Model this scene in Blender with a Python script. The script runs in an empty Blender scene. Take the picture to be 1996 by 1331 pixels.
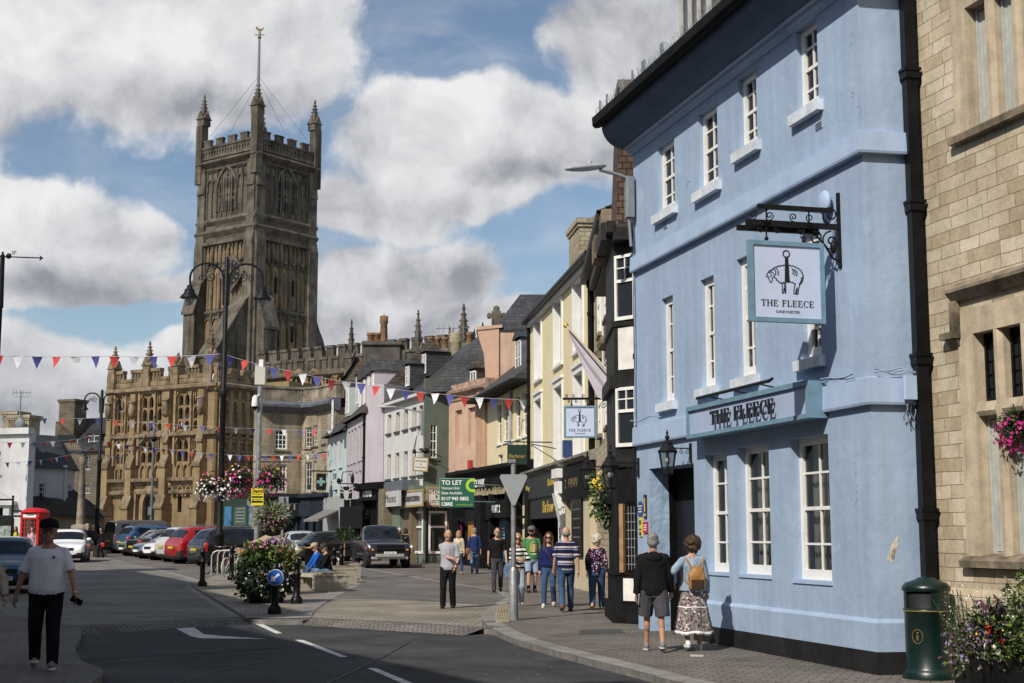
import bpy,bmesh,math,random
from mathutils import Vector,Matrix,noise
R=random.Random(11)
S=bpy.context.scene
COL=S.collection
rad=math.radians
# ---- the camera's numbers, used to work out where things stand
FL=2772.2
TILT=math.atan(379.5/FL)
CT,ST=math.cos(TILT),math.sin(TILT)
CZ=1.68
def ray(px,py):
 u,v=px-998.0,665.5-py
 return Vector((u,FL*CT-v*ST,FL*ST+v*CT))
def gz(y):
 return 0.003*(y-15.0)+0.011*max(0.0,min(y,130.0)-45.0)
def G(px,py,off=0.0):
 r=ray(px,py)
 t=(off-0.045-CZ)/(r.z-0.003*r.y)
 if t*r.y>45.0 or t<0:
  t=(off-0.54-CZ)/(r.z-0.014*r.y)
 return Vector((r.x*t,r.y*t,CZ+r.z*t))
def D(px,py,Y):
 r=ray(px,py)
 t=Y/r.y
 return Vector((r.x*t,Y,CZ+r.z*t))
def gp(x,y,off=0.0):
 return Vector((x,y,gz(y)+off))
 # ---- mesh building
class MB:
 def __init__(s):
  s.v=[];s.f=[];s.m=[];s.sm=[];s.T=Matrix()
 def add(s,vs,fs,m=0,smooth=False):
  b=len(s.v)
  T=s.T
  s.v+=[tuple(T@Vector(p)) for p in vs]
  for f in fs:
   s.f.append([b+i for i in f]);s.m.append(m);s.sm.append(smooth)
  return s
 def box(s,x0,x1,y0,y1,z0,z1,m=0):
  return s.add([(x0,y0,z0),(x1,y0,z0),(x1,y1,z0),(x0,y1,z0),(x0,y0,z1),(x1,y0,z1),(x1,y1,z1),(x0,y1,z1)],[(0,3,2,1),(4,5,6,7),(0,1,5,4),(1,2,6,5),(2,3,7,6),(3,0,4,7)],m)
 def cbox(s,x0,x1,y0,y1,z0,z1,c=0.02,m=0):
  pts=[(x0+c,y0),(x1-c,y0),(x1,y0+c),(x1,y1-c),(x1-c,y1),(x0+c,y1),(x0,y1-c),(x0,y0+c)]
  return s.extr(pts,z0,z1,m)
 def extr(s,pts,z0,z1,m=0):
  n=len(pts)
  return s.add([(p[0],p[1],z0) for p in pts]+[(p[0],p[1],z1) for p in pts],[tuple(reversed(range(n))),tuple(range(n,2*n))]+[(i,(i+1)%n,n+(i+1)%n,n+i) for i in range(n)],m)
 def extx(s,pts,x0,x1,m=0,smooth=False):
  n=len(pts)
  return s.add([(x0,p[0],p[1]) for p in pts]+[(x1,p[0],p[1]) for p in pts],[tuple(reversed(range(n))),tuple(range(n,2*n))]+[(i,(i+1)%n,n+(i+1)%n,n+i) for i in range(n)],m,smooth)
 def exty(s,pts,y0,y1,m=0):
  n=len(pts)
  return s.add([(p[0],y0,p[1]) for p in pts]+[(p[0],y1,p[1]) for p in pts],[tuple(range(n)),tuple(reversed(range(n,2*n)))]+[(i,n+i,n+(i+1)%n,(i+1)%n) for i in range(n)],m)
 def poly(s,pts,m=0):
  return s.add(pts,[tuple(range(len(pts)))],m)
 def tube(s,path,r,n=8,m=0,smooth=True):
  path=[Vector(p) for p in path]
  k=len(path)
  rr=[r]*k if not isinstance(r,(list,tuple)) else r
  vs=[]
  up=None
  for i,p in enumerate(path):
   t=(path[min(i+1,k-1)]-path[max(i-1,0)])
   if t.length<1e-9:t=Vector((0,0,1))
   t.normalize()
   if up is None:
    up=Vector((1,0,0)) if abs(t.x)<0.8 else Vector((0,1,0))
   a=(up-t*up.dot(t))
   if a.length<1e-6:a=t.orthogonal()
   a.normalize();up=a
   b=t.cross(a)
   for j in range(n):
    w=2*math.pi*j/n
    vs.append(p+(a*math.cos(w)+b*math.sin(w))*rr[i])
  fs=[]
  for i in range(k-1):
   for j in range(n):
    fs.append((i*n+j,i*n+(j+1)%n,(i+1)*n+(j+1)%n,(i+1)*n+j))
  s.add(vs,fs,m,smooth)
  s.add(vs[:n],[tuple(reversed(range(n)))],m)
  s.add(vs[-n:],[tuple(range(n))],m)
  return s
 def lathe(s,prof,n=16,c=(0,0,0),m=0,sx=1.0,sy=1.0,smooth=True,ph=0.0):
  vs=[]
  for r,z in prof:
   for j in range(n):
    w=2*math.pi*j/n+ph
    vs.append((c[0]+r*math.cos(w)*sx,c[1]+r*math.sin(w)*sy,c[2]+z))
  fs=[]
  for i in range(len(prof)-1):
   for j in range(n):
    fs.append((i*n+j,i*n+(j+1)%n,(i+1)*n+(j+1)%n,(i+1)*n+j))
  s.add(vs,fs,m,smooth)
  k=len(prof)
  s.add(vs[:n],[tuple(reversed(range(n)))],m)
  s.add(vs[(k-1)*n:],[tuple(range(n))],m)
  return s
 def ball(s,c,r,nu=12,nv=8,m=0,Q=None):
  if not isinstance(r,(list,tuple)):r=(r,r,r)
  c=Vector(c)
  vs=[]
  for i in range(1,nv):
   a=math.pi*i/nv
   for j in range(nu):
    w=2*math.pi*j/nu
    p=Vector((math.sin(a)*math.cos(w)*r[0],math.sin(a)*math.sin(w)*r[1],math.cos(a)*r[2]))
    vs.append(c+(Q@p if Q else p))
  z=Vector((0,0,r[2]))
  if Q:z=Q@z
  vs+=[c+z,c-z]
  t,b=len(vs)-2,len(vs)-1
  fs=[]
  for i in range(nv-2):
   for j in range(nu):
    fs.append((i*nu+j,(i+1)*nu+j,(i+1)*nu+(j+1)%nu,i*nu+(j+1)%nu))
  for j in range(nu):
   fs.append((t,j,(j+1)%nu))
   fs.append((b,(nv-2)*nu+(j+1)%nu,(nv-2)*nu+j))
  return s.add(vs,fs,m,True)
 def cone(s,p0,p1,r0,r1,n=12,m=0,round0=True,round1=True):
  p0,p1=Vector(p0),Vector(p1)
  s.tube([p0,p1],[r0,r1],n,m)
  if round0:s.ball(p0,r0,n,8,m)
  if round1:s.ball(p1,r1,n,8,m)
  return s
 def loft(s,rings,m=0,smooth=True):
  n=len(rings[0]);vs=[p for r in rings for p in r];fs=[]
  for i in range(len(rings)-1):
   for j in range(n):
    fs.append((i*n+j,i*n+(j+1)%n,(i+1)*n+(j+1)%n,(i+1)*n+j))
  s.add(vs,fs,m,smooth)
  s.add(rings[0],[tuple(reversed(range(n)))],m);s.add(rings[-1],[tuple(range(n))],m)
  return s
 def mesh(s,name,mats):
  me=bpy.data.meshes.new(name)
  me.from_pydata(s.v,[],s.f)
  if not isinstance(mats,(list,tuple)):mats=[mats]
  for q in mats:me.materials.append(q)
  if len(mats)>1:me.polygons.foreach_set('material_index',s.m)
  me.polygons.foreach_set('use_smooth',s.sm)
  me.update()
  return me
 def build(s,name,mats,parent=None,loc=None,rotz=0.0):
  o=bpy.data.objects.new(name,s.mesh(name,mats))
  COL.objects.link(o)
  if parent is not None:o.parent=parent
  if loc is not None:o.location=loc
  if rotz:o.rotation_euler=(0,0,rotz)
  return o
def link(o,parent=None):
 COL.objects.link(o)
 if parent is not None:o.parent=parent
 return o
def tag(o,label=None,cat=None,group=None,kind=None):
 if label:o['label']=label
 if cat:o['category']=cat
 if group:o['group']=group
 if kind:o['kind']=kind
 return o
def thing(name,label,cat,loc=(0,0,0),rotz=0.0,group=None):
 o=bpy.data.objects.new(name,None)
 COL.objects.link(o)
 o.empty_display_size=0.2
 o.location=loc;o.rotation_euler=(0,0,rotz)
 return tag(o,label,cat,group)
def kids(o):
 return [c for c in bpy.data.objects if c.parent==o]
def copy_tree(o,parent=None):
 c=o.copy();COL.objects.link(c)
 if parent is not None:c.parent=parent
 for ch in kids(o):copy_tree(ch,c)
 return c
TMP=bpy.data.scenes.new('workbench')
def evaluated(o):
 TMP.collection.objects.link(o)
 with bpy.context.temp_override(scene=TMP,view_layer=TMP.view_layers[0]):
  dg=bpy.context.evaluated_depsgraph_get();me=bpy.data.meshes.new_from_object(o.evaluated_get(dg))
 bpy.data.objects.remove(o);return me
def text_mesh(txt,size,mat_,parent,loc,rot=None,name='lettering',ext=0.004,align='CENTER',sx=1.0,bold=0.0):
 cu=bpy.data.curves.new('lettering','FONT')
 cu.body=txt;cu.size=size;cu.extrude=ext;cu.align_x=align;cu.align_y='CENTER';cu.offset=bold
 cu.resolution_u=3
 me=evaluated(bpy.data.objects.new('lettering_tmp',cu));bpy.data.curves.remove(cu)
 me.materials.clear();me.materials.append(mat_)
 o=bpy.data.objects.new(name,me);COL.objects.link(o)
 o.parent=parent
 o.location=loc
 o.rotation_euler=rot if rot is not None else (math.pi/2,0,0)
 o.scale=(sx,1,1)
 return o
 # ---- materials
MATS={}
def nn(nt,typ,**kw):
 n=nt.nodes.new(typ)
 for k,v in kw.items():
  if k.startswith('i_'):
   key=k[2:]
   n.inputs[int(key) if key.isdigit() else key.replace('_',' ')].default_value=v
  else :setattr(n,k,v)
 return n
def col4(c):return (c[0],c[1],c[2],1.0)
def mat(name,c,rough=0.8,var=0.12,scale=3.0,bump=0.0,bscale=None,streak=0.0,metal=0.0,spec=0.35,c2=None,coat=0.0,emit=None,spots=None):
 """plain surface: base colour with cloudy variation, optional vertical streaks, optional bump"""
 if name in MATS:return MATS[name]
 m=bpy.data.materials.new(name);m.use_nodes=True
 nt=m.node_tree;L=nt.links
 b=nt.nodes['Principled BSDF']
 b.inputs['Roughness'].default_value=rough
 b.inputs['Metallic'].default_value=metal
 b.inputs['Specular IOR Level'].default_value=spec
 b.inputs['Coat Weight'].default_value=coat
 b.inputs['Base Color'].default_value=col4(c)
 tc=nn(nt,'ShaderNodeTexCoord')
 cur=None
 if var or c2:
  n1=nn(nt,'ShaderNodeTexNoise',i_Scale=scale,i_Detail=7.0,i_Roughness=0.62)
  L.new(tc.outputs['Object'],n1.inputs['Vector'])
  rp=nn(nt,'ShaderNodeValToRGB')
  d=c2 if c2 else tuple(max(0,x*(1-1.6*var)) for x in c)
  e=c if c2 else tuple(min(1,x*(1+var)) for x in c)
  rp.color_ramp.elements[0].position=0.32;rp.color_ramp.elements[0].color=col4(d)
  rp.color_ramp.elements[1].position=0.66;rp.color_ramp.elements[1].color=col4(e)
  L.new(n1.outputs['Fac'],rp.inputs['Fac'])
  cur=rp.outputs['Color']
 if streak:
  mp=nn(nt,'ShaderNodeMapping');mp.inputs['Scale'].default_value=(2.2,2.2,0.16)
  L.new(tc.outputs['Object'],mp.inputs['Vector'])
  n2=nn(nt,'ShaderNodeTexNoise',i_Scale=2.4,i_Detail=6.0,i_Roughness=0.65)
  L.new(mp.outputs['Vector'],n2.inputs['Vector'])
  r2=nn(nt,'ShaderNodeValToRGB')
  r2.color_ramp.elements[0].position=0.3;r2.color_ramp.elements[0].color=(1-streak,1-streak,1-streak*0.9,1)
  r2.color_ramp.elements[1].position=0.62;r2.color_ramp.elements[1].color=(1,1,1,1)
  L.new(n2.outputs['Fac'],r2.inputs['Fac'])
  mx=nn(nt,'ShaderNodeMix',data_type='RGBA',blend_type='MULTIPLY');mx.inputs['Factor'].default_value=1
  if cur:L.new(cur,mx.inputs['A'])
  else :mx.inputs['A'].default_value=col4(c)
  L.new(r2.outputs['Color'],mx.inputs['B'])
  cur=mx.outputs['Result']
 if spots:
  n3=nn(nt,'ShaderNodeTexNoise',i_Scale=spots[1],i_Detail=4.0,i_Roughness=0.55)
  L.new(tc.outputs['Object'],n3.inputs['Vector'])
  r3=nn(nt,'ShaderNodeValToRGB')
  r3.color_ramp.elements[0].position=spots[2];r3.color_ramp.elements[0].color=(0,0,0,1)
  r3.color_ramp.elements[1].position=spots[2]+0.04;r3.color_ramp.elements[1].color=(1,1,1,1)
  L.new(n3.outputs['Fac'],r3.inputs['Fac'])
  mx=nn(nt,'ShaderNodeMix',data_type='RGBA')
  L.new(r3.outputs['Color'],mx.inputs['Factor'])
  if cur:L.new(cur,mx.inputs['A'])
  else :mx.inputs['A'].default_value=col4(c)
  mx.inputs['B'].default_value=col4(spots[0])
  cur=mx.outputs['Result']
 if cur:L.new(cur,b.inputs['Base Color'])
 if bump:
  n4=nn(nt,'ShaderNodeTexNoise',i_Scale=bscale or scale*6,i_Detail=5.0)
  L.new(tc.outputs['Object'],n4.inputs['Vector'])
  bp=nn(nt,'ShaderNodeBump');bp.inputs['Strength'].default_value=0.6;bp.inputs['Distance'].default_value=bump
  L.new(n4.outputs['Fac'],bp.inputs['Height'])
  L.new(bp.outputs['Normal'],b.inputs['Normal'])
 if emit:
  b.inputs['Emission Color'].default_value=col4(emit[0]);b.inputs['Emission Strength'].default_value=emit[1]
 MATS[name]=m
 return m
def brickmat(name,c1,c2,mortar,bw,bh,ms=0.012,rough=0.85,plan=False,bump=0.01,dirt=0.35,off=0.5,zs=1.0,dscale=0.7,rot=0.0,squash=1.0,spec=0.3,streak=0.0,rag=0.02,soot=None):
 """coursed stone / slates / paving; plan = lies in xy, otherwise courses run up z"""
 if name in MATS:return MATS[name]
 m=bpy.data.materials.new(name);m.use_nodes=True
 nt=m.node_tree;L=nt.links
 b=nt.nodes['Principled BSDF'];b.inputs['Roughness'].default_value=rough;b.inputs['Specular IOR Level'].default_value=spec
 tc=nn(nt,'ShaderNodeTexCoord')
 if plan:
  mp=nn(nt,'ShaderNodeMapping');mp.inputs['Rotation'].default_value=(0,0,rot)
  L.new(tc.outputs['Object'],mp.inputs['Vector']);vec=mp.outputs['Vector']
 else :
  sx=nn(nt,'ShaderNodeSeparateXYZ');L.new(tc.outputs['Object'],sx.inputs[0])
  ad=nn(nt,'ShaderNodeMath',operation='ADD');L.new(sx.outputs[0],ad.inputs[0]);L.new(sx.outputs[1],ad.inputs[1])
  ml=nn(nt,'ShaderNodeMath',operation='MULTIPLY');L.new(sx.outputs[2],ml.inputs[0]);ml.inputs[1].default_value=zs
  cb=nn(nt,'ShaderNodeCombineXYZ');L.new(ad.outputs[0],cb.inputs[0]);L.new(ml.outputs[0],cb.inputs[1]);vec=cb.outputs[0]
 nz=nn(nt,'ShaderNodeTexNoise',i_Scale=2.5,i_Detail=3.0);L.new(tc.outputs['Object'],nz.inputs['Vector'])
 vs=nn(nt,'ShaderNodeVectorMath',operation='SCALE');vs.inputs['Scale'].default_value=rag;L.new(nz.outputs['Color'],vs.inputs[0])
 va=nn(nt,'ShaderNodeVectorMath',operation='ADD');L.new(vec,va.inputs[0]);L.new(vs.outputs[0],va.inputs[1])
 br=nn(nt,'ShaderNodeTexBrick')
 br.offset=off;br.squash=squash;br.squash_frequency=3
 br.inputs['Color1'].default_value=col4(c1);br.inputs['Color2'].default_value=col4(c2);br.inputs['Mortar'].default_value=col4(mortar)
 br.inputs['Scale'].default_value=1.0;br.inputs['Mortar Size'].default_value=ms;br.inputs['Mortar Smooth'].default_value=0.3
 br.inputs['Brick Width'].default_value=bw;br.inputs['Row Height'].default_value=bh;br.inputs['Bias'].default_value=0.0
 L.new(va.outputs[0],br.inputs['Vector'])
 n1=nn(nt,'ShaderNodeTexNoise',i_Scale=dscale,i_Detail=8.0,i_Roughness=0.68);L.new(tc.outputs['Object'],n1.inputs['Vector'])
 rp=nn(nt,'ShaderNodeValToRGB')
 k=1-dirt
 rp.color_ramp.elements[0].position=0.34;rp.color_ramp.elements[0].color=(k,k*0.98,k*0.95,1)
 rp.color_ramp.elements[1].position=0.64;rp.color_ramp.elements[1].color=(1.12,1.12,1.12,1)
 L.new(n1.outputs['Fac'],rp.inputs['Fac'])
 mx=nn(nt,'ShaderNodeMix',data_type='RGBA',blend_type='MULTIPLY');mx.inputs['Factor'].default_value=1
 L.new(br.outputs['Color'],mx.inputs['A']);L.new(rp.outputs['Color'],mx.inputs['B'])
 cur=mx.outputs['Result']
 n5=nn(nt,'ShaderNodeTexNoise',i_Scale=14.0,i_Detail=6.0,i_Roughness=0.7);L.new(tc.outputs['Object'],n5.inputs['Vector'])
 r5=nn(nt,'ShaderNodeValToRGB')
 r5.color_ramp.elements[0].position=0.3;r5.color_ramp.elements[0].color=(0.78,0.78,0.78,1)
 r5.color_ramp.elements[1].position=0.7;r5.color_ramp.elements[1].color=(1.12,1.12,1.12,1)
 L.new(n5.outputs['Fac'],r5.inputs['Fac'])
 mx2=nn(nt,'ShaderNodeMix',data_type='RGBA',blend_type='MULTIPLY');mx2.inputs['Factor'].default_value=1
 L.new(cur,mx2.inputs['A']);L.new(r5.outputs['Color'],mx2.inputs['B']);cur=mx2.outputs['Result']
 if streak or soot:
  mp=nn(nt,'ShaderNodeMapping');mp.inputs['Scale'].default_value=(1.2,1.2,0.1)
  L.new(tc.outputs['Object'],mp.inputs['Vector'])
  n2=nn(nt,'ShaderNodeTexNoise',i_Scale=1.6,i_Detail=7.0,i_Roughness=0.66);L.new(mp.outputs['Vector'],n2.inputs['Vector'])
  r2=nn(nt,'ShaderNodeValToRGB')
  sc=soot or (1-streak,)*3
  r2.color_ramp.elements[0].position=0.36;r2.color_ramp.elements[0].color=col4(sc)
  r2.color_ramp.elements[1].position=0.6;r2.color_ramp.elements[1].color=(1,1,1,1)
  L.new(n2.outputs['Fac'],r2.inputs['Fac'])
  mx3=nn(nt,'ShaderNodeMix',data_type='RGBA',blend_type='MULTIPLY');mx3.inputs['Factor'].default_value=1
  L.new(cur,mx3.inputs['A']);L.new(r2.outputs['Color'],mx3.inputs['B']);cur=mx3.outputs['Result']
 L.new(cur,b.inputs['Base Color'])
 if bump:
  iv=nn(nt,'ShaderNodeMath',operation='SUBTRACT');iv.inputs[0].default_value=1.0;L.new(br.outputs['Fac'],iv.inputs[1])
  ad=nn(nt,'ShaderNodeMath',operation='MULTIPLY_ADD');L.new(n5.outputs['Fac'],ad.inputs[0]);ad.inputs[1].default_value=0.5;L.new(iv.outputs[0],ad.inputs[2])
  bp=nn(nt,'ShaderNodeBump');bp.inputs['Strength'].default_value=0.7;bp.inputs['Distance'].default_value=bump
  L.new(ad.outputs[0],bp.inputs['Height']);L.new(bp.outputs['Normal'],b.inputs['Normal'])
 MATS[name]=m
 return m
def glassmat(name,c=(0.02,0.025,0.03),rough=0.04,thru=0.0):
 if name in MATS:return MATS[name]
 m=bpy.data.materials.new(name);m.use_nodes=True
 nt=m.node_tree;L=nt.links;b=nt.nodes['Principled BSDF']
 b.inputs['Base Color'].default_value=col4(c);b.inputs['Roughness'].default_value=rough;b.inputs['Specular IOR Level'].default_value=0.6
 tc=nn(nt,'ShaderNodeTexCoord');n4=nn(nt,'ShaderNodeTexNoise',i_Scale=1.3,i_Detail=2.0)
 L.new(tc.outputs['Object'],n4.inputs['Vector'])
 bp=nn(nt,'ShaderNodeBump');bp.inputs['Strength'].default_value=0.25;bp.inputs['Distance'].default_value=0.02
 L.new(n4.outputs['Fac'],bp.inputs['Height']);L.new(bp.outputs['Normal'],b.inputs['Normal'])
 if thru:
  tr=nn(nt,'ShaderNodeBsdfTransparent');tr.inputs[0].default_value=(0.9,0.93,0.92,1)
  mx=nn(nt,'ShaderNodeMixShader');mx.inputs[0].default_value=thru
  L.new(b.outputs[0],mx.inputs[1]);L.new(tr.outputs[0],mx.inputs[2])
  L.new(mx.outputs[0],nt.nodes['Material Output'].inputs['Surface'])
 MATS[name]=m
 return m
GLASS=glassmat('window_glass')
WHITE=mat('white_gloss_paint',(0.78,0.77,0.74),0.45,0.05,4)
BLACK=mat('black_gloss_paint',(0.007,0.007,0.008),0.38,0.3,5,spec=0.18)
BLACKM=mat('black_matt_paint',(0.010,0.010,0.011),0.7,0.3,4,spec=0.12)
IRON=mat('cast_iron_black',(0.010,0.010,0.011),0.5,0.3,8,spec=0.18)
GALV=mat('galvanised_steel',(0.36,0.37,0.38),0.45,0.2,9,metal=0.6)
GREYM=mat('grey_painted_metal',(0.22,0.24,0.26),0.5,0.15,6)
LEAD=mat('lead_sheet',(0.12,0.13,0.15),0.6,0.2,3)
SLATE=brickmat('slate_roof',(0.045,0.047,0.054),(0.075,0.075,0.08),(0.02,0.02,0.022),0.32,0.22,0.012,0.6,bump=0.012,dirt=0.4,zs=1.25)
STONETILE=brickmat('stone_tile_roof',(0.055,0.05,0.042),(0.1,0.085,0.065),(0.02,0.018,0.016),0.3,0.2,0.015,0.9,bump=0.02,dirt=0.5,zs=1.25)
# ---- walls and windows
class Wall:
 """a facade seen from the street: local x runs left to right, y goes inward, z up from the ground at its foot"""
 def __init__(s,Lp,Rp,z0=None):
  s.L=Vector((Lp[0],Lp[1]));s.R=Vector((Rp[0],Rp[1]))
  d=s.R-s.L
  s.W=d.length;s.ang=math.atan2(d.y,d.x)
  s.z0=gz(min(Lp[1],Rp[1])) if z0 is None else z0
  s.loc=Vector((s.L.x,s.L.y,s.z0))
  s.M=Matrix.Translation(s.loc)@Matrix.Rotation(s.ang,4,'Z')
  s.I=s.M.inverted()
 def at(s,px,py,y=0.0):
  o=s.I@Vector((0,0,CZ));r=(s.I.to_3x3()@ray(px,py))
  t=(y-o.y)/r.y
  return o.x+r.x*t,o.z+r.z*t
 def rect(s,px0,px1,pyt,pyb):
  xm=(px0+px1)/2
  x0,_=s.at(px0,(pyt+pyb)/2);x1,_=s.at(px1,(pyt+pyb)/2)
  _,z1=s.at(xm,pyt);_,z0=s.at(xm,pyb)
  return x0,x1,z0,z1
 def thing(s,name,label,cat,group=None):
  return thing(name,label,cat,s.loc,s.ang,group)
def facade(W,H,ops,depth=0.2,D_=6.0,m=0,mr=None,z0=-0.3,mb=None):
 mb=mb or MB();mr=m if mr is None else mr
 xs=sorted({0.0,W}|{max(0,min(W,o[0])) for o in ops}|{max(0,min(W,o[1])) for o in ops})
 zs=sorted({z0,H}|{o[2] for o in ops}|{o[3] for o in ops})
 for i in range(len(xs)-1):
  for j in range(len(zs)-1):
   cx,cz=(xs[i]+xs[i+1])/2,(zs[j]+zs[j+1])/2
   if any(o[0]<cx<o[1] and o[2]<cz<o[3] for o in ops):continue
   mb.add([(xs[i],0,zs[j]),(xs[i+1],0,zs[j]),(xs[i+1],0,zs[j+1]),(xs[i],0,zs[j+1])],[(0,1,2,3)],m)
 for o in ops:
  x0,x1,a,b=o[:4];d=o[4] if len(o)>4 and o[4] else depth
  mb.add([(x0,0,a),(x1,0,a),(x1,0,b),(x0,0,b),(x0,d,a),(x1,d,a),(x1,d,b),(x0,d,b)],[(0,4,5,1),(1,5,6,2),(2,6,7,3),(3,7,4,0)],mr)
 mb.add([(0,0,z0),(0,0,H),(0,D_,H),(0,D_,z0)],[(0,1,2,3)],m)
 mb.add([(W,0,z0),(W,0,H),(W,D_,H),(W,D_,z0)],[(3,2,1,0)],m)
 mb.add([(0,D_,z0),(0,D_,H),(W,D_,H),(W,D_,z0)],[(0,1,2,3)],m)
 mb.add([(0,0,H),(W,0,H),(W,D_,H),(0,D_,H)],[(0,1,2,3)],m)
 return mb
def window(parent,o,depth=0.2,cols=2,rows=4,fm=None,gm=None,sill=None,fr=0.05,bar=0.025,arch=None,sash=True,dy=0.0):
 """a sash window set in the reveal: frame and glazing bars, pane, sill"""
 x0,x1,z0,z1=o[:4]
 d=(o[4] if len(o)>4 and o[4] else depth)+dy
 fm=fm or WHITE
 mb=MB()
 y0,y1=d-0.06,d-0.001
 mb.box(x0,x0+fr,y0,y1,z0,z1);mb.box(x1-fr,x1,y0,y1,z0,z1)
 mb.box(x0+fr,x1-fr,y0,y1,z1-fr,z1);mb.box(x0+fr,x1-fr,y0,y1,z0,z0+fr*1.4)
 zm=(z0+z1)/2
 if sash:mb.box(x0+fr,x1-fr,y0+0.01,y1,zm-0.025,zm+0.025)
 for i in range(1,cols):
  x=x0+(x1-x0)*i/cols
  mb.box(x-bar/2,x+bar/2,y0+0.02,y1-0.002,z0+fr,z1-fr)
 for j in range(1,rows):
  z=z0+(z1-z0)*j/rows
  if sash and abs(z-zm)<0.05:continue
  mb.box(x0+fr,x1-fr,y0+0.023,y1-0.004,z-bar/2,z+bar/2)
 w=mb.build('window',fm,parent)
 p=MB().add([(x0,d-0.018,z0),(x1,d-0.018,z0),(x1,d-0.018,z1),(x0,d-0.018,z1)],[(0,1,2,3)])
 p.build('pane',gm or GLASS,w)
 if sill:
  sm,ex,pr,th=sill
  MB().box(x0-ex,x1+ex,-pr,d-0.06 if d>0.08 else 0.02,z0-th,z0+0.004).build('sill',sm,w)
 return w
 # ================= camera, light, sky
cam=bpy.data.cameras.new('camera');cam_o=bpy.data.objects.new('camera',cam);COL.objects.link(cam_o)
cam.lens=50.0;cam.sensor_width=36.0;cam.sensor_fit='HORIZONTAL'
cam_o.location=(0,0,CZ);cam_o.rotation_euler=(math.pi/2+TILT,0,0)
cam.clip_start=0.1;cam.clip_end=3000
S.camera=cam_o
S.view_settings.view_transform='Standard';S.view_settings.look='None'
S.view_settings.exposure=0.0;S.view_settings.gamma=1.0
S.cycles.max_bounces=6;S.cycles.diffuse_bounces=3;S.cycles.transparent_max_bounces=8
SUN_AZ,SUN_EL=rad(34),rad(41)
LDIR=Vector((math.sin(SUN_AZ)*math.cos(SUN_EL),math.cos(SUN_AZ)*math.cos(SUN_EL),-math.sin(SUN_EL)))
sl=bpy.data.lights.new('sun','SUN');sl.energy=4.6;sl.angle=rad(0.55);sl.color=(1.0,0.94,0.84)
so=bpy.data.objects.new('sun',sl);COL.objects.link(so)
so.rotation_euler=LDIR.to_track_quat('-Z','Y').to_euler()
so.location=(-60,-80,120)
W_=bpy.data.worlds.new('World');S.world=W_;W_.use_nodes=True
def build_sky():
 nt=W_.node_tree;L=nt.links
 bg=nt.nodes['Background'];bg.inputs['Strength'].default_value=0.1
 sky=nn(nt,'ShaderNodeTexSky',sky_type='NISHITA');sky.sun_disc=False
 sky.sun_elevation=SUN_EL;sky.sun_rotation=math.pi+SUN_AZ;sky.altitude=100;sky.air_density=1.0;sky.dust_density=0.8;sky.ozone_density=2.5
 tc=nn(nt,'ShaderNodeTexCoord');dv=tc.outputs['Generated']
 def vm(op,a,b=None,out=0):
  n=nn(nt,'ShaderNodeVectorMath',operation=op)
  for i,x in enumerate((a,b)):
   if x is None:continue
   if isinstance(x,tuple):n.inputs[i].default_value=x
   else :L.new(x,n.inputs[i])
  return n.outputs[out]
 def ma(op,a,b=None,c=None):
  n=nn(nt,'ShaderNodeMath',operation=op)
  for i,x in enumerate((a,b,c)):
   if x is None:continue
   if isinstance(x,(int,float)):n.inputs[i].default_value=x
   else :L.new(x,n.inputs[i])
  return n.outputs[0]
 def sstep(x,a,b):
  n=nn(nt,'ShaderNodeMapRange',interpolation_type='SMOOTHSTEP');n.clamp=True
  L.new(x,n.inputs['Value']);n.inputs['From Min'].default_value=a;n.inputs['From Max'].default_value=b
  return n.outputs['Result']
 def blobs(lst):
  cur=None
  for (x,y,a,b) in lst:
   c=ray(x,y).normalized()
   ln=vm('LENGTH',vm('MULTIPLY',vm('SUBTRACT',dw,tuple(c)),(2790.0/a,2790.0/a,2790.0/b)),None,1)
   cur=ln if cur is None else (lambda n:n)(smin(cur,ln))
  return cur
 def smin(a,b):
  n=nn(nt,'ShaderNodeMath',operation='SMOOTH_MIN');L.new(a,n.inputs[0]);L.new(b,n.inputs[1]);n.inputs[2].default_value=0.25
  return n.outputs[0]
 wob=nn(nt,'ShaderNodeTexNoise',i_Scale=5.0,i_Detail=6.0);L.new(dv,wob.inputs['Vector'])
 dw=vm('ADD',dv,vm('SCALE',vm('SUBTRACT',wob.outputs['Color'],(0.5,0.5,0.5))))
 dw.node.inputs[1].links[0].from_node.inputs['Scale'].default_value=0.11
 mass=blobs([(130,60,300,150),(420,90,330,190),(570,140,140,120),(330,215,300,50),(800,285,170,120),(1040,265,240,105),(900,340,260,80),(1270,70,200,110),(720,400,170,80),(1210,200,120,200),(50,440,190,90),(190,490,170,80),(120,560,280,50),(110,720,260,90),(300,690,90,45),(40,800,300,60),(800,540,230,85),(880,640,250,80),(720,640,160,60),(660,590,50,40),(1700,150,500,260),(-500,300,420,330),(2500,500,450,300)])
 grey=blobs([(1200,40,260,80),(760,395,190,55),(1000,330,200,40),(150,570,300,38),(800,520,260,60),(420,225,260,45),(60,250,190,50),(120,790,300,70),(960,640,330,55),(1180,300,110,60),(620,420,80,60)])
 def fbm(vec,sc,det=10.0,ro=0.58):
  n=nn(nt,'ShaderNodeTexNoise',i_Scale=sc,i_Detail=det,i_Roughness=ro);L.new(vec,n.inputs['Vector']);return n.outputs['Fac']
 def bil(vec,sc):
  n=nn(nt,'ShaderNodeTexVoronoi',i_Scale=sc,i_Detail=3.0,i_Roughness=0.5,i_Lacunarity=2.1);n.normalize=True
  L.new(vec,n.inputs['Vector']);return n.outputs['Distance']
 def body(vec):
  return ma('SUBTRACT',ma('MULTIPLY',fbm(vec,8.0,12.0,0.56),2.1),ma('MULTIPLY',bil(vec,19.0),0.55))
 lift=vm('ADD',dw,(-0.010,0.0,0.020))
 n0=body(dw);n1=body(lift)
 big=fbm(dv,3.2,4.0)
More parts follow.
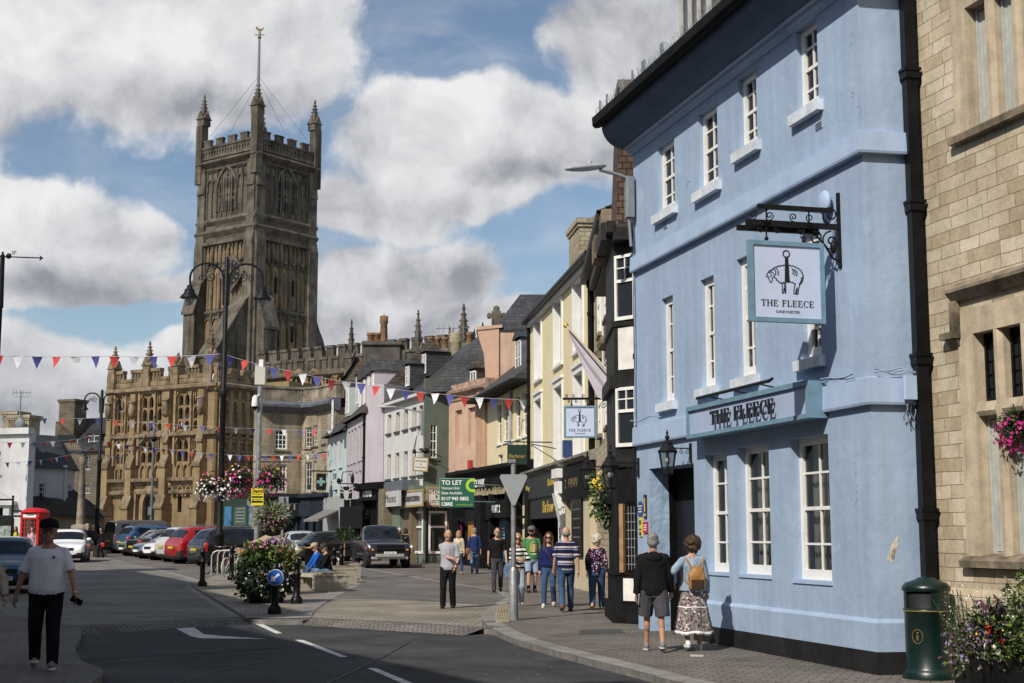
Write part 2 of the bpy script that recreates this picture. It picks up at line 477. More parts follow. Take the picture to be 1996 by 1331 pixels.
 sep=nn(nt,'ShaderNodeSeparateXYZ');L.new(dv,sep.inputs[0])
 front=sstep(sep.outputs[1],0.72,0.9)
 back=ma('SUBTRACT',1.95,ma('MULTIPLY',big,1.5))
 m2=nn(nt,'ShaderNodeMix',data_type='FLOAT');L.new(front,m2.inputs['Factor']);L.new(back,m2.inputs['A']);L.new(mass,m2.inputs['B'])
 field=m2.outputs['Result']
 dens=ma('ADD',ma('SUBTRACT',0.50,field),ma('MULTIPLY',n0,0.8))
 cover=sstep(dens,0.14,0.42)
 wisp=sstep(fbm(vm('MULTIPLY',dw,(1.0,1.0,2.6)),6.0),0.40,0.8)
 cover=ma('MAXIMUM',cover,ma('MULTIPLY',wisp,0.6))
 relief=ma('MULTIPLY',ma('SUBTRACT',n0,n1),0.85)
 gm=sstep(grey,2.0,0.0)
 lum=ma('SUBTRACT',ma('ADD',0.86,relief),ma('MULTIPLY',gm,0.36))
 rp=nn(nt,'ShaderNodeValToRGB')
 e=rp.color_ramp.elements
 e[0].position=0.0;e[0].color=(0.20,0.215,0.25,1)
 e[1].position=1.0;e[1].color=(0.86,0.86,0.87,1)
 q=e.new(0.35);q.color=(0.33,0.345,0.385,1)
 q=e.new(0.7);q.color=(0.66,0.665,0.685,1)
 L.new(lum,rp.inputs['Fac'])
 cl=vm('SCALE',rp.outputs['Color']);cl.node.inputs['Scale'].default_value=10.0
 sk=vm('MULTIPLY',sky.outputs[0],(1.14,1.09,1.03))
 mx=nn(nt,'ShaderNodeMix',data_type='RGBA');L.new(cover,mx.inputs['Factor']);L.new(sk,mx.inputs['A']);L.new(cl,mx.inputs['B'])
 L.new(mx.outputs['Result'],bg.inputs['Color'])
build_sky()
# ================= ground
def sheet(pts,off,m,name,skirt=None,kind='structure',label=None):
 """a flat surface following the gentle rise of the street"""
 bm=bmesh.new()
 vs=[bm.verts.new((p[0],p[1],0)) for p in pts]
 bm.faces.new(vs)
 for yy in (45.0,130.0):
  bmesh.ops.bisect_plane(bm,geom=bm.verts[:]+bm.edges[:]+bm.faces[:],plane_co=(0,yy,0),plane_no=(0,1,0))
 bmesh.ops.triangulate(bm,faces=bm.faces[:])
 if skirt:
  bd=[e for e in bm.edges if e.is_boundary]
  for e in bd:
   a,b=e.verts
   c=bm.verts.new((a.co.x,a.co.y,-skirt));d=bm.verts.new((b.co.x,b.co.y,-skirt))
   bm.faces.new((a,b,d,c)).material_index=1
 for v in bm.verts:v.co.z+=gz(v.co.y)+off
 bmesh.ops.recalc_face_normals(bm,faces=bm.faces[:])
 me=bpy.data.meshes.new(name);bm.to_mesh(me);bm.free();me.materials.append(m);me.materials.append(KERBF)
 o=bpy.data.objects.new(name,me);COL.objects.link(o)
 o['kind']=kind
 if label:o['label']=label
 return o
def smooth_path(pts,n=6,closed=False):
 pts=[Vector((p[0],p[1])) for p in pts];out=[]
 k=len(pts)
 for i in range(k-1 if not closed else k):
  p1,p2=pts[i],pts[(i+1)%k]
  p0=pts[i-1] if (i>0 or closed) else p1
  p3=pts[(i+2)%k] if (i+2<k or closed) else p2
  for j in range(n):
   t=j/n
   out.append(0.5*((2*p1)+(p2-p0)*t+(2*p0-5*p1+4*p2-p3)*t*t+(3*p1-p0-3*p2+p3)*t**3))
 if not closed:out.append(pts[-1])
 return out
def ribbon(path,a,b,off,m,name,skirt=None):
 """a band beside a path, from a to b metres to its left"""
 k=len(path);lft=[]
 for i in range(k):
  t=path[min(i+1,k-1)]-path[max(i-1,0)];t.normalize()
  lft.append(Vector((-t.y,t.x)))
 bm=bmesh.new()
 A=[bm.verts.new((*(path[i]+lft[i]*a),0)) for i in range(k)]
 B=[bm.verts.new((*(path[i]+lft[i]*b),0)) for i in range(k)]
 for i in range(k-1):bm.faces.new((A[i],A[i+1],B[i+1],B[i]))
 for v in bm.verts:v.co.z+=gz(v.co.y)+off
 bmesh.ops.recalc_face_normals(bm,faces=bm.faces[:])
 me=bpy.data.meshes.new(name);bm.to_mesh(me);bm.free();me.materials.append(m)
 o=bpy.data.objects.new(name,me);COL.objects.link(o);o['kind']='structure'
 return o
def g2(px,py):
 p=G(px,py);return (p.x,p.y)
KERBF=mat('kerb_face',(0.17,0.16,0.145),0.85,0.25,5,bump=.004)
ASPHALT=mat('asphalt',(0.042,0.042,0.044),0.9,0.4,0.6,bump=0.006,bscale=120,spots=((0.12,0.11,0.095),42,0.62))
NEWASPH=mat('patched_asphalt',(0.026,0.027,0.029),0.85,0.25,0.8,bump=0.004,bscale=140,spots=((0.06,0.06,0.06),60,0.66))
PAVER=brickmat('brown_pavers',(0.165,0.147,0.132),(0.205,0.183,0.165),(0.08,0.07,0.06),0.24,0.16,0.012,0.85,plan=True,bump=0.006,dirt=0.4,rot=rad(20),dscale=0.5)
PAVERD=brickmat('dark_brick_pavers',(0.15,0.14,0.132),(0.18,0.168,0.158),(0.07,0.065,0.06),0.22,0.11,0.009,0.85,plan=True,bump=0.004,dirt=0.35,rot=rad(-8),dscale=0.4)
SETTS=brickmat('buff_pavers',(0.28,0.245,0.20),(0.33,0.295,0.245),(0.10,0.09,0.07),0.3,0.2,0.014,0.85,plan=True,bump=0.006,dirt=0.4,rot=rad(4),dscale=0.6)
COBBLE=brickmat('rough_stone_setts',(0.2,0.185,0.165),(0.28,0.255,0.225),(0.10,0.09,0.078),0.17,0.11,0.02,0.9,plan=True,bump=0.05,dirt=0.5,rot=rad(-2),rag=0.08)
GRANITE=brickmat('granite_kerb',(0.23,0.215,0.20),(0.27,0.255,0.235),(0.13,0.12,0.11),0.9,3.0,0.008,0.8,plan=True,bump=0.003,dirt=0.3,rot=rad(35),dscale=1.2)
ROADPAVE=brickmat('pale_road_setts',(0.2,0.187,0.165),(0.255,0.238,0.21),(0.12,0.11,0.1),0.28,0.12,0.01,0.85,plan=True,bump=0.005,dirt=0.42,rot=rad(2),dscale=0.35)
ROADLINE=mat('worn_road_paint',(0.62,0.61,0.58),0.7,0.2,7,spots=((0.14,0.14,0.14),24,0.64))
KH=0.09
sheet([(-260,-60),(160,-60),(160,700),(-260,700)],-KH,ASPHALT,'road')
kl=smooth_path([(-4.7,-20),(-4.85,8),g2(178,1331),g2(156,1285),g2(146,1262),g2(158,1243),g2(157,1225)],6)
kr=smooth_path([g2(978,1225),g2(945,1208),g2(938,1200)],3)
kerbR=smooth_path([g2(938,1197),g2(946,1215),g2(990,1240),g2(1060,1262),g2(1130,1280),g2(1250,1310),g2(1330,1331),(2.75,15.4),(4.4,12.6),(8.0,7.5),(13,0),(24,-20)],6)
top=[Vector(g2(*p)) for p in ((470,1206),(520,1209),(590,1209),(606,1206),(720,1213),(840,1220),(938,1225.5))]
edge=kl+top+kerbR[9:]
base=[Vector((-250,-20))]+edge+[Vector((150,-20)),Vector((150,690)),Vector((-250,690))]
sheet(base,0.0,PAVER,'pavement',skirt=KH+0.05)
ribbon(kerbR,0.0,0.34,0.004,GRANITE,'kerb')
ribbon(kl,0.0,0.3,0.004,PAVERD,'kerb')
rampL=[Vector(g2(138,1226)),Vector(g2(470,1206))];rampR=[Vector(g2(602,1206)),Vector(g2(942,1226))]
def ramp(path,wdt,name):
 bm=bmesh.new();a,b=path
 t=(b-a).normalized();rt=Vector((t.y,-t.x));k=24
 U=[];V=[];Bk=[]
 for i in range(k+1):
  p=a.lerp(b,i/k);q=p+rt*wdt;w=p-rt*0.75
  Bk.append(bm.verts.new((w.x,w.y,gz(w.y)+0.006)))
  U.append(bm.verts.new((p.x,p.y,gz(p.y)+0.004)));V.append(bm.verts.new((q.x,q.y,gz(q.y)-KH+0.004)))
 for i in range(k):
  bm.faces.new((U[i],U[i+1],V[i+1],V[i]));bm.faces.new((Bk[i],Bk[i+1],U[i+1],U[i]))
 bmesh.ops.recalc_face_normals(bm,faces=bm.faces[:])
 me=bpy.data.meshes.new(name);bm.to_mesh(me);bm.free();me.materials.append(COBBLE)
 o=bpy.data.objects.new(name,me);COL.objects.link(o);o['kind']='structure'
ramp(rampL,0.35,'sett_ramp');ramp(rampR,0.5,'sett_ramp')
isl=smooth_path([g2(470,1204),g2(440,1186),g2(395,1158),g2(372,1143),g2(400,1138),g2(380,1130),g2(330,1116),g2(250,1096),g2(190,1082),(-38,120)],6)
left_edge=[(-75,130),(-45,95),g2(-60,1150),g2(20,1200),g2(157,1223)]
sheet([*left_edge,*isl],0.004,ROADPAVE,'carriageway')
ribbon(isl[:40],-0.12,0.2,0.008,GRANITE,'kerb')
isr=smooth_path([g2(606,1204),g2(612,1190),g2(650,1166),g2(695,1143),g2(705,1130),g2(690,1122),g2(650,1112)],6)
sheet([*isl[:20],g2(420,1122),g2(560,1108),*reversed(isr)],0.008,SETTS,'traffic_island')
ribbon(isr,-0.02,0.5,0.012,GRANITE,'kerb')
ribbon(smooth_path([g2(470,1205),g2(530,1206.5),g2(606,1205)],5),0.0,0.35,0.013,GRANITE,'kerb')
rx=smooth_path([g2(940,1195),g2(965,1177),g2(990,1165),g2(958,1150),g2(850,1133),g2(760,1117),g2(690,1105),g2(600,1088)],6)
sheet([*isr[4:],g2(600,1096),*reversed(rx)],0.004,PAVERD,'carriageway')
ribbon(rx[12:],-0.13,0.13,0.012,GRANITE,'kerb')
sheet([g2(606,1204),g2(650,1166),g2(820,1172),g2(960,1180),g2(940,1195),g2(940,1222),g2(760,1212)],0.008,SETTS,'crossing_paving')
ribbon(smooth_path([g2(668,1158),g2(820,1168),g2(965,1178)],5),-0.06,0.06,0.012,GRANITE,'kerb')
ribbon(smooth_path([g2(944,1213),g2(938,1197),g2(962,1179),g2(992,1163)],5),-0.28,0.0,0.016,GRANITE,'kerb')
tac=sheet([g2(968,1213),g2(962,1200),g2(968,1188),g2(985,1178),g2(994,1178),g2(994,1214)],0.01,mat('tactile_buff',(0.33,0.28,0.19),0.85,0.2,3),'tactile_paving')
rib=MB()
for i in range(9):
 px_=968+i*3.1
 a,b=G(px_,1212,0.012),G(px_+3,1181,0.012)
 rib.tube([a,b],0.018,5)
rib.build('tactile_rib',MATS['tactile_buff'],tac)
AZ=-KH+0.004
def onroad(pts,m,name,dz=0.0):
 s=[]
 for p in pts:
  q=G(p[0],p[1],AZ+dz);s.append((q.x,q.y))
 return sheet(s,AZ+dz,m,name)
onroad([(152,1246),(172,1230),(470,1212),(560,1252),(560,1262),(170,1287)],NEWASPH,'road_patch')
def paint(pts,name='road_marking',lab=None):
 o=onroad(pts,ROADLINE,name,0.004)
 return o
paint([(342,1224),(378,1223),(398,1236),(440,1240),(520,1245),(393,1244),(372,1240)])
paint([(478,1207),(490,1206),(550,1234),(538,1235)])
paint([(574,1247),(590,1247),(678,1280),(664,1281)])
paint([(716,1302),(733,1302),(804,1331),(782,1331)])
paint([(850,1352),(872,1352),(1010,1408),(980,1408)])
for a,b,y0,y1 in ((628,700,1212.5,1215.5),(732,800,1216.5,1219.5),(832,902,1221.5,1224.5)):
 paint([(a,y0),(b,y1),(b+1,y1+2.2),(a+1,y0+2.2)])
for pts_ in (((300,1331),(420,1296),(560,1270),(720,1262),(900,1258)),((610,1331),(700,1290),(760,1262),(800,1240)),((180,1300),(320,1288),(500,1282))):
 P_=[Vector(g2(*p)) for p in pts_];ribbon(smooth_path(P_,8),-.012,.012,AZ+.006,mat('tar_seam',(0.014,0.014,0.015),.5,.2,9),'tar_seam')
sheet([g2(1130,1228),g2(1210,1226),g2(1218,1234),g2(1128,1236)],0.004,mat('iron_cover',(0.07,0.068,0.065),0.6,0.3,12,bump=0.01,bscale=40),'manhole_cover')
sheet([g2(1344,1276),g2(1372,1277),g2(1370,1281),g2(1346,1280)],0.004,mat('chalk_mark',(0.5,0.46,0.38),0.8,0.2,20),'pavement_mark')
gum=MB()
for i in range(130):
 x,y=R.uniform(-0.6,3.2),R.uniform(17,40)
 if x>2.2+(26-y)*0.2:continue
 p=gp(x,y,0.006);r=R.uniform(0.008,0.02)
 gum.add([(p.x+r*math.cos(w),p.y+r*1.1*math.sin(w),p.z) for w in (0,1.05,2.1,3.14,4.2,5.25)],[(0,1,2,3,4,5)])
q=gum.build('trodden_gum',mat('old_gum',(0.32,0.31,0.29),0.8,0));q['kind']='stuff'
# ================= the pale blue inn
BLUE=mat('pale_blue_stucco',(0.34,0.44,0.585),0.72,0.07,0.7,bump=0.022,bscale=5,streak=0.15,spec=0.3,spots=((0.37,0.455,0.58),1.1,0.66))
BLUEB=mat('pale_blue_trim',(0.375,0.48,0.65),0.7,0.07,1.6,bump=0.006,bscale=14,streak=0.08)
BLUED=mat('blue_rough_stone',(0.31,0.43,0.58),0.8,0.12,2.5,bump=0.05,bscale=6)
BLUEG=mat('dusty_blue_frame',(0.16,0.27,0.36),0.5,0.12,6)
SIGNF=mat('pale_lilac_blue_board',(0.50,0.58,0.76),0.55,0.05,2)
INKK=mat('black_lettering',(0.012,0.012,0.013),0.5,0.0)
PLINTH=mat('black_plinth_paint',(0.011,0.011,0.012),0.7,0.4,2.2,bump=0.012,bscale=9,spots=((0.16,0.17,0.18),7,0.72))
PW=Wall(g2(1245,1225),g2(1716,1315),z0=0.0)
ch=PW.I@Vector((PW.R.x+0.665,PW.R.y+0.117,0))
pub=PW.thing('blue_inn','pale blue stuccoed three storey inn with white sash windows and black plinth','inn')
_,zb2=PW.at(1690,295);_,zb1=PW.at(1690,790);_,zt1=PW.at(1690,738);_,zt2=PW.at(1690,252);_,zc=PW.at(1223,309)
PH=zc+0.75
ops2=[PW.rect(*r) for r in ((1283,1315,275,411),(1362,1399,210,366),(1440,1475,142,288),(1553,1594,45,212))]
ops1=[PW.rect(*r) for r in ((1291,1313,578,785),(1367,1393,540,757),(1438,1471,498,736),(1562,1598,452,700))]
ops0=[PW.rect(*r) for r in ((1377,1419,884,1115),(1439,1501,868,1120),(1544,1618,850,1131))]
dr=PW.rect(1267,1355,908,1220);door_op=(dr[0],dr[1],-0.3,PW.at(1311,908)[1],0.5)
fm=facade(PW.W,PH,[(*o,0.14) for o in ops2]+[(*o,0.14) for o in ops1]+[(*o,0.19) for o in ops0]+[door_op],D_=7.0)
cx,cy=ch.x,ch.y
fm.add([(PW.W,0,-0.3),(cx,cy,-0.3),(cx,cy,PH),(PW.W,0,PH),(cx,7,-0.3),(cx,7,PH)],[(0,1,2,3),(1,4,5,2)],0)
fm.add([(PW.W,0,PH),(cx,cy,PH),(cx,7,PH),(PW.W,7,PH)],[(0,1,2,3)],0)
fm.build('wall',BLUE,pub)
def along(prof,m,name,x0=0.0):
 """a moulding with profile [(out, z)] running along the front and round the turned face"""
 mb=MB()
 d=Vector((cx-PW.W,cy,0)).normalized();n2=Vector((d.y,-d.x,0));bis=(n2+Vector((0,-1,0)));bis/=bis.dot(Vector((0,-1,0)))
 rings=[]
 for P_,N_ in ((Vector((x0,0,0)),Vector((0,-1,0))),(Vector((PW.W,0,0)),bis),(Vector((cx,cy,0)),n2)):
  rings.append([P_+N_*o_+Vector((0,0,z_)) for o_,z_ in prof])
 mb.loft(rings,0,False)
 return mb.build(name,m,pub)
along([(-0.02,zb1),(0.075,zb1),(0.085,zb1+0.03),(0.075,zt1),(-0.02,zt1+0.03)],BLUEB,'string_course')
along([(-0.02,zb2),(0.09,zb2),(0.10,zb2+0.03),(0.085,zt2),(-0.02,zt2+0.03)],BLUEB,'string_course')
zled=PW.at(1690,1207)[1];zpl=PW.at(1660,1262)[1]
x_d1=door_op[1]+0.02
along([(-0.02,zpl),(0.05,zpl),(0.055,zled-0.03),(0.03,zled),(-0.02,zled+0.03)],BLUE,'plinth',x_d1)
along([(-0.02,-0.3),(0.065,-0.3),(0.06,zpl-0.003),(-0.02,zpl-0.003)],PLINTH,'plinth_base',x_d1)
COVE=mat('shaded_blue_cove',(0.065,0.10,0.16),0.7,0.12,2.0,bump=0.01,bscale=8)  # shade under the gutter is put into this darker blue
prof=[(-0.02,zc-0.02),(0.03,zc-0.02),(0.05,zc+0.03),(0.09,zc+0.05),(0.10,zc+0.11),(0.15,zc+0.13)]
along(prof+[(-0.02,zc+0.14)],BLUEB,'cornice_moulding',-0.12)
cv=[(0.15,zc+0.13)]+[(0.15+0.42*math.sin(a),zc+0.13+0.42*(1-math.cos(a))) for a in [rad(q) for q in range(10,91,10)]]
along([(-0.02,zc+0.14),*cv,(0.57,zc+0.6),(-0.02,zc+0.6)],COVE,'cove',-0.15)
along([(0.53,zc+0.6),(0.575,zc+0.53),(0.68,zc+0.51),(0.73,zc+0.56),(0.74,zc+0.71),(0.69,zc+0.71),(0.66,zc+0.6)],BLACKM,'gutter',-0.22)
rf=MB()
a0,a1=-0.2,cx+0.2
rf.add([(a0,-0.55,zc+0.62),(a1,-0.2,zc+0.62),(a1,4.2,zc+3.9),(a0,4.2,zc+3.9),(a0,8.5,zc+0.6),(a1,8.5,zc+0.6)],[(0,1,2,3),(3,2,5,4),(0,3,4),(1,5,2)],0)
rf.build('roof',STONETILE,pub)
sp=MB()
x=-0.1
while x<PW.W:
 lean=R.uniform(-0.03,0.05)
 sp.tube([(x,-0.68,zc+0.67),(x+lean,-0.72,zc+R.uniform(0.82,0.9))],0.0035,4)
 sp.tube([(x+0.03,-0.67,zc+0.67),(x+0.06+lean,-0.64,zc+R.uniform(0.82,0.88))],0.0035,4)
 x+=0.07
for x in (0.1,0.5,1.3,1.42,1.9,2.4,2.5,3.3,3.38):
 sp.box(x,x+0.02,-0.7,-0.67,zc+0.67,zc+0.96)
sp.build('bird_spikes',GREYM,pub)
x0d,z0d=PW.at(1362,70,0.9);x1d,_=PW.at(1446,30,0.9)
dm=MB();zd0=zc+1.2
dm.box(x0d,x0d+1.35,0.6,3.0,zd0-0.6,zd0+2.2)
dmo=dm.build('dormer',mat('weathered_timber_grey',(0.13,0.12,0.11),0.8,0.3,6),pub)
dr_=MB();
for i in range(3):dr_.box(x0d+0.08+i*0.42,x0d+0.44+i*0.42,0.57,0.62,zd0-0.1,zd0+1.9)
dr_.build('dormer_window',GLASS,dmo)
d2=MB()
for i in range(4):d2.box(x0d+0.0+i*0.42,x0d+0.07+i*0.42,0.52,0.6,zd0-0.2,zd0+2.1)
d2.box(x0d-0.02,x0d+1.37,0.5,0.6,zd0-0.25,zd0-0.1);d2.build('dormer_frame',mat('grey_white_timber',(0.5,0.49,0.46),0.7,0.2,8),dmo)
PANE=glassmat('clear_window_glass',(0.012,0.015,0.02),0.03,0.45)
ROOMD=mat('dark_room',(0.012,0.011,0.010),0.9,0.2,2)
NET=mat('pale_curtain',(0.52,0.50,0.46),0.9,0.08,6,streak=0.25)
SILLW=mat('white_painted_sill',(0.62,0.66,0.72),0.6,0.12,5,bump=0.004,bscale=20)
def backing(w,o,d,curt=True):
 x0,x1,z0,z1=o
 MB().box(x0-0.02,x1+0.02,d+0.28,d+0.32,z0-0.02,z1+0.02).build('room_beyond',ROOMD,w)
 if curt:
  c=MB();n=10
  for (a,b) in ((x0+0.03,x0+(x1-x0)*0.42),(x0+(x1-x0)*0.66,x1-0.03)):
   vs=[]
   for i in range(n+1):
    xx=a+(b-a)*i/n;yy=d+0.12+0.025*math.cos(i*2.4)
    vs+=[(xx,yy,z0),(xx,yy,z1)]
   c.add(vs,[(2*i,2*i+2,2*i+3,2*i+1) for i in range(n)],0,True)
  c.build('curtain',NET,w)
for o in ops2:
 w=window(pub,o,0.14,2,4,gm=PANE,sill=(SILLW,0.13,0.10,0.15),fr=0.1,bar=.03);backing(w,o,0.14)
for o in ops1:
 w=window(pub,o,0.14,2,4,gm=PANE,sill=(SILLW,0.13,0.10,0.14),fr=0.12,bar=.03);backing(w,o,0.14)
for o in ops0:
 w=window(pub,o,0.19,2,4,gm=PANE,sill=(BLUEB,0.02,0.02,0.05),fr=0.1,bar=.03);backing(w,o,0.19)
x0,x1,za,zb=door_op[:4]
MB().box(x0,x1,0.5,0.55,-0.2,zb).build('door',BLACKM,pub)
dp=MB()
for (a,b,c,d) in ((0.12,0.45,0.2,0.95),(0.55,0.88,0.2,0.95),(0.12,0.45,1.1,2.3),(0.55,0.88,1.1,2.3)):
 w_=x1-x0;dp.box(x0+a*w_,x0+b*w_,0.485,0.499,c,d)
dp.box(x1-0.05,x1-0.002,0.01,0.5,0,zb);dp.box(x0+0.002,x0+0.04,0.36,0.5,0,zb)
do=dp.build('door_panel',BLACK,pub)
MB().ball((x0+0.75*(x1-x0),0.46,1.05),0.03,10,8).build('door_knob',mat('tarnished_brass',(0.45,0.33,0.12),0.35,0.1,9,metal=0.9),do)
rj=MB();nz=26
vs=[]
for i in range(7):
 for j in range(nz+1):
  y=-0.004+0.37*i/6;z=-0.1+(zb-0.02+0.1)*j/nz
  q=noise.noise(Vector((y*7,z*3.1,2)))*0.022
  vs.append((x0+0.012+abs(q)*1.3,y,z))
rj.add(vs,[(i*(nz+1)+j,(i+1)*(nz+1)+j,(i+1)*(nz+1)+j+1,i*(nz+1)+j+1) for i in range(6) for j in range(nz)],0,True)
rj.build('rough_jamb',BLUED,pub)
d=Vector((cx-PW.W,cy,0)).normalized();nrm=Vector((d.y,-d.x,0))
pl=MB()
def blotch(cxp,czp,a,b,seed,m=0,off=0.004):
 pts=[]
 for i in range(22):
  w=2*math.pi*i/22
  k=1+0.6*noise.noise(Vector((math.cos(w)*1.7+seed,math.sin(w)*1.7,seed)))
  p=Vector((PW.W,0,0))+d*(cxp+a*k*math.cos(w)+0.25*b*k*math.sin(w))+nrm*off+Vector((0,0,czp+b*k*math.sin(w)))
  pts.append(p)
 pl.poly(pts,m)
blotch(0.22,1.50,0.05,0.115,3.1);blotch(0.27,1.63,0.022,0.05,5.7);blotch(0.16,1.42,0.018,0.05,8.2);blotch(0.06,3.55,0.03,0.012,1.1)
blotch(0.225,1.47,0.028,0.06,3.9,1,0.007)
pl.build('peeled_paint',[mat('bare_plaster',(0.6,0.56,0.47),0.9,0.15,20,bump=0.01),mat('bare_plaster_dark',(0.33,0.26,0.18),0.9,0.2,20)],pub)
cr=MB()
def crack(px,py,n,stp,bias,seed,w=0.006):
 x,z=px,py;q=random.Random(seed);path=[(x,-0.003,z)]
 for i in range(n):
  x+=q.uniform(-stp,stp)*bias[0]+bias[1]*stp*0.5;z+=q.uniform(-stp,stp)*0.6+bias[2]*stp
  path.append((x,-0.003,z))
 cr.tube(path,w,4,0,False)
for (x,z,n,st,bi,sd) in ((8.2,2.6,14,.09,(1,0,-.6),1),(8.4,7.4,12,.1,(1,.3,-.5),2),(8.5,8.2,10,.08,(1,0,-.8),3),(5.5,6.0,10,.1,(1,.4,-.2),4),(2.6,7.5,8,.1,(1,.6,.1),5),(7.2,4.2,8,.1,(1,.8,.1),6),(3.6,7.6,10,.07,(.6,0,-1),7),(6.6,1.9,8,.08,(1,0,-.7),8)):
 crack(x,z,n,st*.6,bi,sd,0.0025)
cr.build('crack',mat('crack_shadowed_blue',(0.27,0.37,0.53),0.9,0.1),pub)
vt=MB()
for (px,py) in ((1597,245),(1298,440)):
 x,z=PW.at(px,py)
 vt.box(x-0.1,x+0.1,-0.012,0.0,z-0.05,z+0.05,0)
 for i in range(4):vt.box(x-0.09,x+0.09,-0.016,-0.011,z-0.04+i*0.024,z-0.03+i*0.024,1)
vt.build('air_vent',[BLUEB,BLACKM],pub)
cb=MB()
for k in range(3):
 path=[]
 for i in range(40):
  x=PW.W*0.0+PW.W*i/39
  if x>8.6:break
  path.append((x,-0.09-0.012*k,zt1+0.05+0.03*k+0.025*math.sin(i*1.3+k)))
 if k<2:path=path[26:]
 else :path=path[:8]
 cb.tube(path,0.012,5)
e_=Vector((PW.W,0,0))
for k in range(3):
 cb.tube([e_+nrm*0.1+d*(0.02+i*0.11)+Vector((0,0,zt1+0.06+0.02*k+0.03*math.sin(i*1.9+k))) for i in range(7)],0.011,5)
cb.tube([(0.06,-0.03,zb1+0.1),(0.05,-0.035,zb1+1.2),(0.08,-0.03,zb1+1.6),(0.05,-0.03,zb2),(0.07,-0.03,zb2+1.6)],0.014,5)
cb.build('cable',mat('blue_painted_cable',(0.28,0.36,0.48),0.6,0.2,9),pub)
def chp(t,out,z):return e_+d*t+nrm*out+Vector((0,0,z))
jb=MB();jb.T=Matrix.Translation(chp(0.47,0.13,zb1+0.06))@Matrix.Rotation(math.atan2(d.y,d.x),4,'Z')
jb.cbox(-0.09,0.09,-0.03,0.03,0,0.3,0.015);jb.build('junction_box',BLUEB,pub)
lc=MB()
for k in range(5):
 lc.tube([chp(0.42+0.03*k+0.02*math.sin(k*3+i),0.08+0.03*math.sin(i*0.8+k),zb1+0.02-0.045*i*(1 if k%2 else 0.8)) for i in range(7)],0.008,4)
lc.build('loose_cable',mat('dull_grey_cable',(0.17,0.2,0.25),0.6,0.2,9),pub)
xa,za_=PW.at(1612,395,-0.05)
al=MB();al.ball((xa,-0.09,za_),(0.16,0.06,0.165),18,12);al.build('alarm_box',BLUEB,pub)
# ---- lettering with serifs (cap height 1)
def serif_glyph(c):
 t,h,s=0.15,0.055,0.05
 def stem(x):return [(x-t/2,0),(x+t/2,0),(x+t/2,1),(x-t/2,1)]
 def foot(x,w=0.3,top=False):
  z0_,z1_=(1-s,1) if top else (0,s)
  return [(x-w/2,z0_),(x+w/2,z0_),(x+w/2,z1_),(x-w/2,z1_)]
 if c=='T':return 0.78,[stem(.39),foot(.39),[(0.02,1-h),(.76,1-h),(.76,1),(.02,1)],[(.02,.76),(.06,.76),(.1,1-h),(.02,1-h)],[(.72,.76),(.76,.76),(.76,1-h),(.68,1-h)]]
 if c=='H':return 0.92,[stem(.17),stem(.75),foot(.17),foot(.75),foot(.17,top=True),foot(.75,top=True),[(.2,.48),(.72,.48),(.72,.48+h),(.2,.48+h)]]
 if c in 'EF':
  g=[stem(.17),foot(.17),foot(.17,top=True),[(.2,1-h),(.66,1-h),(.66,1),(.2,1)],[(.61,.74),(.66,.74),(.66,1-h),(.57,1-h)],[(.2,.49),(.5,.49),(.5,.49+h),(.2,.49+h)],[(.47,.38),(.51,.38),(.51,.66),(.47,.66)]]
  if c=='E':g+=[[(.2,0),(.7,0),(.7,h),(.2,h)],[(.66,h),(.7,h),(.72,.3),(.67,.3)]]
  return (0.76 if c=='E' else 0.72),g
 if c=='L':return 0.72,[stem(.17),foot(.17),foot(.17,top=True),[(.2,0),(.66,0),(.66,h),(.2,h)],[(.62,h),(.66,h),(.69,.32),(.64,.32)]]
 if c=='C':
  a=[rad(q) for q in range(42,319,12)]
  g=[]
  for i in range(len(a)-1):
   def pt(w,inner):
    th=0.06+0.1*max(0.0,-math.cos(w))**1.2
    r_=(0.41-th,0.5-0.055) if inner else (0.41,0.5)
    return (0.44+r_[0]*math.cos(w),0.5+r_[1]*math.sin(w))
   g.append([pt(a[i],0),pt(a[i+1],0),pt(a[i+1],1),pt(a[i],1)])
  g.append([(.72,.66),(.76,.66),(.76,.98),(.72,.9)])
  return 0.82,g
 return 0.4,[]
def serif_text(txt,h,mb,cx_,z,y0,y1,gap=0.1,sx=1.0):
 tot=sum((serif_glyph(c)[0]+gap)*h*sx for c in txt)-gap*h*sx
 x=cx_-tot/2;k=0
 for c in txt:
  w,gl=serif_glyph(c)
  for p in gl:
   k+=1
   mb.exty([(x+a*h*sx,z+b*h) for a,b in p],y0+0.0003*(k%5),y1)
  x+=(w+gap)*h*sx
 return tot
 # ---- fascia board over the windows
fx0,fz0=PW.at(1340,853,-0.26);fx1,fz1=PW.at(1578,738,-0.26);_,fzt=PW.at(1340,795,-0.26);_,fzb=PW.at(1580,817,-0.26)
fzb=(fz0+fzb)/2;fzt=(fzt+fz1)/2
FASB=mat('fascia_blue_board',(0.36,0.43,0.59),0.6,0.06,2)
fas=PW.thing('fascia_sign','long pale blue pub fascia with raised black letters and a lamp rail above','fascia sign')
MB().box(fx0+0.05,fx1-0.05,-0.24,-0.002,fzb+0.04,fzt-0.04).build('board',FASB,fas)
fr=MB();a,b=fx0,fx1
fr.box(a,b,-0.28,-0.004,fzt-0.07,fzt);fr.box(a,b,-0.28,-0.004,fzb,fzb+0.06)
fr.box(a,a+0.06,-0.28,-0.004,fzb+0.06,fzt-0.07);fr.box(b-0.1,b,-0.28,-0.004,fzb+0.06,fzt-0.07)
fr.build('sign_frame',BLUEG,fas)
lt=MB();xl,_=PW.at(1384,810,-0.3);xr,_=PW.at(1508,800,-0.3)
hh=(fzt-fzb)*0.42
w0=serif_text('THE FLEECE',hh,MB(),0,0,0,1)
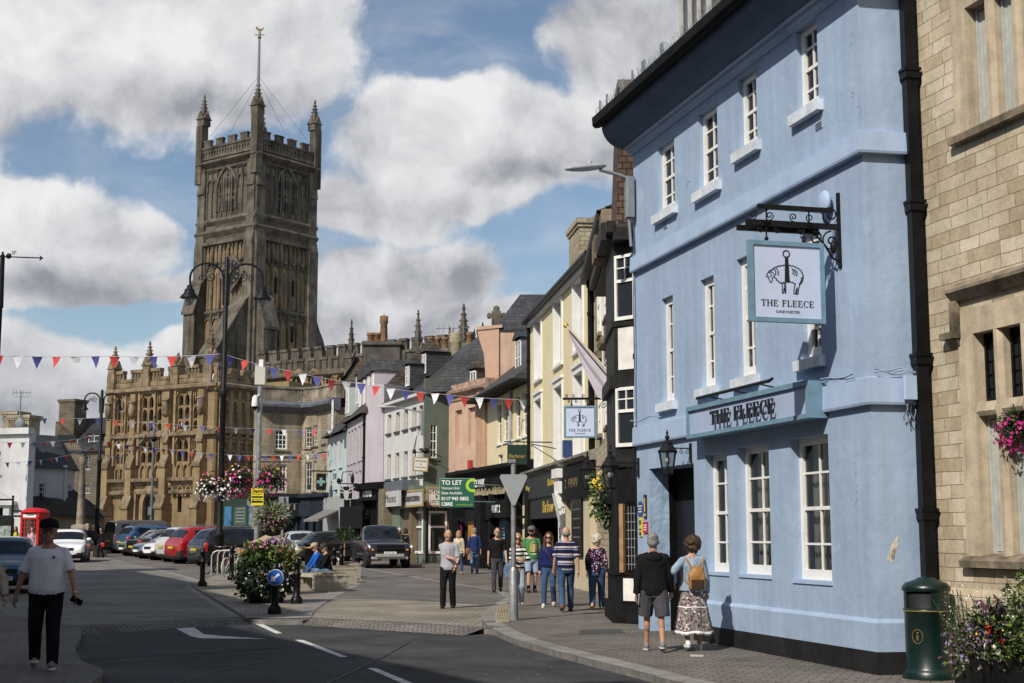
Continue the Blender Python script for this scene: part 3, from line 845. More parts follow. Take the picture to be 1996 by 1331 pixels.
serif_text('THE FLEECE',hh,lt,(xl+xr)/2,(fzb+fzt)/2-hh*0.52,-0.31,-0.285,sx=(xr-xl)/w0)
lt.build('lettering',INKK,fas)
rl=MB();ra,rz_=PW.at(1352,778,-0.36);rb,_=PW.at(1492,752,-0.36)
rl.tube([(ra,-0.3,fzt+0.1),(rb,-0.3,fzt+0.1)],0.026,10);rl.tube([(rb,-0.3,fzt+0.1),(rb+0.1,-0.3,fzt+0.12)],0.022,8)
for q in (0.15,0.5,0.85):rl.tube([(ra+(rb-ra)*q,-0.3,fzt+0.1),(ra+(rb-ra)*q,-0.02,fzt+0.05)],0.012,6)
rl.build('lamp_rail',BLACK,fas)
# ---- the sheep drawn on both hanging signs, on a board 1 x 1 centred at the origin
def sheep(mb,k,y0,y1):
 def st(pts,w=0.010):
  pts=[Vector(((p[0]-361)/340.0,-(p[1]-535)/340.0)) for p in pts]
  for i in range(len(pts)-1):
   a,b=pts[i],pts[i+1];t=(b-a)
   if t.length<1e-5:continue
   t.normalize();n=Vector((-t.y,t.x))*w/2;t=t*w*0.3
   mb.exty([((p.x)*k,(p.y)*k) for p in (a-n-t,b-n+t,b+n+t,a+n-t)],y0+0.0004*(i%4),y1)
 def curl(pts,n,amp):
  out=[]
  P=smooth_path(pts,8)
  for i,p in enumerate(P):
   t=P[min(i+1,len(P)-1)]-P[max(i-1,0)];t.normalize()
   out.append(p+Vector((-t.y,t.x))*amp*math.sin(i*1.35))
  return [(p.x,p.y) for p in out]
 st(curl([(284,492),(300,480),(325,471),(352,467),(380,467),(405,472),(428,484),(441,502),(444,522),(436,545),(424,556)],30,2.4))
 st(curl([(424,556),(432,540),(438,520)],10,2))
 st(curl([(300,528),(312,543),(328,552),(350,549),(378,545),(398,552)],20,2.0))
 for q in range(2):
  st(curl([(296+q*13,486-q*3),(304+q*13,500),(300+q*14,516)],8,2.2),0.007)
 for q in range(3):
  st(curl([(388+q*10,480+q*3),(394+q*10,492+q*5),(390+q*9,508+q*4)],8,2.0),0.007)
 st([(284,492),(272,496),(264,506),(256,520),(257,527),(266,526)])
 st([(266,526),(268,540),(276,553),(284,545),(285,530),(296,522)])
 st([(268,503),(276,508),(282,518),(274,524)],0.008);st([(276,500),(290,506),(297,518)],0.008)
 st([(333,553),(336,575),(334,600),(341,601),(344,578)]);st([(345,552),(348,578),(349,600),(353,600),(353,575),(352,552)])
 st([(402,552),(398,570),(394,585),(394,602),(402,602),(404,586),(412,572)]);st([(412,572),(410,590),(408,603),(415,602),(418,580),(425,556)])
 def X(p):return ((p[0]-361)/340.0*k,-(p[1]-535)/340.0*k)
 mb.exty([X(p) for p in ((353,432),(369,432),(374,545),(349,545))],y0,y1)
 mb.exty([X(p) for p in ((356,424),(366,424),(369,432),(353,432))],y0,y1)
 for i in range(16):
  a,b=2*math.pi*i/16,2*math.pi*(i+1)/16
  mb.exty([X((360+r_*math.cos(w),412+r_*math.sin(w))) for r_,w in ((19,a),(19,b),(14,b),(14,a))],y0,y1)
def scroll(mb,c,r,turns,a0,plane,th=0.008,flip=1):
 """flat spiral of bar in the xz plane"""
 path=[]
 n=int(20*turns)
 for i in range(n+1):
  f=i/n;w=a0+flip*2*math.pi*turns*f;rr_=r*(1-0.85*f)
  path.append((c[0]+rr_*math.cos(w),c[1],c[2]+rr_*math.sin(w)))
 mb.tube(path,th,5)
def hanging_sign(loc,ang,k,label,arm_out,town=True):
 """board hangs in its own xz plane; the wall is towards +x"""
 t=thing('hanging_sign',label,'hanging sign',loc,ang,'square pub signs with a sheep emblem')
 h=k/2
 MB().box(-h*.93,h*.93,-0.02,0.02,-h*.93,h*.93).build('board',SIGNF,t)
 f=MB();w=k*0.055
 f.box(-h,h,-0.04,0.04,h-w,h);f.box(-h,h,-0.04,0.04,-h,-h+w);f.box(-h,-h+w,-0.04,0.04,-h+w,h-w);f.box(h-w,h,-0.04,0.04,-h+w,h-w)
 f.build('sign_frame',BLUEG,t)
 for s_,nm in ((-1,'emblem'),):
  e=MB();sheep(e,k*0.88,-0.026,-0.0205);e.T=Matrix()
  e.build('emblem',INKK,t,loc=(0,0,0.03*k))
 l=MB();hh=0.078*k;w0=serif_text('THE FLEECE',hh,MB(),0,0,0,1)
 serif_text('THE FLEECE',hh,l,0,-0.305*k,-0.026,-0.0205,sx=0.70*k/w0);l.build('lettering',INKK,t)
 if town:text_mesh('CIRENCESTER',0.042*k,mat('grey_lettering',(0.16,0.17,0.2),0.6,0),t,(0,-0.024,-0.37*k),name='small_lettering',ext=0.002,sx=1.25)
 ir=MB();z=h+0.19*k
 ir.box(-h-0.02,arm_out,-0.025,0.025,z,z+0.07*k)
 for x in (-h*0.5,h*0.5):
  ir.tube([(x,0,z),(x,0,h)],0.012,6);ir.ball((x,0,h+0.03*k),0.03,8,6)
 for x in (-0.42,-0.2,0.12,0.34):
  scroll(ir,(x*k,0,z+0.13*k),0.055*k,1.4,-1.6 if x<0 else 1.6+3.1,0,0.008,1 if x<0 else -1)
  scroll(ir,(x*k+0.1*k,0,z-0.05*k),0.045*k,1.3,1.6,0,0.008,1)
 return t,ir,z
def pubpt(k_,m_,z):return PW.M@Vector((k_,-m_,z))
kx,_=PW.at(1638,470)
near_w=1.06;mid=0.79
_,zs0=PW.at(1635,622);
c_=pubpt(kx,mid,0);zt_=D(1534,550,c_.y).z;
hs,ir,z=hanging_sign((c_.x,c_.y,zt_),PW.ang+math.pi/2,near_w,'large square pub sign with sheep emblem on long scrolled bracket of the blue inn',mid)
for zz in (z+0.2,):
 ir.box(-0.42,mid-0.16,-0.12,-0.06,zz,zz+0.06);ir.box(-0.62,mid-0.25,0.1,0.15,z-0.05,z+0.02)
for x in (-0.3,0.3):ir.box(x,x+0.03,-0.1,0.13,z+0.03,z+0.06);ir.tube([(x,-0.09,z+0.05),(x,-0.09,z+0.22)],0.012,6)
ir.box(mid-0.03,mid,-0.03,0.03,z-0.5,z+0.5)
scroll(ir,(mid-0.13,0,z+0.2),0.13,1.5,-1.57,0,0.011,-1);scroll(ir,(mid-0.13,0,z-0.16),0.14,1.5,1.57,0,0.012,1)
scroll(ir,(mid-0.36,0,z-0.12),0.1,1.4,1.57,0,0.011,-1)
ir.tube([(mid-0.02,0,z-0.42),(mid-0.12,0,z-0.38),(mid-0.22,0,z-0.22),(mid-0.4,0,z-0.03)],0.014,6)
ir.ball((mid-0.1,0,z-0.23),(0.05,0.05,0.09),8,6)
ir.build('bracket',IRON,hs)
# ---- wall lanterns
LGLASS=glassmat('lantern_glass',(0.04,0.045,0.05),0.06,0.7)
def lantern(loc,ang,k,arm,label):
 t=thing('wall_lantern',label,'lantern',loc,ang,'black wall lanterns')
 b=MB()
 r0,r1=0.13*k,0.21*k;z0,z1=-0.5*k,0.0
 for i in range(6):
  w=math.pi/3*i+0.26
  b.tube([(r0*math.cos(w),r0*math.sin(w),z0),(r1*math.cos(w),r1*math.sin(w),z1)],0.014*k,5)
 b.lathe([(0.09*k,z0-0.05*k),(0.14*k,z0-0.02*k),(0.14*k,z0+0.015*k)],6,ph=0.26,smooth=False)
 b.lathe([(0.235*k,z1-0.02*k),(0.245*k,z1+0.01*k),(0.13*k,z1+0.15*k),(0.125*k,z1+0.2*k),(0.1*k,z1+0.21*k),(0.05*k,z1+0.27*k)],6,ph=0.26,smooth=False)
 b.lathe([(0.02*k,z1+0.26*k),(0.05*k,z1+0.3*k),(0.055*k,z1+0.34*k),(0.02*k,z1+0.38*k),(0.032*k,z1+0.42*k),(0.005*k,z1+0.5*k)],10)
 b.build('lantern_frame',IRON,t)
 g=MB();g.lathe([(r0*0.97,z0),(r1*0.97,z1-0.02)],6,ph=0.26,smooth=False);g.build('glazing',LGLASS,t)
 u=MB();u.ball((0,0,-0.2*k),(0.07*k,0.07*k,0.085*k),12,8);u.tube([(0,0,-0.12*k),(0,0,0)],0.035*k,8);u.build('bulb',mat('clear_bulb',(0.6,0.58,0.5),0.2,0),t)
 a=MB()
 a.tube([(0.1*k,0,0.08*k),(arm,0,0.08*k)],0.016*k,6)
 for q in (0.35,0.6,0.82):
  scroll(a,(arm*q,0,0.0),0.06*k,1.3,1.57,0,0.009*k,1 if q<0.7 else -1)
 a.box(arm-0.03,arm,-0.03,0.03,-0.25*k,0.2*k)
 a.build('bracket',IRON,t)
 return t
def wall_lantern(wall,px,py,out,k,label):
 x,z=wall.at(px,py,-out)
 p=wall.M@Vector((x,-out,z))
 return lantern(p,wall.ang+math.pi/2,k,out,label)
wall_lantern(PW,1301,880,0.42,0.72,'black iron lantern with round bulb over the inn doorway')
lx,lz=PW.at(1212,905,-0.55)
lantern(PW.M@Vector((0.12,-0.55,lz)),PW.ang+math.pi/2,0.78,0.55,'black iron lantern on the far corner of the blue inn')
# ---- small plaques by the door
def plaque(px,py,w,h,label,build,shape='plaque'):
 x,z=PW.at(px,py)
 t=thing('plaque',label,'plaque',PW.M@Vector((x,-0.012,z)),PW.ang)
 build(t);return t
def pq1(t):
 MB().lathe([(0.15,-0.012),(0.15,0.0)],24).build('disc',mat('plaque_blue',(0.03,0.06,0.25),0.4,0.05),t,).rotation_euler=(math.pi/2,0,0)
 for i,s_ in enumerate((0.2,0.14,0.18)):MB().box(-s_/2,s_/2,-0.006,-0.001,0.05-i*0.05,0.07-i*0.05).build('inscription',WHITE,t)
plaque(1249,993,0,0,'round blue plaque on the wall beside the inn doorway',pq1)
def pqr(c,w,h,bars):
 def f(t):
  MB().cbox(-w/2,w/2,-0.012,0.01,-h/2,h/2,0.002).build('plate',c,t)
  for (a,b,c_,d_,m_) in bars:MB().box(a,b,-0.017,-0.013,c_,d_).build('inscription',m_,t)
 return f
YEL=mat('sign_yellow',(0.75,0.55,0.03),0.5,0.05,5);REDP=mat('plaque_red',(0.45,0.03,0.04),0.5,0.1,5)
plaque(1259,987,0,0,'tall narrow dark plaque with gold stripe by the doorway',pqr(mat('plaque_navy',(0.015,0.02,0.05),0.4,0.1),0.13,0.42,[(-0.02,0.02,-0.1,0.15,YEL),(-0.05,0.05,-0.17,-0.13,YEL)]))
plaque(1250.5,1027,0,0,'tall yellow rating plaque on the wall by the doorway',pqr(YEL,0.12,0.34,[(-0.045,-0.01,0.04,0.12,INKK),(0.01,0.045,0.04,0.12,INKK),(-0.045,0.045,-0.06,-0.03,INKK),(-0.045,0.045,-0.15,-0.09,INKK)]))
plaque(1260,1028,0,0,'small red shield plaque beside the yellow one by the doorway',pqr(REDP,0.22,0.2,[(-0.07,0.07,0.03,0.05,WHITE),(-0.07,0.07,-0.01,0.01,WHITE),(-0.07,0.07,-0.05,-0.03,WHITE)]))
# ---- street light on the far corner of the inn
sx_,sz_=PW.at(1236,372,-0.12)
stl=thing('street_light','grey street light head on an arm from the top corner of the blue inn','street light',PW.M@Vector((0.12,-0.14,sz_)),PW.ang)
b=MB();b.cbox(-0.08,0.08,-0.06,0.1,-0.45,0.33,0.02);b.build('control_box',GREYM,stl)
b=MB();b.tube([(0,-0.02,0.3),(-0.02,-0.2,0.36),(-0.05,-0.55,0.44)],0.035,8);b.tube([(0,0,-0.45),(0.02,0.03,-1.0)],0.03,6);b.build('arm',GREYM,stl)
b=MB();b.T=Matrix.Translation((-0.07,-0.82,0.47))@Matrix.Rotation(rad(8),4,'X')
b.ball((0,0,0),(0.13,0.42,0.07),16,8);b.ball((0,0.1,0.08),(0.05,0.05,0.05),8,6);b.build('lamp_head',mat('pale_grey_lamp_shell',(0.4,0.41,0.42),0.4,0.1,5),stl)
# ================= buildings along the right of the street
ASHLAR=brickmat('honey_ashlar',(0.43,0.35,0.235),(0.63,0.555,0.425),(0.23,0.19,0.135),0.40,0.165,0.006,0.88,bump=0.016,dirt=0.3,rag=0.03,squash=1.6,dscale=1.1)
DRESSED=mat('dressed_limestone',(0.54,0.45,0.32),0.88,0.16,3.0,bump=0.008,bscale=22,streak=0.3)
SOOTST=mat('sooty_limestone',(0.24,0.195,0.135),0.9,0.45,2.2,bump=0.012,bscale=18,streak=0.4)
# ---- the stone building on the right
s0=PW.M@Vector((cx,cy,0));s0=Vector((s0.x+0.10,s0.y-0.02))
ang_=math.atan2(-0.96,0.28)
SW=Wall((s0.x,s0.y),(s0.x+7.0*math.cos(ang_),s0.y+7.0*math.sin(ang_)),z0=0.0)
sb=SW.thing('stone_building','honey coloured ashlar building with stone mullioned windows beside the blue inn','stone building')
a0_,_=SW.at(1880,120);a1_,_=SW.at(1908,850)
xw0=a0_+0.06;_,uz=SW.at(1895,250);_,lzb=SW.at(1935,1085);_,lzt=SW.at(1905,655);_,ltr=SW.at(1935,790)
xw1=a1_-0.02
UT=SW.at(1895,8)[1]+.06
def mull(x0,n,w,mw):return [(x0+i*(w+mw),x0+i*(w+mw)+w) for i in range(n)]
LW=mull(xw1,3,0.36,0.15);UW=mull(xw0,3,0.36,0.15)
opsS=[(LW[0][0]-0.0,LW[-1][1],lzb,lzt+0.1,0.2),(UW[0][0],UW[-1][1],uz,UT,0.2)]
facade(SW.W,11.5,opsS,D_=8.0).build('wall',ASHLAR,sb)
for (W3,za_,zb_,tr) in ((LW,lzb,lzt+0.1,ltr),(UW,uz,UT,None)):
 su=MB()
 x0,x1=W3[0][0],W3[-1][1]
 su.box(x0-0.30,x0+0.002,-0.012,0.16,za_-0.05,zb_+0.25);su.box(x1-0.002,x1+0.30,-0.012,0.16,za_-0.05,zb_+0.25)
 su.box(x0,x1,-0.012,0.16,zb_-0.06,zb_+0.25)
 for i in range(2):su.extr([(W3[i][1],0.17),(W3[i][1],0.05),(W3[i][1]+0.045,-0.01),(W3[i+1][0]-0.045,-0.01),(W3[i+1][0],0.05),(W3[i+1][0],0.17)],za_,zb_-0.06)
 if tr:
  for a,b in W3:su.extx([(-0.01,tr-0.05),(0.02,tr-0.1),(0.17,tr-0.1),(0.17,tr+0.06),(0.02,tr+0.06)],a-0.01,b+0.01)
 su.build('window_surround',DRESSED,sb)
 s_=MB();s_.extx([(-0.1,za_-0.13),(0.2,za_-0.13),(0.2,za_+0.05),(-0.03,za_+0.0),(-0.11,za_-0.05)],x0-0.34,x1+0.34);s_.build('sill',SOOTST,sb)
 for a,b in W3:
  zs_=[(za_,tr-0.1),(tr+0.06,zb_-0.06)] if tr else [(za_,zb_-0.06)]
  for j,(c,e) in enumerate(zs_):
   f=MB();f.box(a+0.015,a+0.05,0.13,0.17,c,e);f.box(b-0.05,b-0.015,0.13,0.17,c,e);f.box(a+0.05,b-0.05,0.13,0.17,e-0.035,e);f.box(a+0.05,b-0.05,0.13,0.17,c,c+0.05)
   if tr and j==1:
    for q in (1,2):f.box(a+0.04+q*0.09,a+0.048+q*0.09,0.145,0.158,c+0.05,e-0.035)
    for q in range(1,5):f.box(a+0.05,b-0.05,0.142,0.157,c+(e-c)*q/5,c+(e-c)*q/5+0.008)
   w=f.build('window',BLACK if (tr and j==1) else mat('pale_grey_casement',(0.42,0.44,0.42),0.5,0.1,6),sb)
   MB().poly([(a,0.165,c),(b,0.165,c),(b,0.165,e),(a,0.165,e)]).build('pane',GLASS,w)
   if not (tr and j==1):
    k=MB();n=8;vs=[]
    for i in range(n+1):vs+=[(a+0.05+0.17*i/n,0.155-0.006*math.sin(i*2.1),c+0.06),(a+0.05+0.17*i/n,0.155-0.006*math.sin(i*2.1),e-0.05)]
    k.add(vs,[(2*i,2*i+2,2*i+3,2*i+1) for i in range(n)],0,True);k.build('curtain',mat('pale_casement_curtain',(0.42,0.43,0.39),.9,.1,5),w)
hm=MB();x0,x1=LW[0][0]-0.34,LW[-1][1]+0.34;zt=lzt+0.52
hm.extx([(-0.002,zt-0.05),(-0.06,zt-0.05),(-0.15,zt+0.05),(-0.15,zt+0.09),(-0.002,zt+0.18)],x0,x1)
hm.box(x0,x0+0.1,-0.1,-0.002,zt-0.42,zt-0.05);hm.box(x0-0.2,x0+0.1,-0.12,-0.002,zt-0.5,zt-0.42);hm.extx([(-0.003,zt-0.62),(-0.08,zt-0.5),(-0.003,zt-0.5)],x0-0.12,x0+0.08)
hm.build('hood_mould',SOOTST,sb)
pl=MB();pl.extx([(-0.09,-0.3),(-0.09,0.95),(-0.02,1.06),(0.0,1.06),(0.0,-0.3)],0,SW.W);pl.build('plinth',ASHLAR,sb)
MB().add([(-0.3,-0.3,11.5),(SW.W,-0.3,11.5),(SW.W,4,15),(-0.3,4,15),(SW.W,8.3,11.5),(-0.3,8.3,11.5)],[(0,1,2,3),(3,2,4,5),(0,3,5),(1,4,2)]).build('roof',STONETILE,sb)
dp_t,dp_b=PW.M@Vector((cx,cy,0)),None
pipe=thing('drainpipe','square black iron drainpipe between the blue inn and the stone building','drainpipe',(dp_t.x-0.02,dp_t.y-0.10,0.0),PW.ang+math.atan2(d.y,d.x))
pb=MB();pb.box(-0.075,0.075,-0.07,0.07,0.0,10.5);pb.build('pipe',BLACK,pipe)
for i,(px,py) in enumerate(((1797,148),(1808,405),(1817,703),(1829,1005))):
 z=D(px,py,dp_t.y-0.1).z
 c=MB();c.box(-0.1,0.1,-0.095,0.08,z-0.05,z+0.05);c.box(-0.115,0.115,-0.11,0.08,z+0.05,z+0.09);c.box(0.09,0.17,-0.03,0.02,z-0.13,z-0.02);c.build('pipe_collar',BLACK,pipe)
 # ---- generic frontage: wall, sash windows from pixel rectangles
def far_pt(near,vpx,px):
 """where the line from near towards vanishing column vpx crosses the sight line of column px"""
 dx=(vpx-998.0)/2772.0*0.992;k=(px-998.0)/2772.0*1.0
 kk=(px-998.0)/ray(px,900).y
 dd=(vpx-998.0)/ray(vpx,1045).y
 t=(kk*near[1]-near[0])/(dd-kk)
 return (near[0]+dd*t,near[1]+t)
def npt(px,Y):
 r=ray(px,900);return (r.x/r.y*Y,Y)
def pent(parent,W,H,D_,rise,over,m,name='roof',gable=None):
 mb=MB()
 mb.add([(-0.15,-over,H),(W+0.15,-over,H),(W+0.15,D_/2,H+rise),(-0.15,D_/2,H+rise),(W+0.15,D_+over,H),(-0.15,D_+over,H),(-0.15,-over,H-0.1),(W+0.15,-over,H-0.1)],[(0,1,2,3),(3,2,4,5),(6,7,1,0),(5,0,3)[::-1],(1,4,2)],0)
 return mb.build(name,m,parent)
def stack(parent,x0,x1,y0,y1,z0,z1,m,pots=0,cap=0.12):
 mb=MB();mb.box(x0,x1,y0,y1,z0,z1);mb.box(x0-cap,x1+cap,y0-cap,y1+cap,z1-0.18,z1);mb.box(x0-cap/2,x1+cap/2,y0-cap/2,y1+cap/2,z1-0.3,z1-0.18)
 o=mb.build('chimney',m,parent)
 for i in range(pots):
  x=x0+(x1-x0)*(i+0.5)/pots
  MB().lathe([(0.15,z1),(0.13,z1+0.1),(0.12,z1+0.5),(0.16,z1+0.53),(0.16,z1+0.62),(0.1,z1+0.62)],10,((x),(y0+y1)/2,0)).build('chimney_pot',POT,o)
 return o
POT=mat('terracotta_pot',(0.2,0.11,0.06),0.85,0.3,5)
def dormer(parent,x,w,zb,h,y,m,rm,wm=None,depth=2.0,gable=0.35):
 mb=MB();mb.box(x,x+w,y,y+depth,zb,zb+h);o=mb.build('dormer',m,parent)
 r_=MB();r_.add([(x-0.12,y-0.15,zb+h),(x+w+0.12,y-0.15,zb+h),(x+w/2,y-0.15,zb+h+gable),(x-0.12,y+depth,zb+h),(x+w+0.12,y+depth,zb+h),(x+w/2,y+depth,zb+h+gable)],[(0,1,2),(0,2,5,3),(1,4,5,2)]);r_.build('dormer_roof',rm,o)
 f=MB()
 a,b,c,e=x+0.12,x+w-0.12,zb+0.15,zb+h-0.1
 f.box(a,a+0.06,y-0.05,y-0.002,c,e);f.box(b-0.06,b,y-0.05,y-0.002,c,e);f.box(a+0.06,b-0.06,y-0.05,y-0.002,e-0.06,e);f.box(a+0.06,b-0.06,y-0.05,y-0.002,c,c+0.07)
 f.box((a+b)/2-0.03,(a+b)/2+0.03,y-0.045,y-0.004,c+0.07,e-0.06);f.box(a+0.06,b-0.06,y-0.042,y-0.006,(c+e)/2-0.02,(c+e)/2+0.02)
 f.build('dormer_window',WHITE,o)
 MB().poly([(a,y-0.012,c),(b,y-0.012,c),(b,y-0.012,e),(a,y-0.012,e)]).build('pane',GLASS,o)
 return o
def downpipe(parent,x,z0,z1,m=None,r=0.05,head=True,y=-0.07):
 mb=MB();mb.tube([(x,y,z0),(x,y,z1)],r,8)
 if head:mb.box(x-0.13,x+0.13,y-0.1,y+0.06,z1-0.05,z1+0.22)
 z=z0+1.2
 while z<z1-0.4:mb.box(x-r-0.02,x+r+0.02,y-r-0.015,y+r,z,z+0.09);z+=1.8
 return mb.build('downpipe',m or BLACK,parent)
 # ---- black and white timber house just beyond the inn
RUBBLE=brickmat('rubble_limestone',(0.42,0.35,0.24),(0.55,0.47,0.34),(0.3,0.26,0.19),0.35,0.16,0.015,0.9,bump=0.03,dirt=0.45,rag=0.09)
TIMB=mat('black_tarred_timber',(0.014,0.013,0.012),0.6,0.4,5,bump=0.008,bscale=15)
LIME=mat('white_limewash_panel',(0.72,0.70,0.66),0.8,0.1,4)
yn=npt(1160,42.5)
BL,BR=Vector(yn),Vector((2.42,27.2))
BW_=Wall(BL,BR,z0=gz(30))
th=BW_.thing('timber_house','narrow black timbered house with stone wall and jettied bay between blue inn and yellow house','timber house')
Hb=BW_.at(1160,470)[1]+0.3
Hb=7.6;by=BW_.W;facade(by-6.5,9.4,[],D_=6).build('wall',RUBBLE,th);o_=facade(6.5,Hb,[],D_=5.8).build('near_wall',RUBBLE,th);o_.location.x=by-6.5
by=BW_.W
zj0=D(1190,905,27.5).z;zj1=D(1200,470,27.5).z
def canted(z0,z1,out,m,name,x0=by-3.2,parent=th):
 mb=MB();mb.extr([(x0,0.05),(x0+0.3,-out),(by-0.42,-out),(by+0.06,0.05)],z0,z1);return mb.build(name,m,parent)
canted(0.0,zj0,0.40,BLACKM,'shopfront')
canted(zj0,zj1,0.42,TIMB,'bay')
zr1=D(1200,745,27.3).z;zr0=D(1200,632,27.3).z;
canted(zr1-0.14,zr1+0.12,0.52,TIMB,'bay_rail');canted(zj1,zj1+0.35,0.66,TIMB,'bay_eaves');canted(zr0-0.05,zr0+0.06,0.47,TIMB,'bay_rail');canted(zj0-0.1,zj0+0.1,0.5,TIMB,'bay_rail')
P0,P1=Vector((by-0.42,-0.42,0)),Vector((by+0.06,0.05,0))
cd=(P1-P0).normalized();cn=Vector((cd.y,-cd.x,0));cl_=(P1-P0).length
def cant_frame():
 M_=Matrix.Identity(4);M_.col[0][:3]=cd;M_.col[1][:3]=-cn;M_.col[2][:3]=(0,0,1);M_.col[3][:3]=P0;return M_
CF=cant_frame()
def cant_win(z0,z1,a=0.06,b=None,cols=2,sashz=0.6):
 b=b or cl_-0.08
 f=MB();f.T=CF
 f.box(a,a+0.06,-0.05,-0.002,z0,z1);f.box(b-0.06,b,-0.05,-0.002,z0,z1);f.box(a+0.06,b-0.06,-0.05,-0.002,z1-0.06,z1);f.box(a+0.06,b-0.06,-0.05,-0.002,z0,z0+0.07)
 zm=z0+(z1-z0)*sashz;f.box(a+0.06,b-0.06,-0.047,-0.004,zm-0.03,zm+0.03)
 f.box((a+b)/2-0.012,(a+b)/2+0.012,-0.04,-0.006,zm+0.03,z1-0.06)
 f.box(a+0.06,b-0.06,-0.038,-0.008,(zm+z1)/2-0.012,(zm+z1)/2+0.012)
 w=f.build('window',WHITE,th)
 p=MB();p.T=CF;p.poly([(a,-0.012,z0),(b,-0.012,z0),(b,-0.012,z1),(a,-0.012,z1)]);p.build('pane',GLASS,w)
cant_win(D(1200,625,27.2).z,D(1200,497,27.2).z);cant_win(D(1200,880,27.2).z+0.06,D(1200,757,27.2).z)
f=MB();f.T=CF;f.box(0.12,cl_-0.12,-0.02,-0.002,D(1200,722,27.2).z,D(1200,640,27.2).z);f.build('infill_panel',LIME,th)
WOOD=mat('bare_oak_post',(0.33,0.2,0.1),0.75,0.25,4,bump=0.006,bscale=18)
sf=MB();sf.T=CF
sf.box(0.14,0.24,-0.07,-0.002,0.95,2.25);sf.build('door_post',WOOD,th)
f=MB();f.T=CF
f.box(0.3,cl_-0.04,-0.03,-0.003,0.98,2.3);w=f.build('window',BLACK,th)
f=MB();f.T=CF
for i in range(4):f.box(0.34+i*0.075,0.352+i*0.075,-0.036,-0.031,1.0,2.2)
for j in range(7):f.box(0.3,cl_-0.05,-0.037,-0.031,1.1+j*0.16,1.112+j*0.16)
f.build('leaded_bars',mat('grey_lead_cames',(0.25,0.26,0.27),0.5,0.1),w)
canted(-0.1,0.36,0.5,BLACKM,'plinth_base');canted(0.36,0.9,0.43,BLACKM,'plinth');canted(0.9,0.97,0.48,BLACKM,'plinth_ledge')
f=MB();f.T=CF;f.box(0.2,cl_-0.1,-0.035,-0.003,0.42,0.84);f.build('white_panel',LIME,th)
eb=MB();eb.box(by-6.6,by+0.1,-0.45,0.1,Hb-0.25,Hb);eb.box(by-6.6,by+0.1,-0.58,-0.4,Hb-0.1,Hb+0.12);eb.box(-.1,by-6.4,-.4,.1,9.2,9.45);eb.build('eaves',TIMB,th)
for x,m_ in ((by-3.7,BLACK),(by-5.6,BLACK),(by+0.2,BLACK),(0.35,BLACK)):downpipe(th,x,3.4 if x<by-1 else 0.2,(9.1 if x<by-5 else Hb-0.35),m_,0.07,True,-0.14 if x<by-1 else -0.02)
sg=MB()
for x in (by-5.0,by-8.0,by-11):
 sg.box(x,x+0.25,-0.03,0.02,4.2,7.4 if x>by-7 else 9.2)
sg.build('stone_quoin',LIME,th)
for x in (by-6.6,by-9.6,by-12.6):
 for z in (4.4,7.2):
  window(th,(x,x+1.1,z,z+1.7),0.0,2,4,dy=0.0,sill=(SOOTST,0.1,0.1,0.1))
hd=MB()
for x in (by-6.6,by-9.6,by-12.6):hd.extx([(0,6.45),(-0.2,6.45),(-0.24,6.6),(0,6.75)],x-0.2,x+1.3)
hd.build('hood_mould',SOOTST,th)
MB().add([(-0.1,-0.4,9.4),(by-6.3,-0.4,9.4),(by-6.3,3,11),(-0.1,3,11),(by-6.3,6,9.4),(-.1,6,9.4)],[(0,1,2,3),(3,2,4,5),(0,3,5),(1,4,2)]).build('roof',STONETILE,th)
MB().add([(by-6.5,-0.5,Hb),(by+0.1,-0.5,Hb),(by+0.1,3,Hb+1.7),(by-6.5,3,Hb+1.7),(by+.1,6,Hb),(by-6.5,6,Hb)],[(0,1,2,3),(3,2,4,5),(0,3,5),(1,4,2)]).build('roof',STONETILE,th)
TILEH=brickmat('brown_hung_tiles',(0.1,0.06,0.045),(0.16,0.10,0.075),(0.03,0.02,0.018),0.17,0.13,0.012,0.85,bump=0.02,dirt=0.4)
q0,q1=D(1199,400,27.6),D(1262,168,27.6)
tch=MB();tch.T=BW_.I@Matrix.Translation((0,0,0))
xl_,xr_,zt_=q0.x,q1.x+0.15,q1.z
tch.add([(xl_,27.4,7.7),(xr_,27.4,7.7),(xr_,29,7.7),(xl_,29,7.7),(xl_+0.12,27.4,zt_-0.1),(xr_,27.4,zt_-0.1),(xr_,29,zt_-0.1),(xl_+0.12,29,zt_-0.1)],[(0,1,5,4),(1,2,6,5),(2,3,7,6),(3,0,4,7),(4,5,6,7)])
tco=tch.build('tile_hung_stack',TILEH,th)
c=MB();c.T=BW_.I.copy();c.box(xl_+0.06,xr_+0.05,27.35,29.05,zt_-0.1,zt_+0.06);c.build('stack_capping',SOOTST,tco)
for (px,py,w_) in ((1188,420,0.35),(1196,448,0.5),(1178,470,0.45)):
 p=D(px,py,29.5);c=MB();c.T=BW_.I.copy();c.box(p.x-w_/2,p.x+w_/2,29.3,30.2,p.z-0.4,p.z+0.1);c.build('stone_corbel',SOOTST,th)
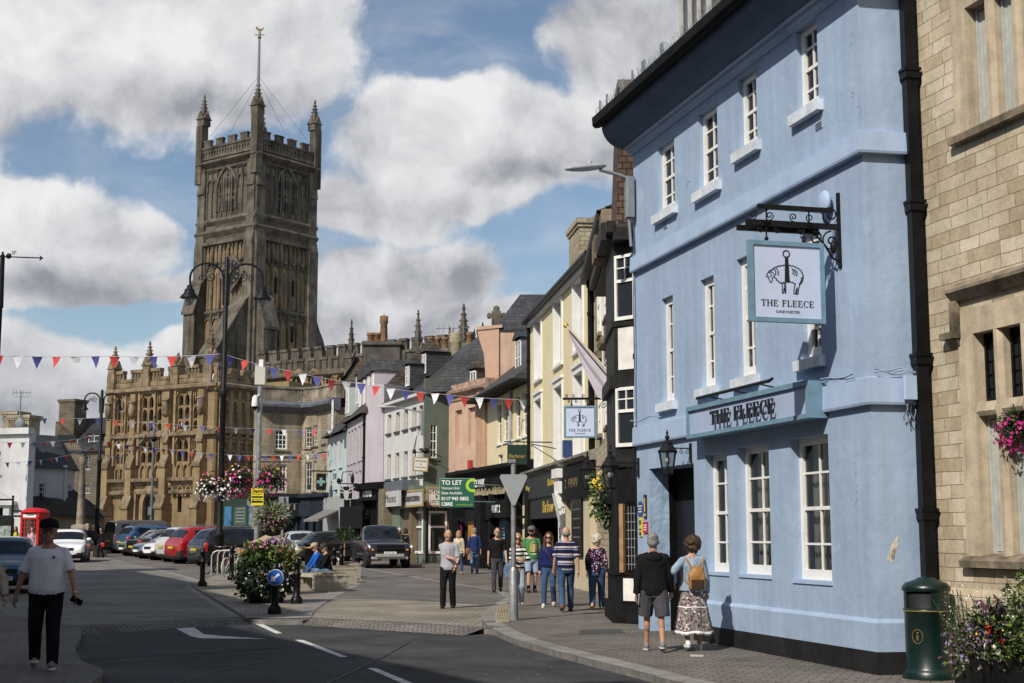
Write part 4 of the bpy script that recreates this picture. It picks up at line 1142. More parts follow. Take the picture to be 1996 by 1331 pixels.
 # ---- tall yellow house
YELW=mat('primrose_render',(0.72,0.625,0.395),0.8,0.05,1.1,bump=0.006,bscale=9,streak=0.10)
YN=npt(1163,42.0);YF=far_pt(YN,640,1033)
YW=Wall(YF,YN,z0=gz(46))
yh=YW.thing('yellow_house','tall pale yellow three storey house with white framed windows over dark shopfront','town house')
H=YW.at(1153,503)[1]
yops=[]
for (a,b,t1,t2) in ((1043,1060,614,733),(1080,1096,577,708),(1119,1146,545,678),(1044,1061,775,915),(1083,1098,752,905),(1120,1148,720,892)):
 x0,x1,z0,z1=YW.rect(a,b,t1,t2)
 yops.append([x0,x1,z0,z1])
for i in range(3):
 za=sum(yops[j][2] for j in range(0,3))/3;zb=sum(yops[j][3] for j in range(0,3))/3;zc_=sum(yops[j][2] for j in range(3,6))/3;zd=sum(yops[j][3] for j in range(3,6))/3
 yops[i][2:]=[za,zb];yops[i+3][2:]=[zc_,zd]
 xc=(yops[i][0]+yops[i+3][0])/2;
 for j in (i,i+3):yops[j][0],yops[j][1]=xc,xc+1.65
_,zsh=YW.at(1100,905)
facade(YW.W,H,[(*o,0.26) for o in yops],0.26,7.0,z0=zsh-0.4).build('wall',YELW,yh)
for k,o in enumerate(yops):
 x0,x1,z0,z1=o
 a=MB();w=0.17
 a.box(x0-w,x0+0.001,-0.05,0.25,z0-0.05,z1+w);a.box(x1-0.001,x1+w,-0.05,0.25,z0-0.05,z1+w);a.box(x0,x1,-0.05,0.25,z1-0.03,z1+w);a.box(x0,x0+.03,-.04,.19,z0,z1-.03);a.box(x1-.03,x1,-.04,.19,z0,z1-.03);a.box(x0+.03,x1-.03,-.04,.19,z0-.05,z0+.02)
 a.box(x0-w-0.04,x1+w+0.04,-0.11,0,z1+w,z1+w+0.1);a.box(x0-w-0.03,x1+w+0.03,-0.1,0.25,z0-0.14,z0-0.05)
 w_=window(yh,(x0,x1,z0,z1),0.26,3,4,gm=GLASS,fr=0.06);a.build('architrave',WHITE,w_)
eb=MB();eb.box(-0.05,YW.W+0.05,-0.16,0.05,H-0.22,H-0.02);eb.build('eaves_board',mat('pale_grey_paint',(0.5,0.5,0.5),0.6,0.1,4),yh)
gb=MB();gb.extx([(-0.18,H-0.06),(-0.3,H-0.06),(-0.33,H+0.02),(-0.33,H+0.1),(-0.16,H+0.1)],-0.1,YW.W+0.1);gb.build('gutter',BLACK,yh)
rfm=MB();rfm.add([(-0.1,-0.2,H+0.05),(YW.W+0.1,-0.2,H+0.05),(YW.W+0.1,0.6,H+0.55),(-0.1,0.6,H+0.55)],[(0,1,2,3)])
rfm.build('lead_apron',LEAD,yh)
rfm=MB();rfm.add([(-0.1,0.6,H+0.55),(YW.W+0.1,0.6,H+0.55),(YW.W+0.1,3.5,H+1.5),(-0.1,3.5,H+1.5),(YW.W+0.1,7,H),(-0.1,7,H)],[(0,1,2,3),(3,2,4,5),(0,3,5),(1,4,2)]).build('roof',SLATE,yh)
xa,za=YW.at(1098,560,1.0);xb,zb=YW.at(1143,447,1.0)
stk=stack(yh,xb-1.9,xb+0.25,0.7,2.6,H,YW.at(1110,449,0.7)[1],RUBBLE,0,0.1)
cp=MB()
for i in range(14):cp.ball((xb-1.9+R.uniform(-0.1,2.2),0.7+R.uniform(0,1.6),YW.at(1110,449,0.7)[1]+0.02),(R.uniform(.15,.3),R.uniform(.15,.3),R.uniform(.07,.14)),8,5)
cp.build('crumbling_capping',SOOTST,stk)
downpipe(yh,YW.W-0.35,3.8,H-0.1,BLACK,0.07);downpipe(yh,0.12,3.6,H-0.2,BLACK,0.07)
DKG=mat('charcoal_shop_paint',(0.022,0.024,0.027),0.5,0.2,4)
_,zfb=YW.at(1062,985);zft=zsh
sh=MB();W=YW.W
sh.box(0.0,W*0.62,-0.25,0.3,zft-1.0,zft-0.15);sh.box(0,W*0.62,-0.18,0.3,zft-1.75,zft-1.0)
sh.box(0,0.5,-0.15,0.3,-0.2,zft-1.75);sh.box(W*0.62-0.5,W*0.62,-0.15,0.3,-0.2,zft-1.75)
sho=sh.build('shopfront',DKG,yh)
c=MB();c.extx([(-0.2,zft-0.15),(-0.42,zft-0.02),(-0.42,zft+0.06),(0,zft+0.2),(0,zft-0.15)],-0.02,W-0.02);c.build('shop_cornice',mat('grey_moss_cornice',(0.2,0.19,0.16),0.8,0.4,4),yh)
c=MB();c.box(0.5,W*0.62-0.5,0.9,0.95,-0.2,zft-1.7);c.build('shop_glazing',GLASS,sho)
c=MB()
for x in (2.2,4.3,4.7,6.4):c.box(x,x+0.1,0.84,0.9,-0.2,zft-1.75)
c.box(0.5,W*0.62-0.5,0.83,0.9,-0.2,0.5);c.build('shop_framing',DKG,sho)
GOLD=mat('gold_lettering',(0.6,0.42,0.1),0.4,0.05,5,metal=0.4)
text_mesh('Barbour',0.62,GOLD,yh,(W*0.42,-0.19,zft-1.38),name='lettering',ext=0.01,sx=1.3)
text_mesh('Barbour',0.38,GOLD,yh,(W*0.5,-0.26,zft-0.55),name='lettering',ext=0.008,sx=1.3)
text_mesh('Barbour',0.34,GOLD,yh,(1.2,-0.26,zft-0.6),name='lettering',ext=0.008,sx=1.0)
p0=W*0.62
pb=MB();pb.box(p0+0.02,p0+0.75,-0.3,0.2,-0.2,zft-0.4);pb.box(p0-0.05,p0+0.85,-0.42,0.2,zft-1.0,zft-0.5);pb.box(p0-0.1,p0+0.95,-0.5,0.2,zft-0.5,zft-0.2);pb.extx([(-0.31,zft-1.9),(-0.52,zft-1.0),(-0.31,zft-1.0)],p0+0.1,p0+0.7)
po=pb.build('pilaster',WHITE,yh)
text_mesh('5',0.5,INKK,po,(p0+0.4,-0.31,zft-2.3),name='house_number')
text_mesh('3',0.3,INKK,po,(p0+0.4,-0.31,zft-2.65),name='house_number')
CREAM=mat('cream_render',(0.56,0.48,0.33),0.85,0.08,2,streak=0.15)
b2=MB();b2.box(p0+0.76,W,-0.3,0.3,zft-1.25,zft-0.2);b2.build('fascia',BLACKM,yh)
text_mesh('2  HINN',0.42,mat('tarnished_lettering',(0.2,0.14,0.06),.5,.2,9),yh,(p0+2.6,-0.305,zft-0.75),name='lettering',sx=1.6)
b2=MB();b2.box(p0+0.76,p0+1.0,-0.2,0.3,-0.2,zft-1.25);b2.box(p0+1.0,p0+2.1,0.6,0.9,-0.2,zft-1.25);b2.box(p0+2.1,W,-0.22,0.9,-0.2,zft-1.25);b2.build('shop_wall',CREAM,yh)
m_=MB();m_.box(p0+2.5,p0+4.3,-0.28,-0.221,0.95,2.75);mo=m_.build('menu_board',BLACK,yh)
for i in range(5):MB().box(p0+2.8,p0+4.0,-0.284,-0.281,1.25+i*0.28,1.29+i*0.28).build('menu_line',mat('chalk_line',(0.12,0.12,0.12),0.8,0),mo)
MB().box(p0+1.02,p0+2.08,0.55,0.6,-0.1,2.4).build('door',BLACKM,yh)
xb_,zb_=YW.at(1104,875,-0.2)
MB().cbox(xb_-0.1,xb_+0.1,-0.32,-0.02,zb_-0.28,zb_+0.28,0.02).build('alarm_box',mat('navy_box',(0.03,0.06,0.16),0.4,0.1),yh)
xb_,zb_=YW.at(1083,880,-0.05)
br=MB();br.tube([(xb_,-0.03,zb_+0.1),(xb_-0.0,-0.9,zb_+0.25),(xb_,-0.9,zb_+0.15)],0.018,5);br.tube([(xb_,-0.03,zb_-0.3),(xb_,-0.9,zb_+0.22)],0.014,5);br.build('iron_bracket',IRON,yh)
wall_lantern(YW,1145,915,0.95,1.0,'black iron lantern over the shops of the yellow house')
MB_=None
c2=D(1130,822,35.0);k2=62/2750*35.0
hs2,ir,z=hanging_sign((c2.x,c2.y,c2.z),rad(-4),k2,'square pub sign with sheep emblem in front of the yellow house',0.75,True)
ir.box(0.73,0.75,-0.03,0.03,z-0.35,z+0.35);scroll(ir,(0.6,0,z-0.13),0.09,1.4,1.57,0,0.01,1)
ir.tube([(0.74,0,z),(1.75,0,z)],0.03,6);ir.build('bracket',IRON,hs2)
a,b=D(1103,634,34.0),D(1215,772,31.2)
fl=thing('flag','long pale lilac flag hanging limply from a gold tipped pole over the street','flag',a)
m_=MB();m_.tube([(0,0,0),tuple(D(1190,728,31.6)-a)],0.022,8);po=m_.build('flag_pole',mat('varnished_pole',(0.5,0.42,0.28),0.5,0.1),fl)
MB().ball((0,0,0),0.065,12,8).build('finial',GOLD,po)
fm=MB();n,k=26,10;vs=[]
top_=[(1108,640),(1150,684),(1192,735),(1203,765)];bot_=[(1110,650),(1139,722),(1164,772),(1207,802)]
def lerp_path(P,t):
 t*=len(P)-1;i=min(int(t),len(P)-2);f_=t-i
 return (P[i][0]*(1-f_)+P[i+1][0]*f_,P[i][1]*(1-f_)+P[i+1][1]*f_)
for i in range(n+1):
 t=i/n;A,B=lerp_path(top_,t),lerp_path(bot_,t)
 for j in range(k+1):
  q=j/k;Y=34.0-2.5*t+0.10*math.sin(q*9+t*3)*min(1,t*3)+0.05*math.sin(q*17+t*6)
  p=D(A[0]*(1-q)+B[0]*q,A[1]*(1-q)+B[1]*q,Y)-a;vs.append(tuple(p))
fm.add(vs,[(i*(k+1)+j,(i+1)*(k+1)+j,(i+1)*(k+1)+j+1,i*(k+1)+j+1) for i in range(n) for j in range(k)],0,True)
fm.build('flag_cloth',mat('pale_lilac_cloth',(0.36,0.33,0.365),0.85,0.06,3),fl)
# ---- lower yellow house with slate roof
LYN=YF;LYF=far_pt(LYN,405,950)
LW_=Wall(LYF,LYN,z0=gz(60))
ly=LW_.thing('low_yellow_house','lower yellow house with overhanging slate roof and row of white sash windows','town house')
H=LW_.at(1030,735)[1]
lops=[]
zt0,zb0=LW_.at(1000,790)[1],LW_.at(1000,845)[1]
for px in (969,981,990,1005,1018):
 x,_=LW_.at(px,800);lops.append((x,x+0.95,LW_.at(px,855-(px-969)*0.45)[1]*0+zb0-0.25,zt0+0.35))
zs_=LW_.at(995,897)[1]
for px in (971,1012):
 x,_=LW_.at(px,910);lops.append((x,x+1.0,zs_-0.9,zs_+0.35))
facade(LW_.W,H,[(*o,0.14) for o in lops],0.14,6,z0=-0.3).build('wall',YELW,ly)
for o in lops:window(ly,o,0.14,2,4,sill=(WHITE,0.06,0.06,0.08))
rr=MB();rr.add([(-1.2,-0.75,H-0.1),(LW_.W+0.1,-0.75,H-0.1),(LW_.W+0.1,3.2,H+3.0),(0.4,3.2,H+3.0),(-1.2,6.5,H-0.1),(LW_.W+0.1,6.5,H-0.1)],[(0,1,2,3),(0,3,4),(3,2,5,4),(1,5,2)]);rr.build('roof',SLATE,ly)
eb=MB();eb.box(-1.2,LW_.W+0.1,-0.82,0.02,H-0.22,H-0.1);eb.build('eaves',BLACKM,ly)
xd,zd=LW_.at(1012,690,0.8);dormer(ly,xd-0.3,1.3,H+0.5,1.75,0.7,LEAD,SLATE,depth=2.2)
downpipe(ly,LW_.W*0.62,0.2,H-0.3,mat('grey_downpipe',(0.3,0.32,0.34),0.5,0.1,5),0.07)
PHN=LYF;PHF=far_pt(PHN,-300,873)
sf0=npt(880,PHF[1]-2.4);sf1=npt(1034,YF[1]-1.3)
FW=Wall(sf0,sf1,z0=gz(58))
ftop=FW.at(960,905)[1];
shp=FW.thing('black_shopfront','long black shopfront with poster covered windows below the peach and yellow houses','shopfront')
def fz(px,py):return FW.at(px,py)
z_t=(FW.at(925,925)[1]+FW.at(1000,905)[1])/2;z_m=(FW.at(925,968)[1]+FW.at(1000,957)[1])/2
sh=MB();W=FW.W
sh.box(0,W,0,2.6,z_m,z_t);sh.extx([(0,z_t-0.2),(-0.3,z_t),(-0.3,z_t+0.15),(2.6,z_t+0.4),(2.6,z_t-0.2)],-0.1,W+0.1)
xs_=[FW.at(px,1040)[0] for px in (885,913,931,942,958,972,988,1030)]
for i in (1,3,4,5,6):pass
for a,b in ((0,xs_[0]+0.1),(FW.at(929,1040)[0],FW.at(941,1040)[0]),(FW.at(958,1040)[0]-0.1,FW.at(961,1040)[0]),(FW.at(989,1040)[0],FW.at(996,1040)[0]),(W-0.4,W)):
 sh.box(a,b,-0.12,2.0,-0.3,z_m)
sh.box(0,W,0.35,2.0,-0.3,0.35)
sh.build('shop_frame',BLACKM,shp)
PURP=mat('poster_magenta',(0.3,0.02,0.14),0.5,0.25,2);ORNG=mat('poster_orange',(0.55,0.28,0.05),0.5,0.3,2.5,c2=(0.25,0.1,0.03));GRNP=mat('poster_green',(0.16,0.3,0.05),0.5,0.1,2,c2=(0.13,0.26,0.05));BLUP=mat('poster_blue',(0.05,0.2,0.36),0.5,0.25,1.5,c2=(0.03,0.12,0.24))
def poster(px0,px1,m_,extra=None):
 x0,x1=FW.at(px0,1040,0.3)[0],FW.at(px1,1040,0.3)[0]
 o=MB().box(x0,x1,0.28,0.31,0.36,z_m-1.0).build('poster',m_,shp)
 if extra:extra(o,x0,x1)
 return o
def px_g(o,x0,x1):
 b=MB();w=x1-x0;b.add([(x0,0.276,0.4),(x0+w*0.45,0.276,0.4),(x0+w*0.3,0.276,1.6),(x0+w*0.35,0.276,z_m-1.05),(x0,0.276,z_m-1.05)],[(0,1,2,3,4)]);b.build('poster_figure',mat('poster_skin',(0.4,0.24,0.15),0.6,0.3,2),o)
 for i,z in enumerate((2.35,2.15,1.95)):MB().box(x0+w*0.6,x1-0.1,0.27,0.275,z,z+0.11).build('poster_text',WHITE,o)
def px_b(o,x0,x1):
 b=MB();w=x1-x0;b.box(x0+w*0.22,x0+w*0.62,0.272,0.277,1.1,z_m-1.15);b.build('poster_photo',mat('poster_photo_tones',(0.4,0.3,0.24),0.6,0.6,4,c2=(0.08,0.07,0.08)),o)
 for z in (2.3,2.1):MB().box(x0+w*0.7,x1-0.08,0.27,0.275,z,z+0.12).build('poster_text',WHITE,o)
 for i in range(7):MB().box(x0+w*0.68,x1-0.08,0.27,0.275,1.7-i*0.13,1.74-i*0.13).build('poster_text',WHITE,o)
poster(893,900,PURP);poster(913,929,ORNG);poster(941,957,GRNP,px_g);poster(963,988,BLUP,px_b)
MB().box(0,W,0.5,0.55,0.3,z_m).build('shop_glazing',GLASS,shp)
tb=MB()
for px in (922,931,942,950,958,964,972,980):
 x=FW.at(px,980)[0];tb.box(x-0.05,x+0.05,0.1,0.2,z_m-1.0,z_m)
tb.box(0,W,0.1,0.2,z_m-1.05,z_m-0.95);tb.build('transom',BLACKM,shp)
MB().box(FW.at(958,980)[0],FW.at(1000,980)[0],-0.25,0.1,z_m-1.0,z_m-0.3).build('fascia',BLACKM,shp)
text_mesh('KINGS PARK',0.44,WHITE,shp,(FW.at(931,945)[0],-0.02,(z_t+z_m)/2),name='lettering',sx=0.95,bold=0.012)
text_mesh('UNIT 2',0.42,WHITE,shp,(FW.at(979,985)[0],-0.27,z_m-0.66),name='lettering',sx=0.9,bold=0.012)
fgm=MB();n=60
for i in range(n):
 x=FW.at(924,960)[0]+(FW.at(985,960)[0]-FW.at(924,960)[0])*i/n
 if i%7==5:continue
 fgm.box(x,x+0.05,-0.03,-0.002,z_m-0.03,z_m+R.uniform(0.08,0.3))
fgm.build('worn_gilt_frieze',mat('worn_gilt',(0.4,0.33,0.2),0.6,0.3,6),shp)
MB().cbox(FW.at(908,922)[0]-0.14,FW.at(908,922)[0]+0.14,0.1,0.3,z_t+0.25,z_t+0.62,0.04).build('alarm_box',REDP,shp)
# ---- peach house
PEACH=mat('peach_render',(0.56,0.385,0.285),0.85,0.10,1.0,bump=0.012,bscale=7,streak=0.2)
PKW=Wall(PHF,PHN,z0=gz(66))
ph=PKW.thing('peach_house','peach rendered house with blind window recesses and a taller gable behind','town house')
H=PKW.at(915,745)[1]
x0_,x1_=PKW.at(885,800)[0],PKW.at(903,800)[0];x2_,x3_=PKW.at(910,800)[0],PKW.at(931,800)[0]
zt_,zb_=PKW.at(900,800)[1],PKW.at(900,872)[1]
xr1,xr2=PKW.at(887,830)[0],PKW.at(912,830)[0]
pops=[(xr1,xr1+0.85,zb_,zt_+0.05),(xr2,xr2+0.85,zb_,zt_+0.05),(xr1,xr1+0.85,PKW.at(900,935)[1],PKW.at(900,916)[1]),(xr2,xr2+0.9,PKW.at(920,930)[1],PKW.at(920,911)[1])]
fm=facade(PKW.W,H,[(*o,0.18) for o in pops],0.18,6)
for o in pops:fm.box(o[0]-0.001,o[1]+0.001,0.18,0.25,o[2],o[3])
fm.build('wall',PEACH,ph)
pp=MB();xp=PKW.at(933,850)[0];pp.box(xp,PKW.W-0.05,-0.12,0,3,H-0.5);pp.build('pier',mat('peach_render_darker',(0.50,0.315,0.205),0.85,0.14,0.9,bump=0.012,bscale=7,streak=0.25),ph)  # pier in a darker, more streaked peach than the wall
c=MB();c.extx([(0,H-0.75),(-0.06,H-0.75),(-0.08,H-0.55),(-0.3,H-0.42),(-0.34,H-0.3),(-0.1,H-0.2),(-0.1,H+0.02),(0.3,H+0.02),(0.3,H-0.75)],-0.05,PKW.W+0.02);c.build('parapet_cornice',mat('peach_grey_cornice',(0.42,0.28,0.21),0.9,0.3,2,streak=0.4),ph)
gb0=D(948,740,PHN[1]+2.0);gb1=D(1012,740,PHN[1]-0.5);
gt=D(960,640,PHN[1]+1).z
gbm=MB();gbm.T=PKW.I.copy()
gbm.box(gb0.x,gb1.x+1.6,PHN[1]+1.0,PHN[1]+6.5,5.0,gt-0.1);gbm.build('gable_block',PEACH,ph)
fc=MB();fc.T=PKW.I.copy();xg=gb0.x
fc.exty([(xg,gt-2.6),(xg-0.1,gt-1.2),(xg-0.35,gt-0.4),(xg-0.4,gt-0.1),(xg+0.6,gt+0.05),(xg+0.6,gt-2.6)],PHN[1]+0.9,PHN[1]+1.7);fc.exty([(xg-0.45,gt-0.1),(xg-0.45,gt+0.06),(xg+0.75,gt+0.16),(xg+0.75,gt+0.02)],PHN[1]+0.85,PHN[1]+1.75)
fc.build('flared_coping',mat('peach_coping',(0.52,0.34,0.245),0.9,0.1,1),ph)
rr=MB();rr.T=PKW.I.copy();y0=PHN[1]+0.9
rr.add([(xg+0.3,y0,gt-0.1),(gb1.x+1.8,y0,gt-0.1),(gb1.x+1.8,y0+3,gt+2.1),(xg+1.6,y0+3,gt+2.1),(gb1.x+1.8,y0+6,gt-0.1),(xg+0.3,y0+6,gt-0.1)],[(0,1,2,3),(3,2,4,5),(0,3,5),(1,4,2)]);rr.build('roof',SLATE,ph)
for px,wd in ((924,0.9),(945,1.2)):
 p=D(px,735,PHN[1]+3);xx=PKW.I@p
 dormer(ph,xx.x-0.5,wd,xx.z-0.9,1.3,xx.y,SLATE,STONETILE)
rr=MB();rr.add([(0.3,1.5,H-0.2),(PKW.W,1.5,H-0.2),(PKW.W,4.5,H+1.9),(1.5,4.5,H+1.9),(PKW.W,7,H),(0.3,7,H)],[(0,1,2,3),(3,2,4,5),(0,3,5)]);rr.build('lower_roof',STONETILE,ph)
downpipe(ph,-0.25,0.3,H-2.0,BLACK,0.1)
# ---- white and sage green corner house with the antiques shop
WHITER=mat('off_white_render',(0.58,0.565,0.53),0.85,0.07,1.2,bump=0.008,bscale=8,streak=0.16)
SAGE=mat('sage_green_render',(0.105,0.125,0.098),0.8,0.10,1.5,bump=0.008,bscale=9,streak=0.15,spots=((0.3,0.32,0.28),0.9,0.74))
SAGEP=mat('sage_green_paint',(0.15,0.185,0.14),0.5,0.08,3)
cn_=npt(828,68.5);wf=far_pt(cn_,-49,748)
ge=npt(874,68.75)
WW=Wall(wf,cn_,z0=gz(68))
wh=WW.thing('white_green_house','off white corner house with sage green end wall, slate roof and antiques shop','town house')
H=WW.at(826,766)[1]
wo=[]
for pxs,yt,yb in (((755,771,787,803,816),800,838),((755,771,787,803,816),880,930)):
 zt_,zb_=WW.at(787,yt)[1],WW.at(787,yb)[1]
 for px in pxs:
  x=WW.at(px,850)[0];wo.append((x,x+0.72,zb_,zt_))
gM=WW.I@Vector((ge[0],ge[1],0))
fm=facade(WW.W,H,[(*o,0.2) for o in wo],0.2,0.21)
wedge=[WW.I@Vector((p[0],p[1],0)) for p in (cn_,ge,(ge[0]+2.5,ge[1]+6),(wf[0]+5,wf[1]+4),wf)]
ctr=sum(wedge,Vector())/5;fm.extr([(p.x+(ctr.x-p.x)*.12,p.y+(ctr.y-p.y)*.12) for p in wedge],3.0,H-0.05,0)
fm.build('wall',WHITER,wh)
WDK=mat('grey_white_sash',(0.5,0.49,0.46),0.5,0.1,5)
for o in wo:window(wh,o,0.2,1,2,fm=WDK,sill=(mat('dark_sill',(0.07,0.07,0.075),0.8,0.2,4),0.1,0.1,0.1),fr=0.05)
GW=Wall((cn_[0],cn_[1]-.14),ge,z0=gz(68))
gr=bpy.data.objects.new('green_end',None);COL.objects.link(gr);bpy.data.objects.remove(gr)
def rel(parent_wall,wall):return parent_wall.I@wall.M
def put(o,wp,wl):
 M_=rel(wp,wl);o.matrix_local=M_;return o
go=[GW.rect(838,852,826,893),GW.rect(838,851,946,1000)]
go=[(o[0],o[1],o[2],o[3],0.12) for o in go]
H2=GW.at(850,738)[1]
fm=facade(GW.W,H2,go,0.16,0.25);put(fm.build('end_wall',SAGE,wh),WW,GW)
for o in go:put(window(wh,o,0.16,2,4,sill=(SAGE,0.1,0.08,0.1)),WW,GW)
rr=MB();
rr.add([(-0.2,-0.25,H),(WW.W+0.2,-0.25,H),(WW.W-1.5,4.5,H+4.0),(1.0,4.5,H+3.4),(WW.W+3.5,6.0,H+0.1),(0,9,H)],[(0,1,2,3),(1,4,2),(3,2,4,5),(0,3,5)]);rr.build('roof',SLATE,wh)
gt_=MB();gt_.box(-0.1,WW.W+0.15,-0.3,0,H-0.12,H+0.02);gt_.build('eaves',WHITER,wh)
for px,z in ((806,0.9),(838,1.9)):
 q=D(px,730 if px<820 else 706,cn_[1]+3.2);l=WW.I@q
 dormer(wh,l.x-0.4,0.85,l.z-0.75,1.25,l.y-0.3,SLATE,SLATE,depth=1.3,gable=.12)
rd=MB();pts=[WW.I@D(*p) for p in ((826,738,71.5),(893,672,74.5),(934,712,74),(872,742,72))]
ws=MB()
tF,bF=WW.at(828,946)[1],WW.at(828,990)[1]
ws.box(0.3,WW.W-0.02,-0.55,0.0,bF,tF);wsf=ws.build('fascia',SAGEP,wh)
g_=MB();g_.box(0.02,GW.W,-0.5,0.0,bF,tF);put(g_.build('fascia',SAGEP,wh),WW,GW)
BOARD=mat('cream_sign_board',(0.62,0.6,0.54),0.6,0.06,3);BRD2=mat('grey_sign_board',(0.46,0.46,0.44),0.6,0.06,3);OCH=mat('ochre_sign_frame',(0.36,0.25,0.11),0.6,0.12,4)
def board(wall,px0,px1,pyt,pyb,out,bm_,frm,name='sign_board',wd=0.09):
 x0,x1=wall.at(px0,(pyt+pyb)/2,-out)[0],wall.at(px1,(pyt+pyb)/2,-out)[0]
 z1,z0=wall.at((px0+px1)/2,pyt,-out)[1],wall.at((px0+px1)/2,pyb,-out)[1]
 o=MB().box(x0+wd,x1-wd,-out-0.03,-out,z0+wd,z1-wd).build(name,bm_,wh)
 f=MB();f.box(x0,x1,-out-0.06,-out,z1-wd,z1);f.box(x0,x1,-out-0.06,-out,z0,z0+wd);f.box(x0,x0+wd,-out-0.06,-out,z0+wd,z1-wd);f.box(x1-wd,x1,-out-0.06,-out,z0+wd,z1-wd)
 f.build('sign_frame',frm,o)
 return o,x0,x1,z0,z1
o,x0,x1,z0,z1=board(WW,782,826,955,988,0.56,BRD2,OCH)
text_mesh('CIRENCESTER',0.34,mat('dark_sign_letters',(0.08,0.08,0.075),0.6,0),o,((x0+x1)/2,-0.61,z1-0.42),sx=1.05);text_mesh('ANTIQUES CENTRE',0.34,MATS['dark_sign_letters'],o,((x0+x1)/2,-0.61,z0+0.36),sx=0.95)
put(o,WW,WW) if False else None
o,x0,x1,z0,z1=board(GW,831,870,949,987,0.5,BOARD,OCH)
put(o,WW,GW)
for k_,(t_,s_,zz) in enumerate((('ANTIQUES',0.27,0.72),('&',0.22,0.5),('COLLECTABLES',0.215,0.24))):
 text_mesh(t_,s_,INKK,o,((x0+x1)/2,-0.535,z0+(z1-z0)*zz),sx=0.98)
zw0,zw1=GW.at(845,1075)[1],GW.at(845,996)[1]
def glazed(wall,x0,x1,z0,z1,y,cols,tr,out=None):
 f=MB()
 for i in range(cols+1):f.box(x0+(x1-x0)*i/cols-0.05,x0+(x1-x0)*i/cols+0.05,y-0.06,y,z0,z1)
 f.box(x0,x1,y-0.062,y-0.002,z1-0.1,z1);f.box(x0-0.1,x1+0.1,y-0.12,y-0.001,z0-0.1,z0+0.02);f.box(x0,x1,y-0.058,y-0.003,tr-0.05,tr+0.05)
 o=f.build('shop_window',WHITE,wh);put(o,WW,wall)
 MB().poly([(x0,y-0.02,z0),(x1,y-0.02,z0),(x1,y-0.02,z1),(x0,y-0.02,z1)]).build('pane',glassmat('shop_glass',(0.02,0.02,0.02),0.03,0.6),o)
 return o
zr_=zw1-0.75
so1=glazed(GW,0.25,GW.W-0.12,zw0,zw1,-0.02,1,zr_)
so2=glazed(WW,WW.W-2.3,WW.W-0.1,zw0,zw1,-0.02,2,zr_)
CLUT=[mat('ware_brown',(0.2,0.11,0.05),0.7,0.3,6),mat('ware_white',(0.5,0.47,0.42),0.5,0.2,6),mat('ware_gold',(0.45,0.3,0.1),0.4,0.2,6),mat('ware_blue',(0.1,0.14,0.22),0.5,0.2,6),mat('ware_green',(0.1,0.14,0.07),0.6,0.2,6)]
cm=MB()
for sh_ in range(4):
 z=zw0+0.1+sh_*0.62;cm.box(0.2,GW.W-0.15,0.35,0.9,z-0.04,z,0);x=0.3
 while x<GW.W-0.3:
  h_=R.uniform(0.12,0.45);w_=R.uniform(0.08,0.28)
  (cm.box(x,x+w_,0.4,0.6,z,z+h_,R.randint(0,4)) if R.random()<0.5 else cm.lathe([(w_*0.3,0),(w_*0.5,h_*0.5),(w_*0.25,h_)],8,(x+w_/2,0.5,z),R.randint(0,4)));x+=w_+R.uniform(0.02,0.1)
cm.box(0.0,GW.W,1.3,1.4,-0.2,3.6,0);w_=cm.build('shop_shelving',CLUT,wh);put(w_,WW,GW);w_['kind']='stuff'
cw=MB();cw.box(0.02,GW.W,-0.08,0.0,-0.2,zw0-0.1);put(cw.build('stall_riser',SAGEP,wh),WW,GW)
cw=MB();cw.box(WW.W-2.4,WW.W,-0.09,0.0,-0.2,zw0-0.1);cw.box(0.2,WW.W-2.5,-0.5,-0.01,-0.2,bF);cw.build('stall_riser',SAGEP,wh)
pc=MB();pc.tube([(0.02,-0.45,-0.1),(0.02,-0.45,bF)],0.07,8);put(pc.build('corner_post',BLACK,wh),WW,GW)
xs2,zs2=WW.at(826,820,-0.05)
slt=thing('street_light','grey street light arm on the corner of the white and green house','street light',WW.M@Vector((WW.W-0.1,-0.12,zs2)),WW.ang)
b=MB();b.cbox(-0.08,0.08,-0.06,0.1,-0.7,0.5,0.02);b.build('control_box',GREYM,slt)
b=MB();b.tube([(0,-0.05,0.4),(-0.1,-0.4,0.5),(-0.3,-1.1,0.62)],0.035,8);b.build('arm',GREYM,slt)
b=MB();b.ball((-0.42,-1.5,0.64),(0.16,0.45,0.07),12,6);b.build('lamp_head',MATS['pale_grey_lamp_shell'],slt)
ca=D(820,905,68.0)
as_=thing('hanging_sign','small cream antiques sign with ochre frame hanging askew above the corner shop','hanging sign',ca,rad(8))
as_.rotation_euler=(0,rad(4),rad(8))
k=0.36
f=MB();f.box(-k,k,-0.05,0.05,-k*0.95,k*0.95);f.build('sign_frame',OCH,as_)
f=MB();f.box(-k*0.84,k*0.84,-0.06,0.06,-k*0.8,k*0.8);bo=f.build('board',BOARD,as_)
for t_,s_,zz in (('ANTIQUES',0.11,0.15),('&',0.1,0.0),('COLLECTABLES',0.075,-0.14)):text_mesh(t_,s_,INKK,bo,(0,-0.063,zz))
f=MB();f.tube([(-0.3,0,k),(-0.28,0,k+0.2),(0.5,0,k+0.25),(1.0,0,k+0.05)],0.02,6);f.ball((0.2,0,k+0.3),(0.17,0.12,0.14),10,8);f.ball((-0.34,0,k+0.2),(0.1,0.08,0.08),8,6);f.tube([(0.2,0,k+0.2),(0.4,0,k+0.5),(0.3,0,k+0.6)],0.015,6);f.build('bracket',IRON,as_)
tl=D(891,961,57.5)
let=thing('letting_board','large green and white board lettered TO LET standing out over the shopfront','letting board',tl,rad(3))
wl,hl=66/2772*57.5,55/2772*57.5
LGRN=mat('letting_green',(0.02,0.11,0.075),0.5,0.05,2)
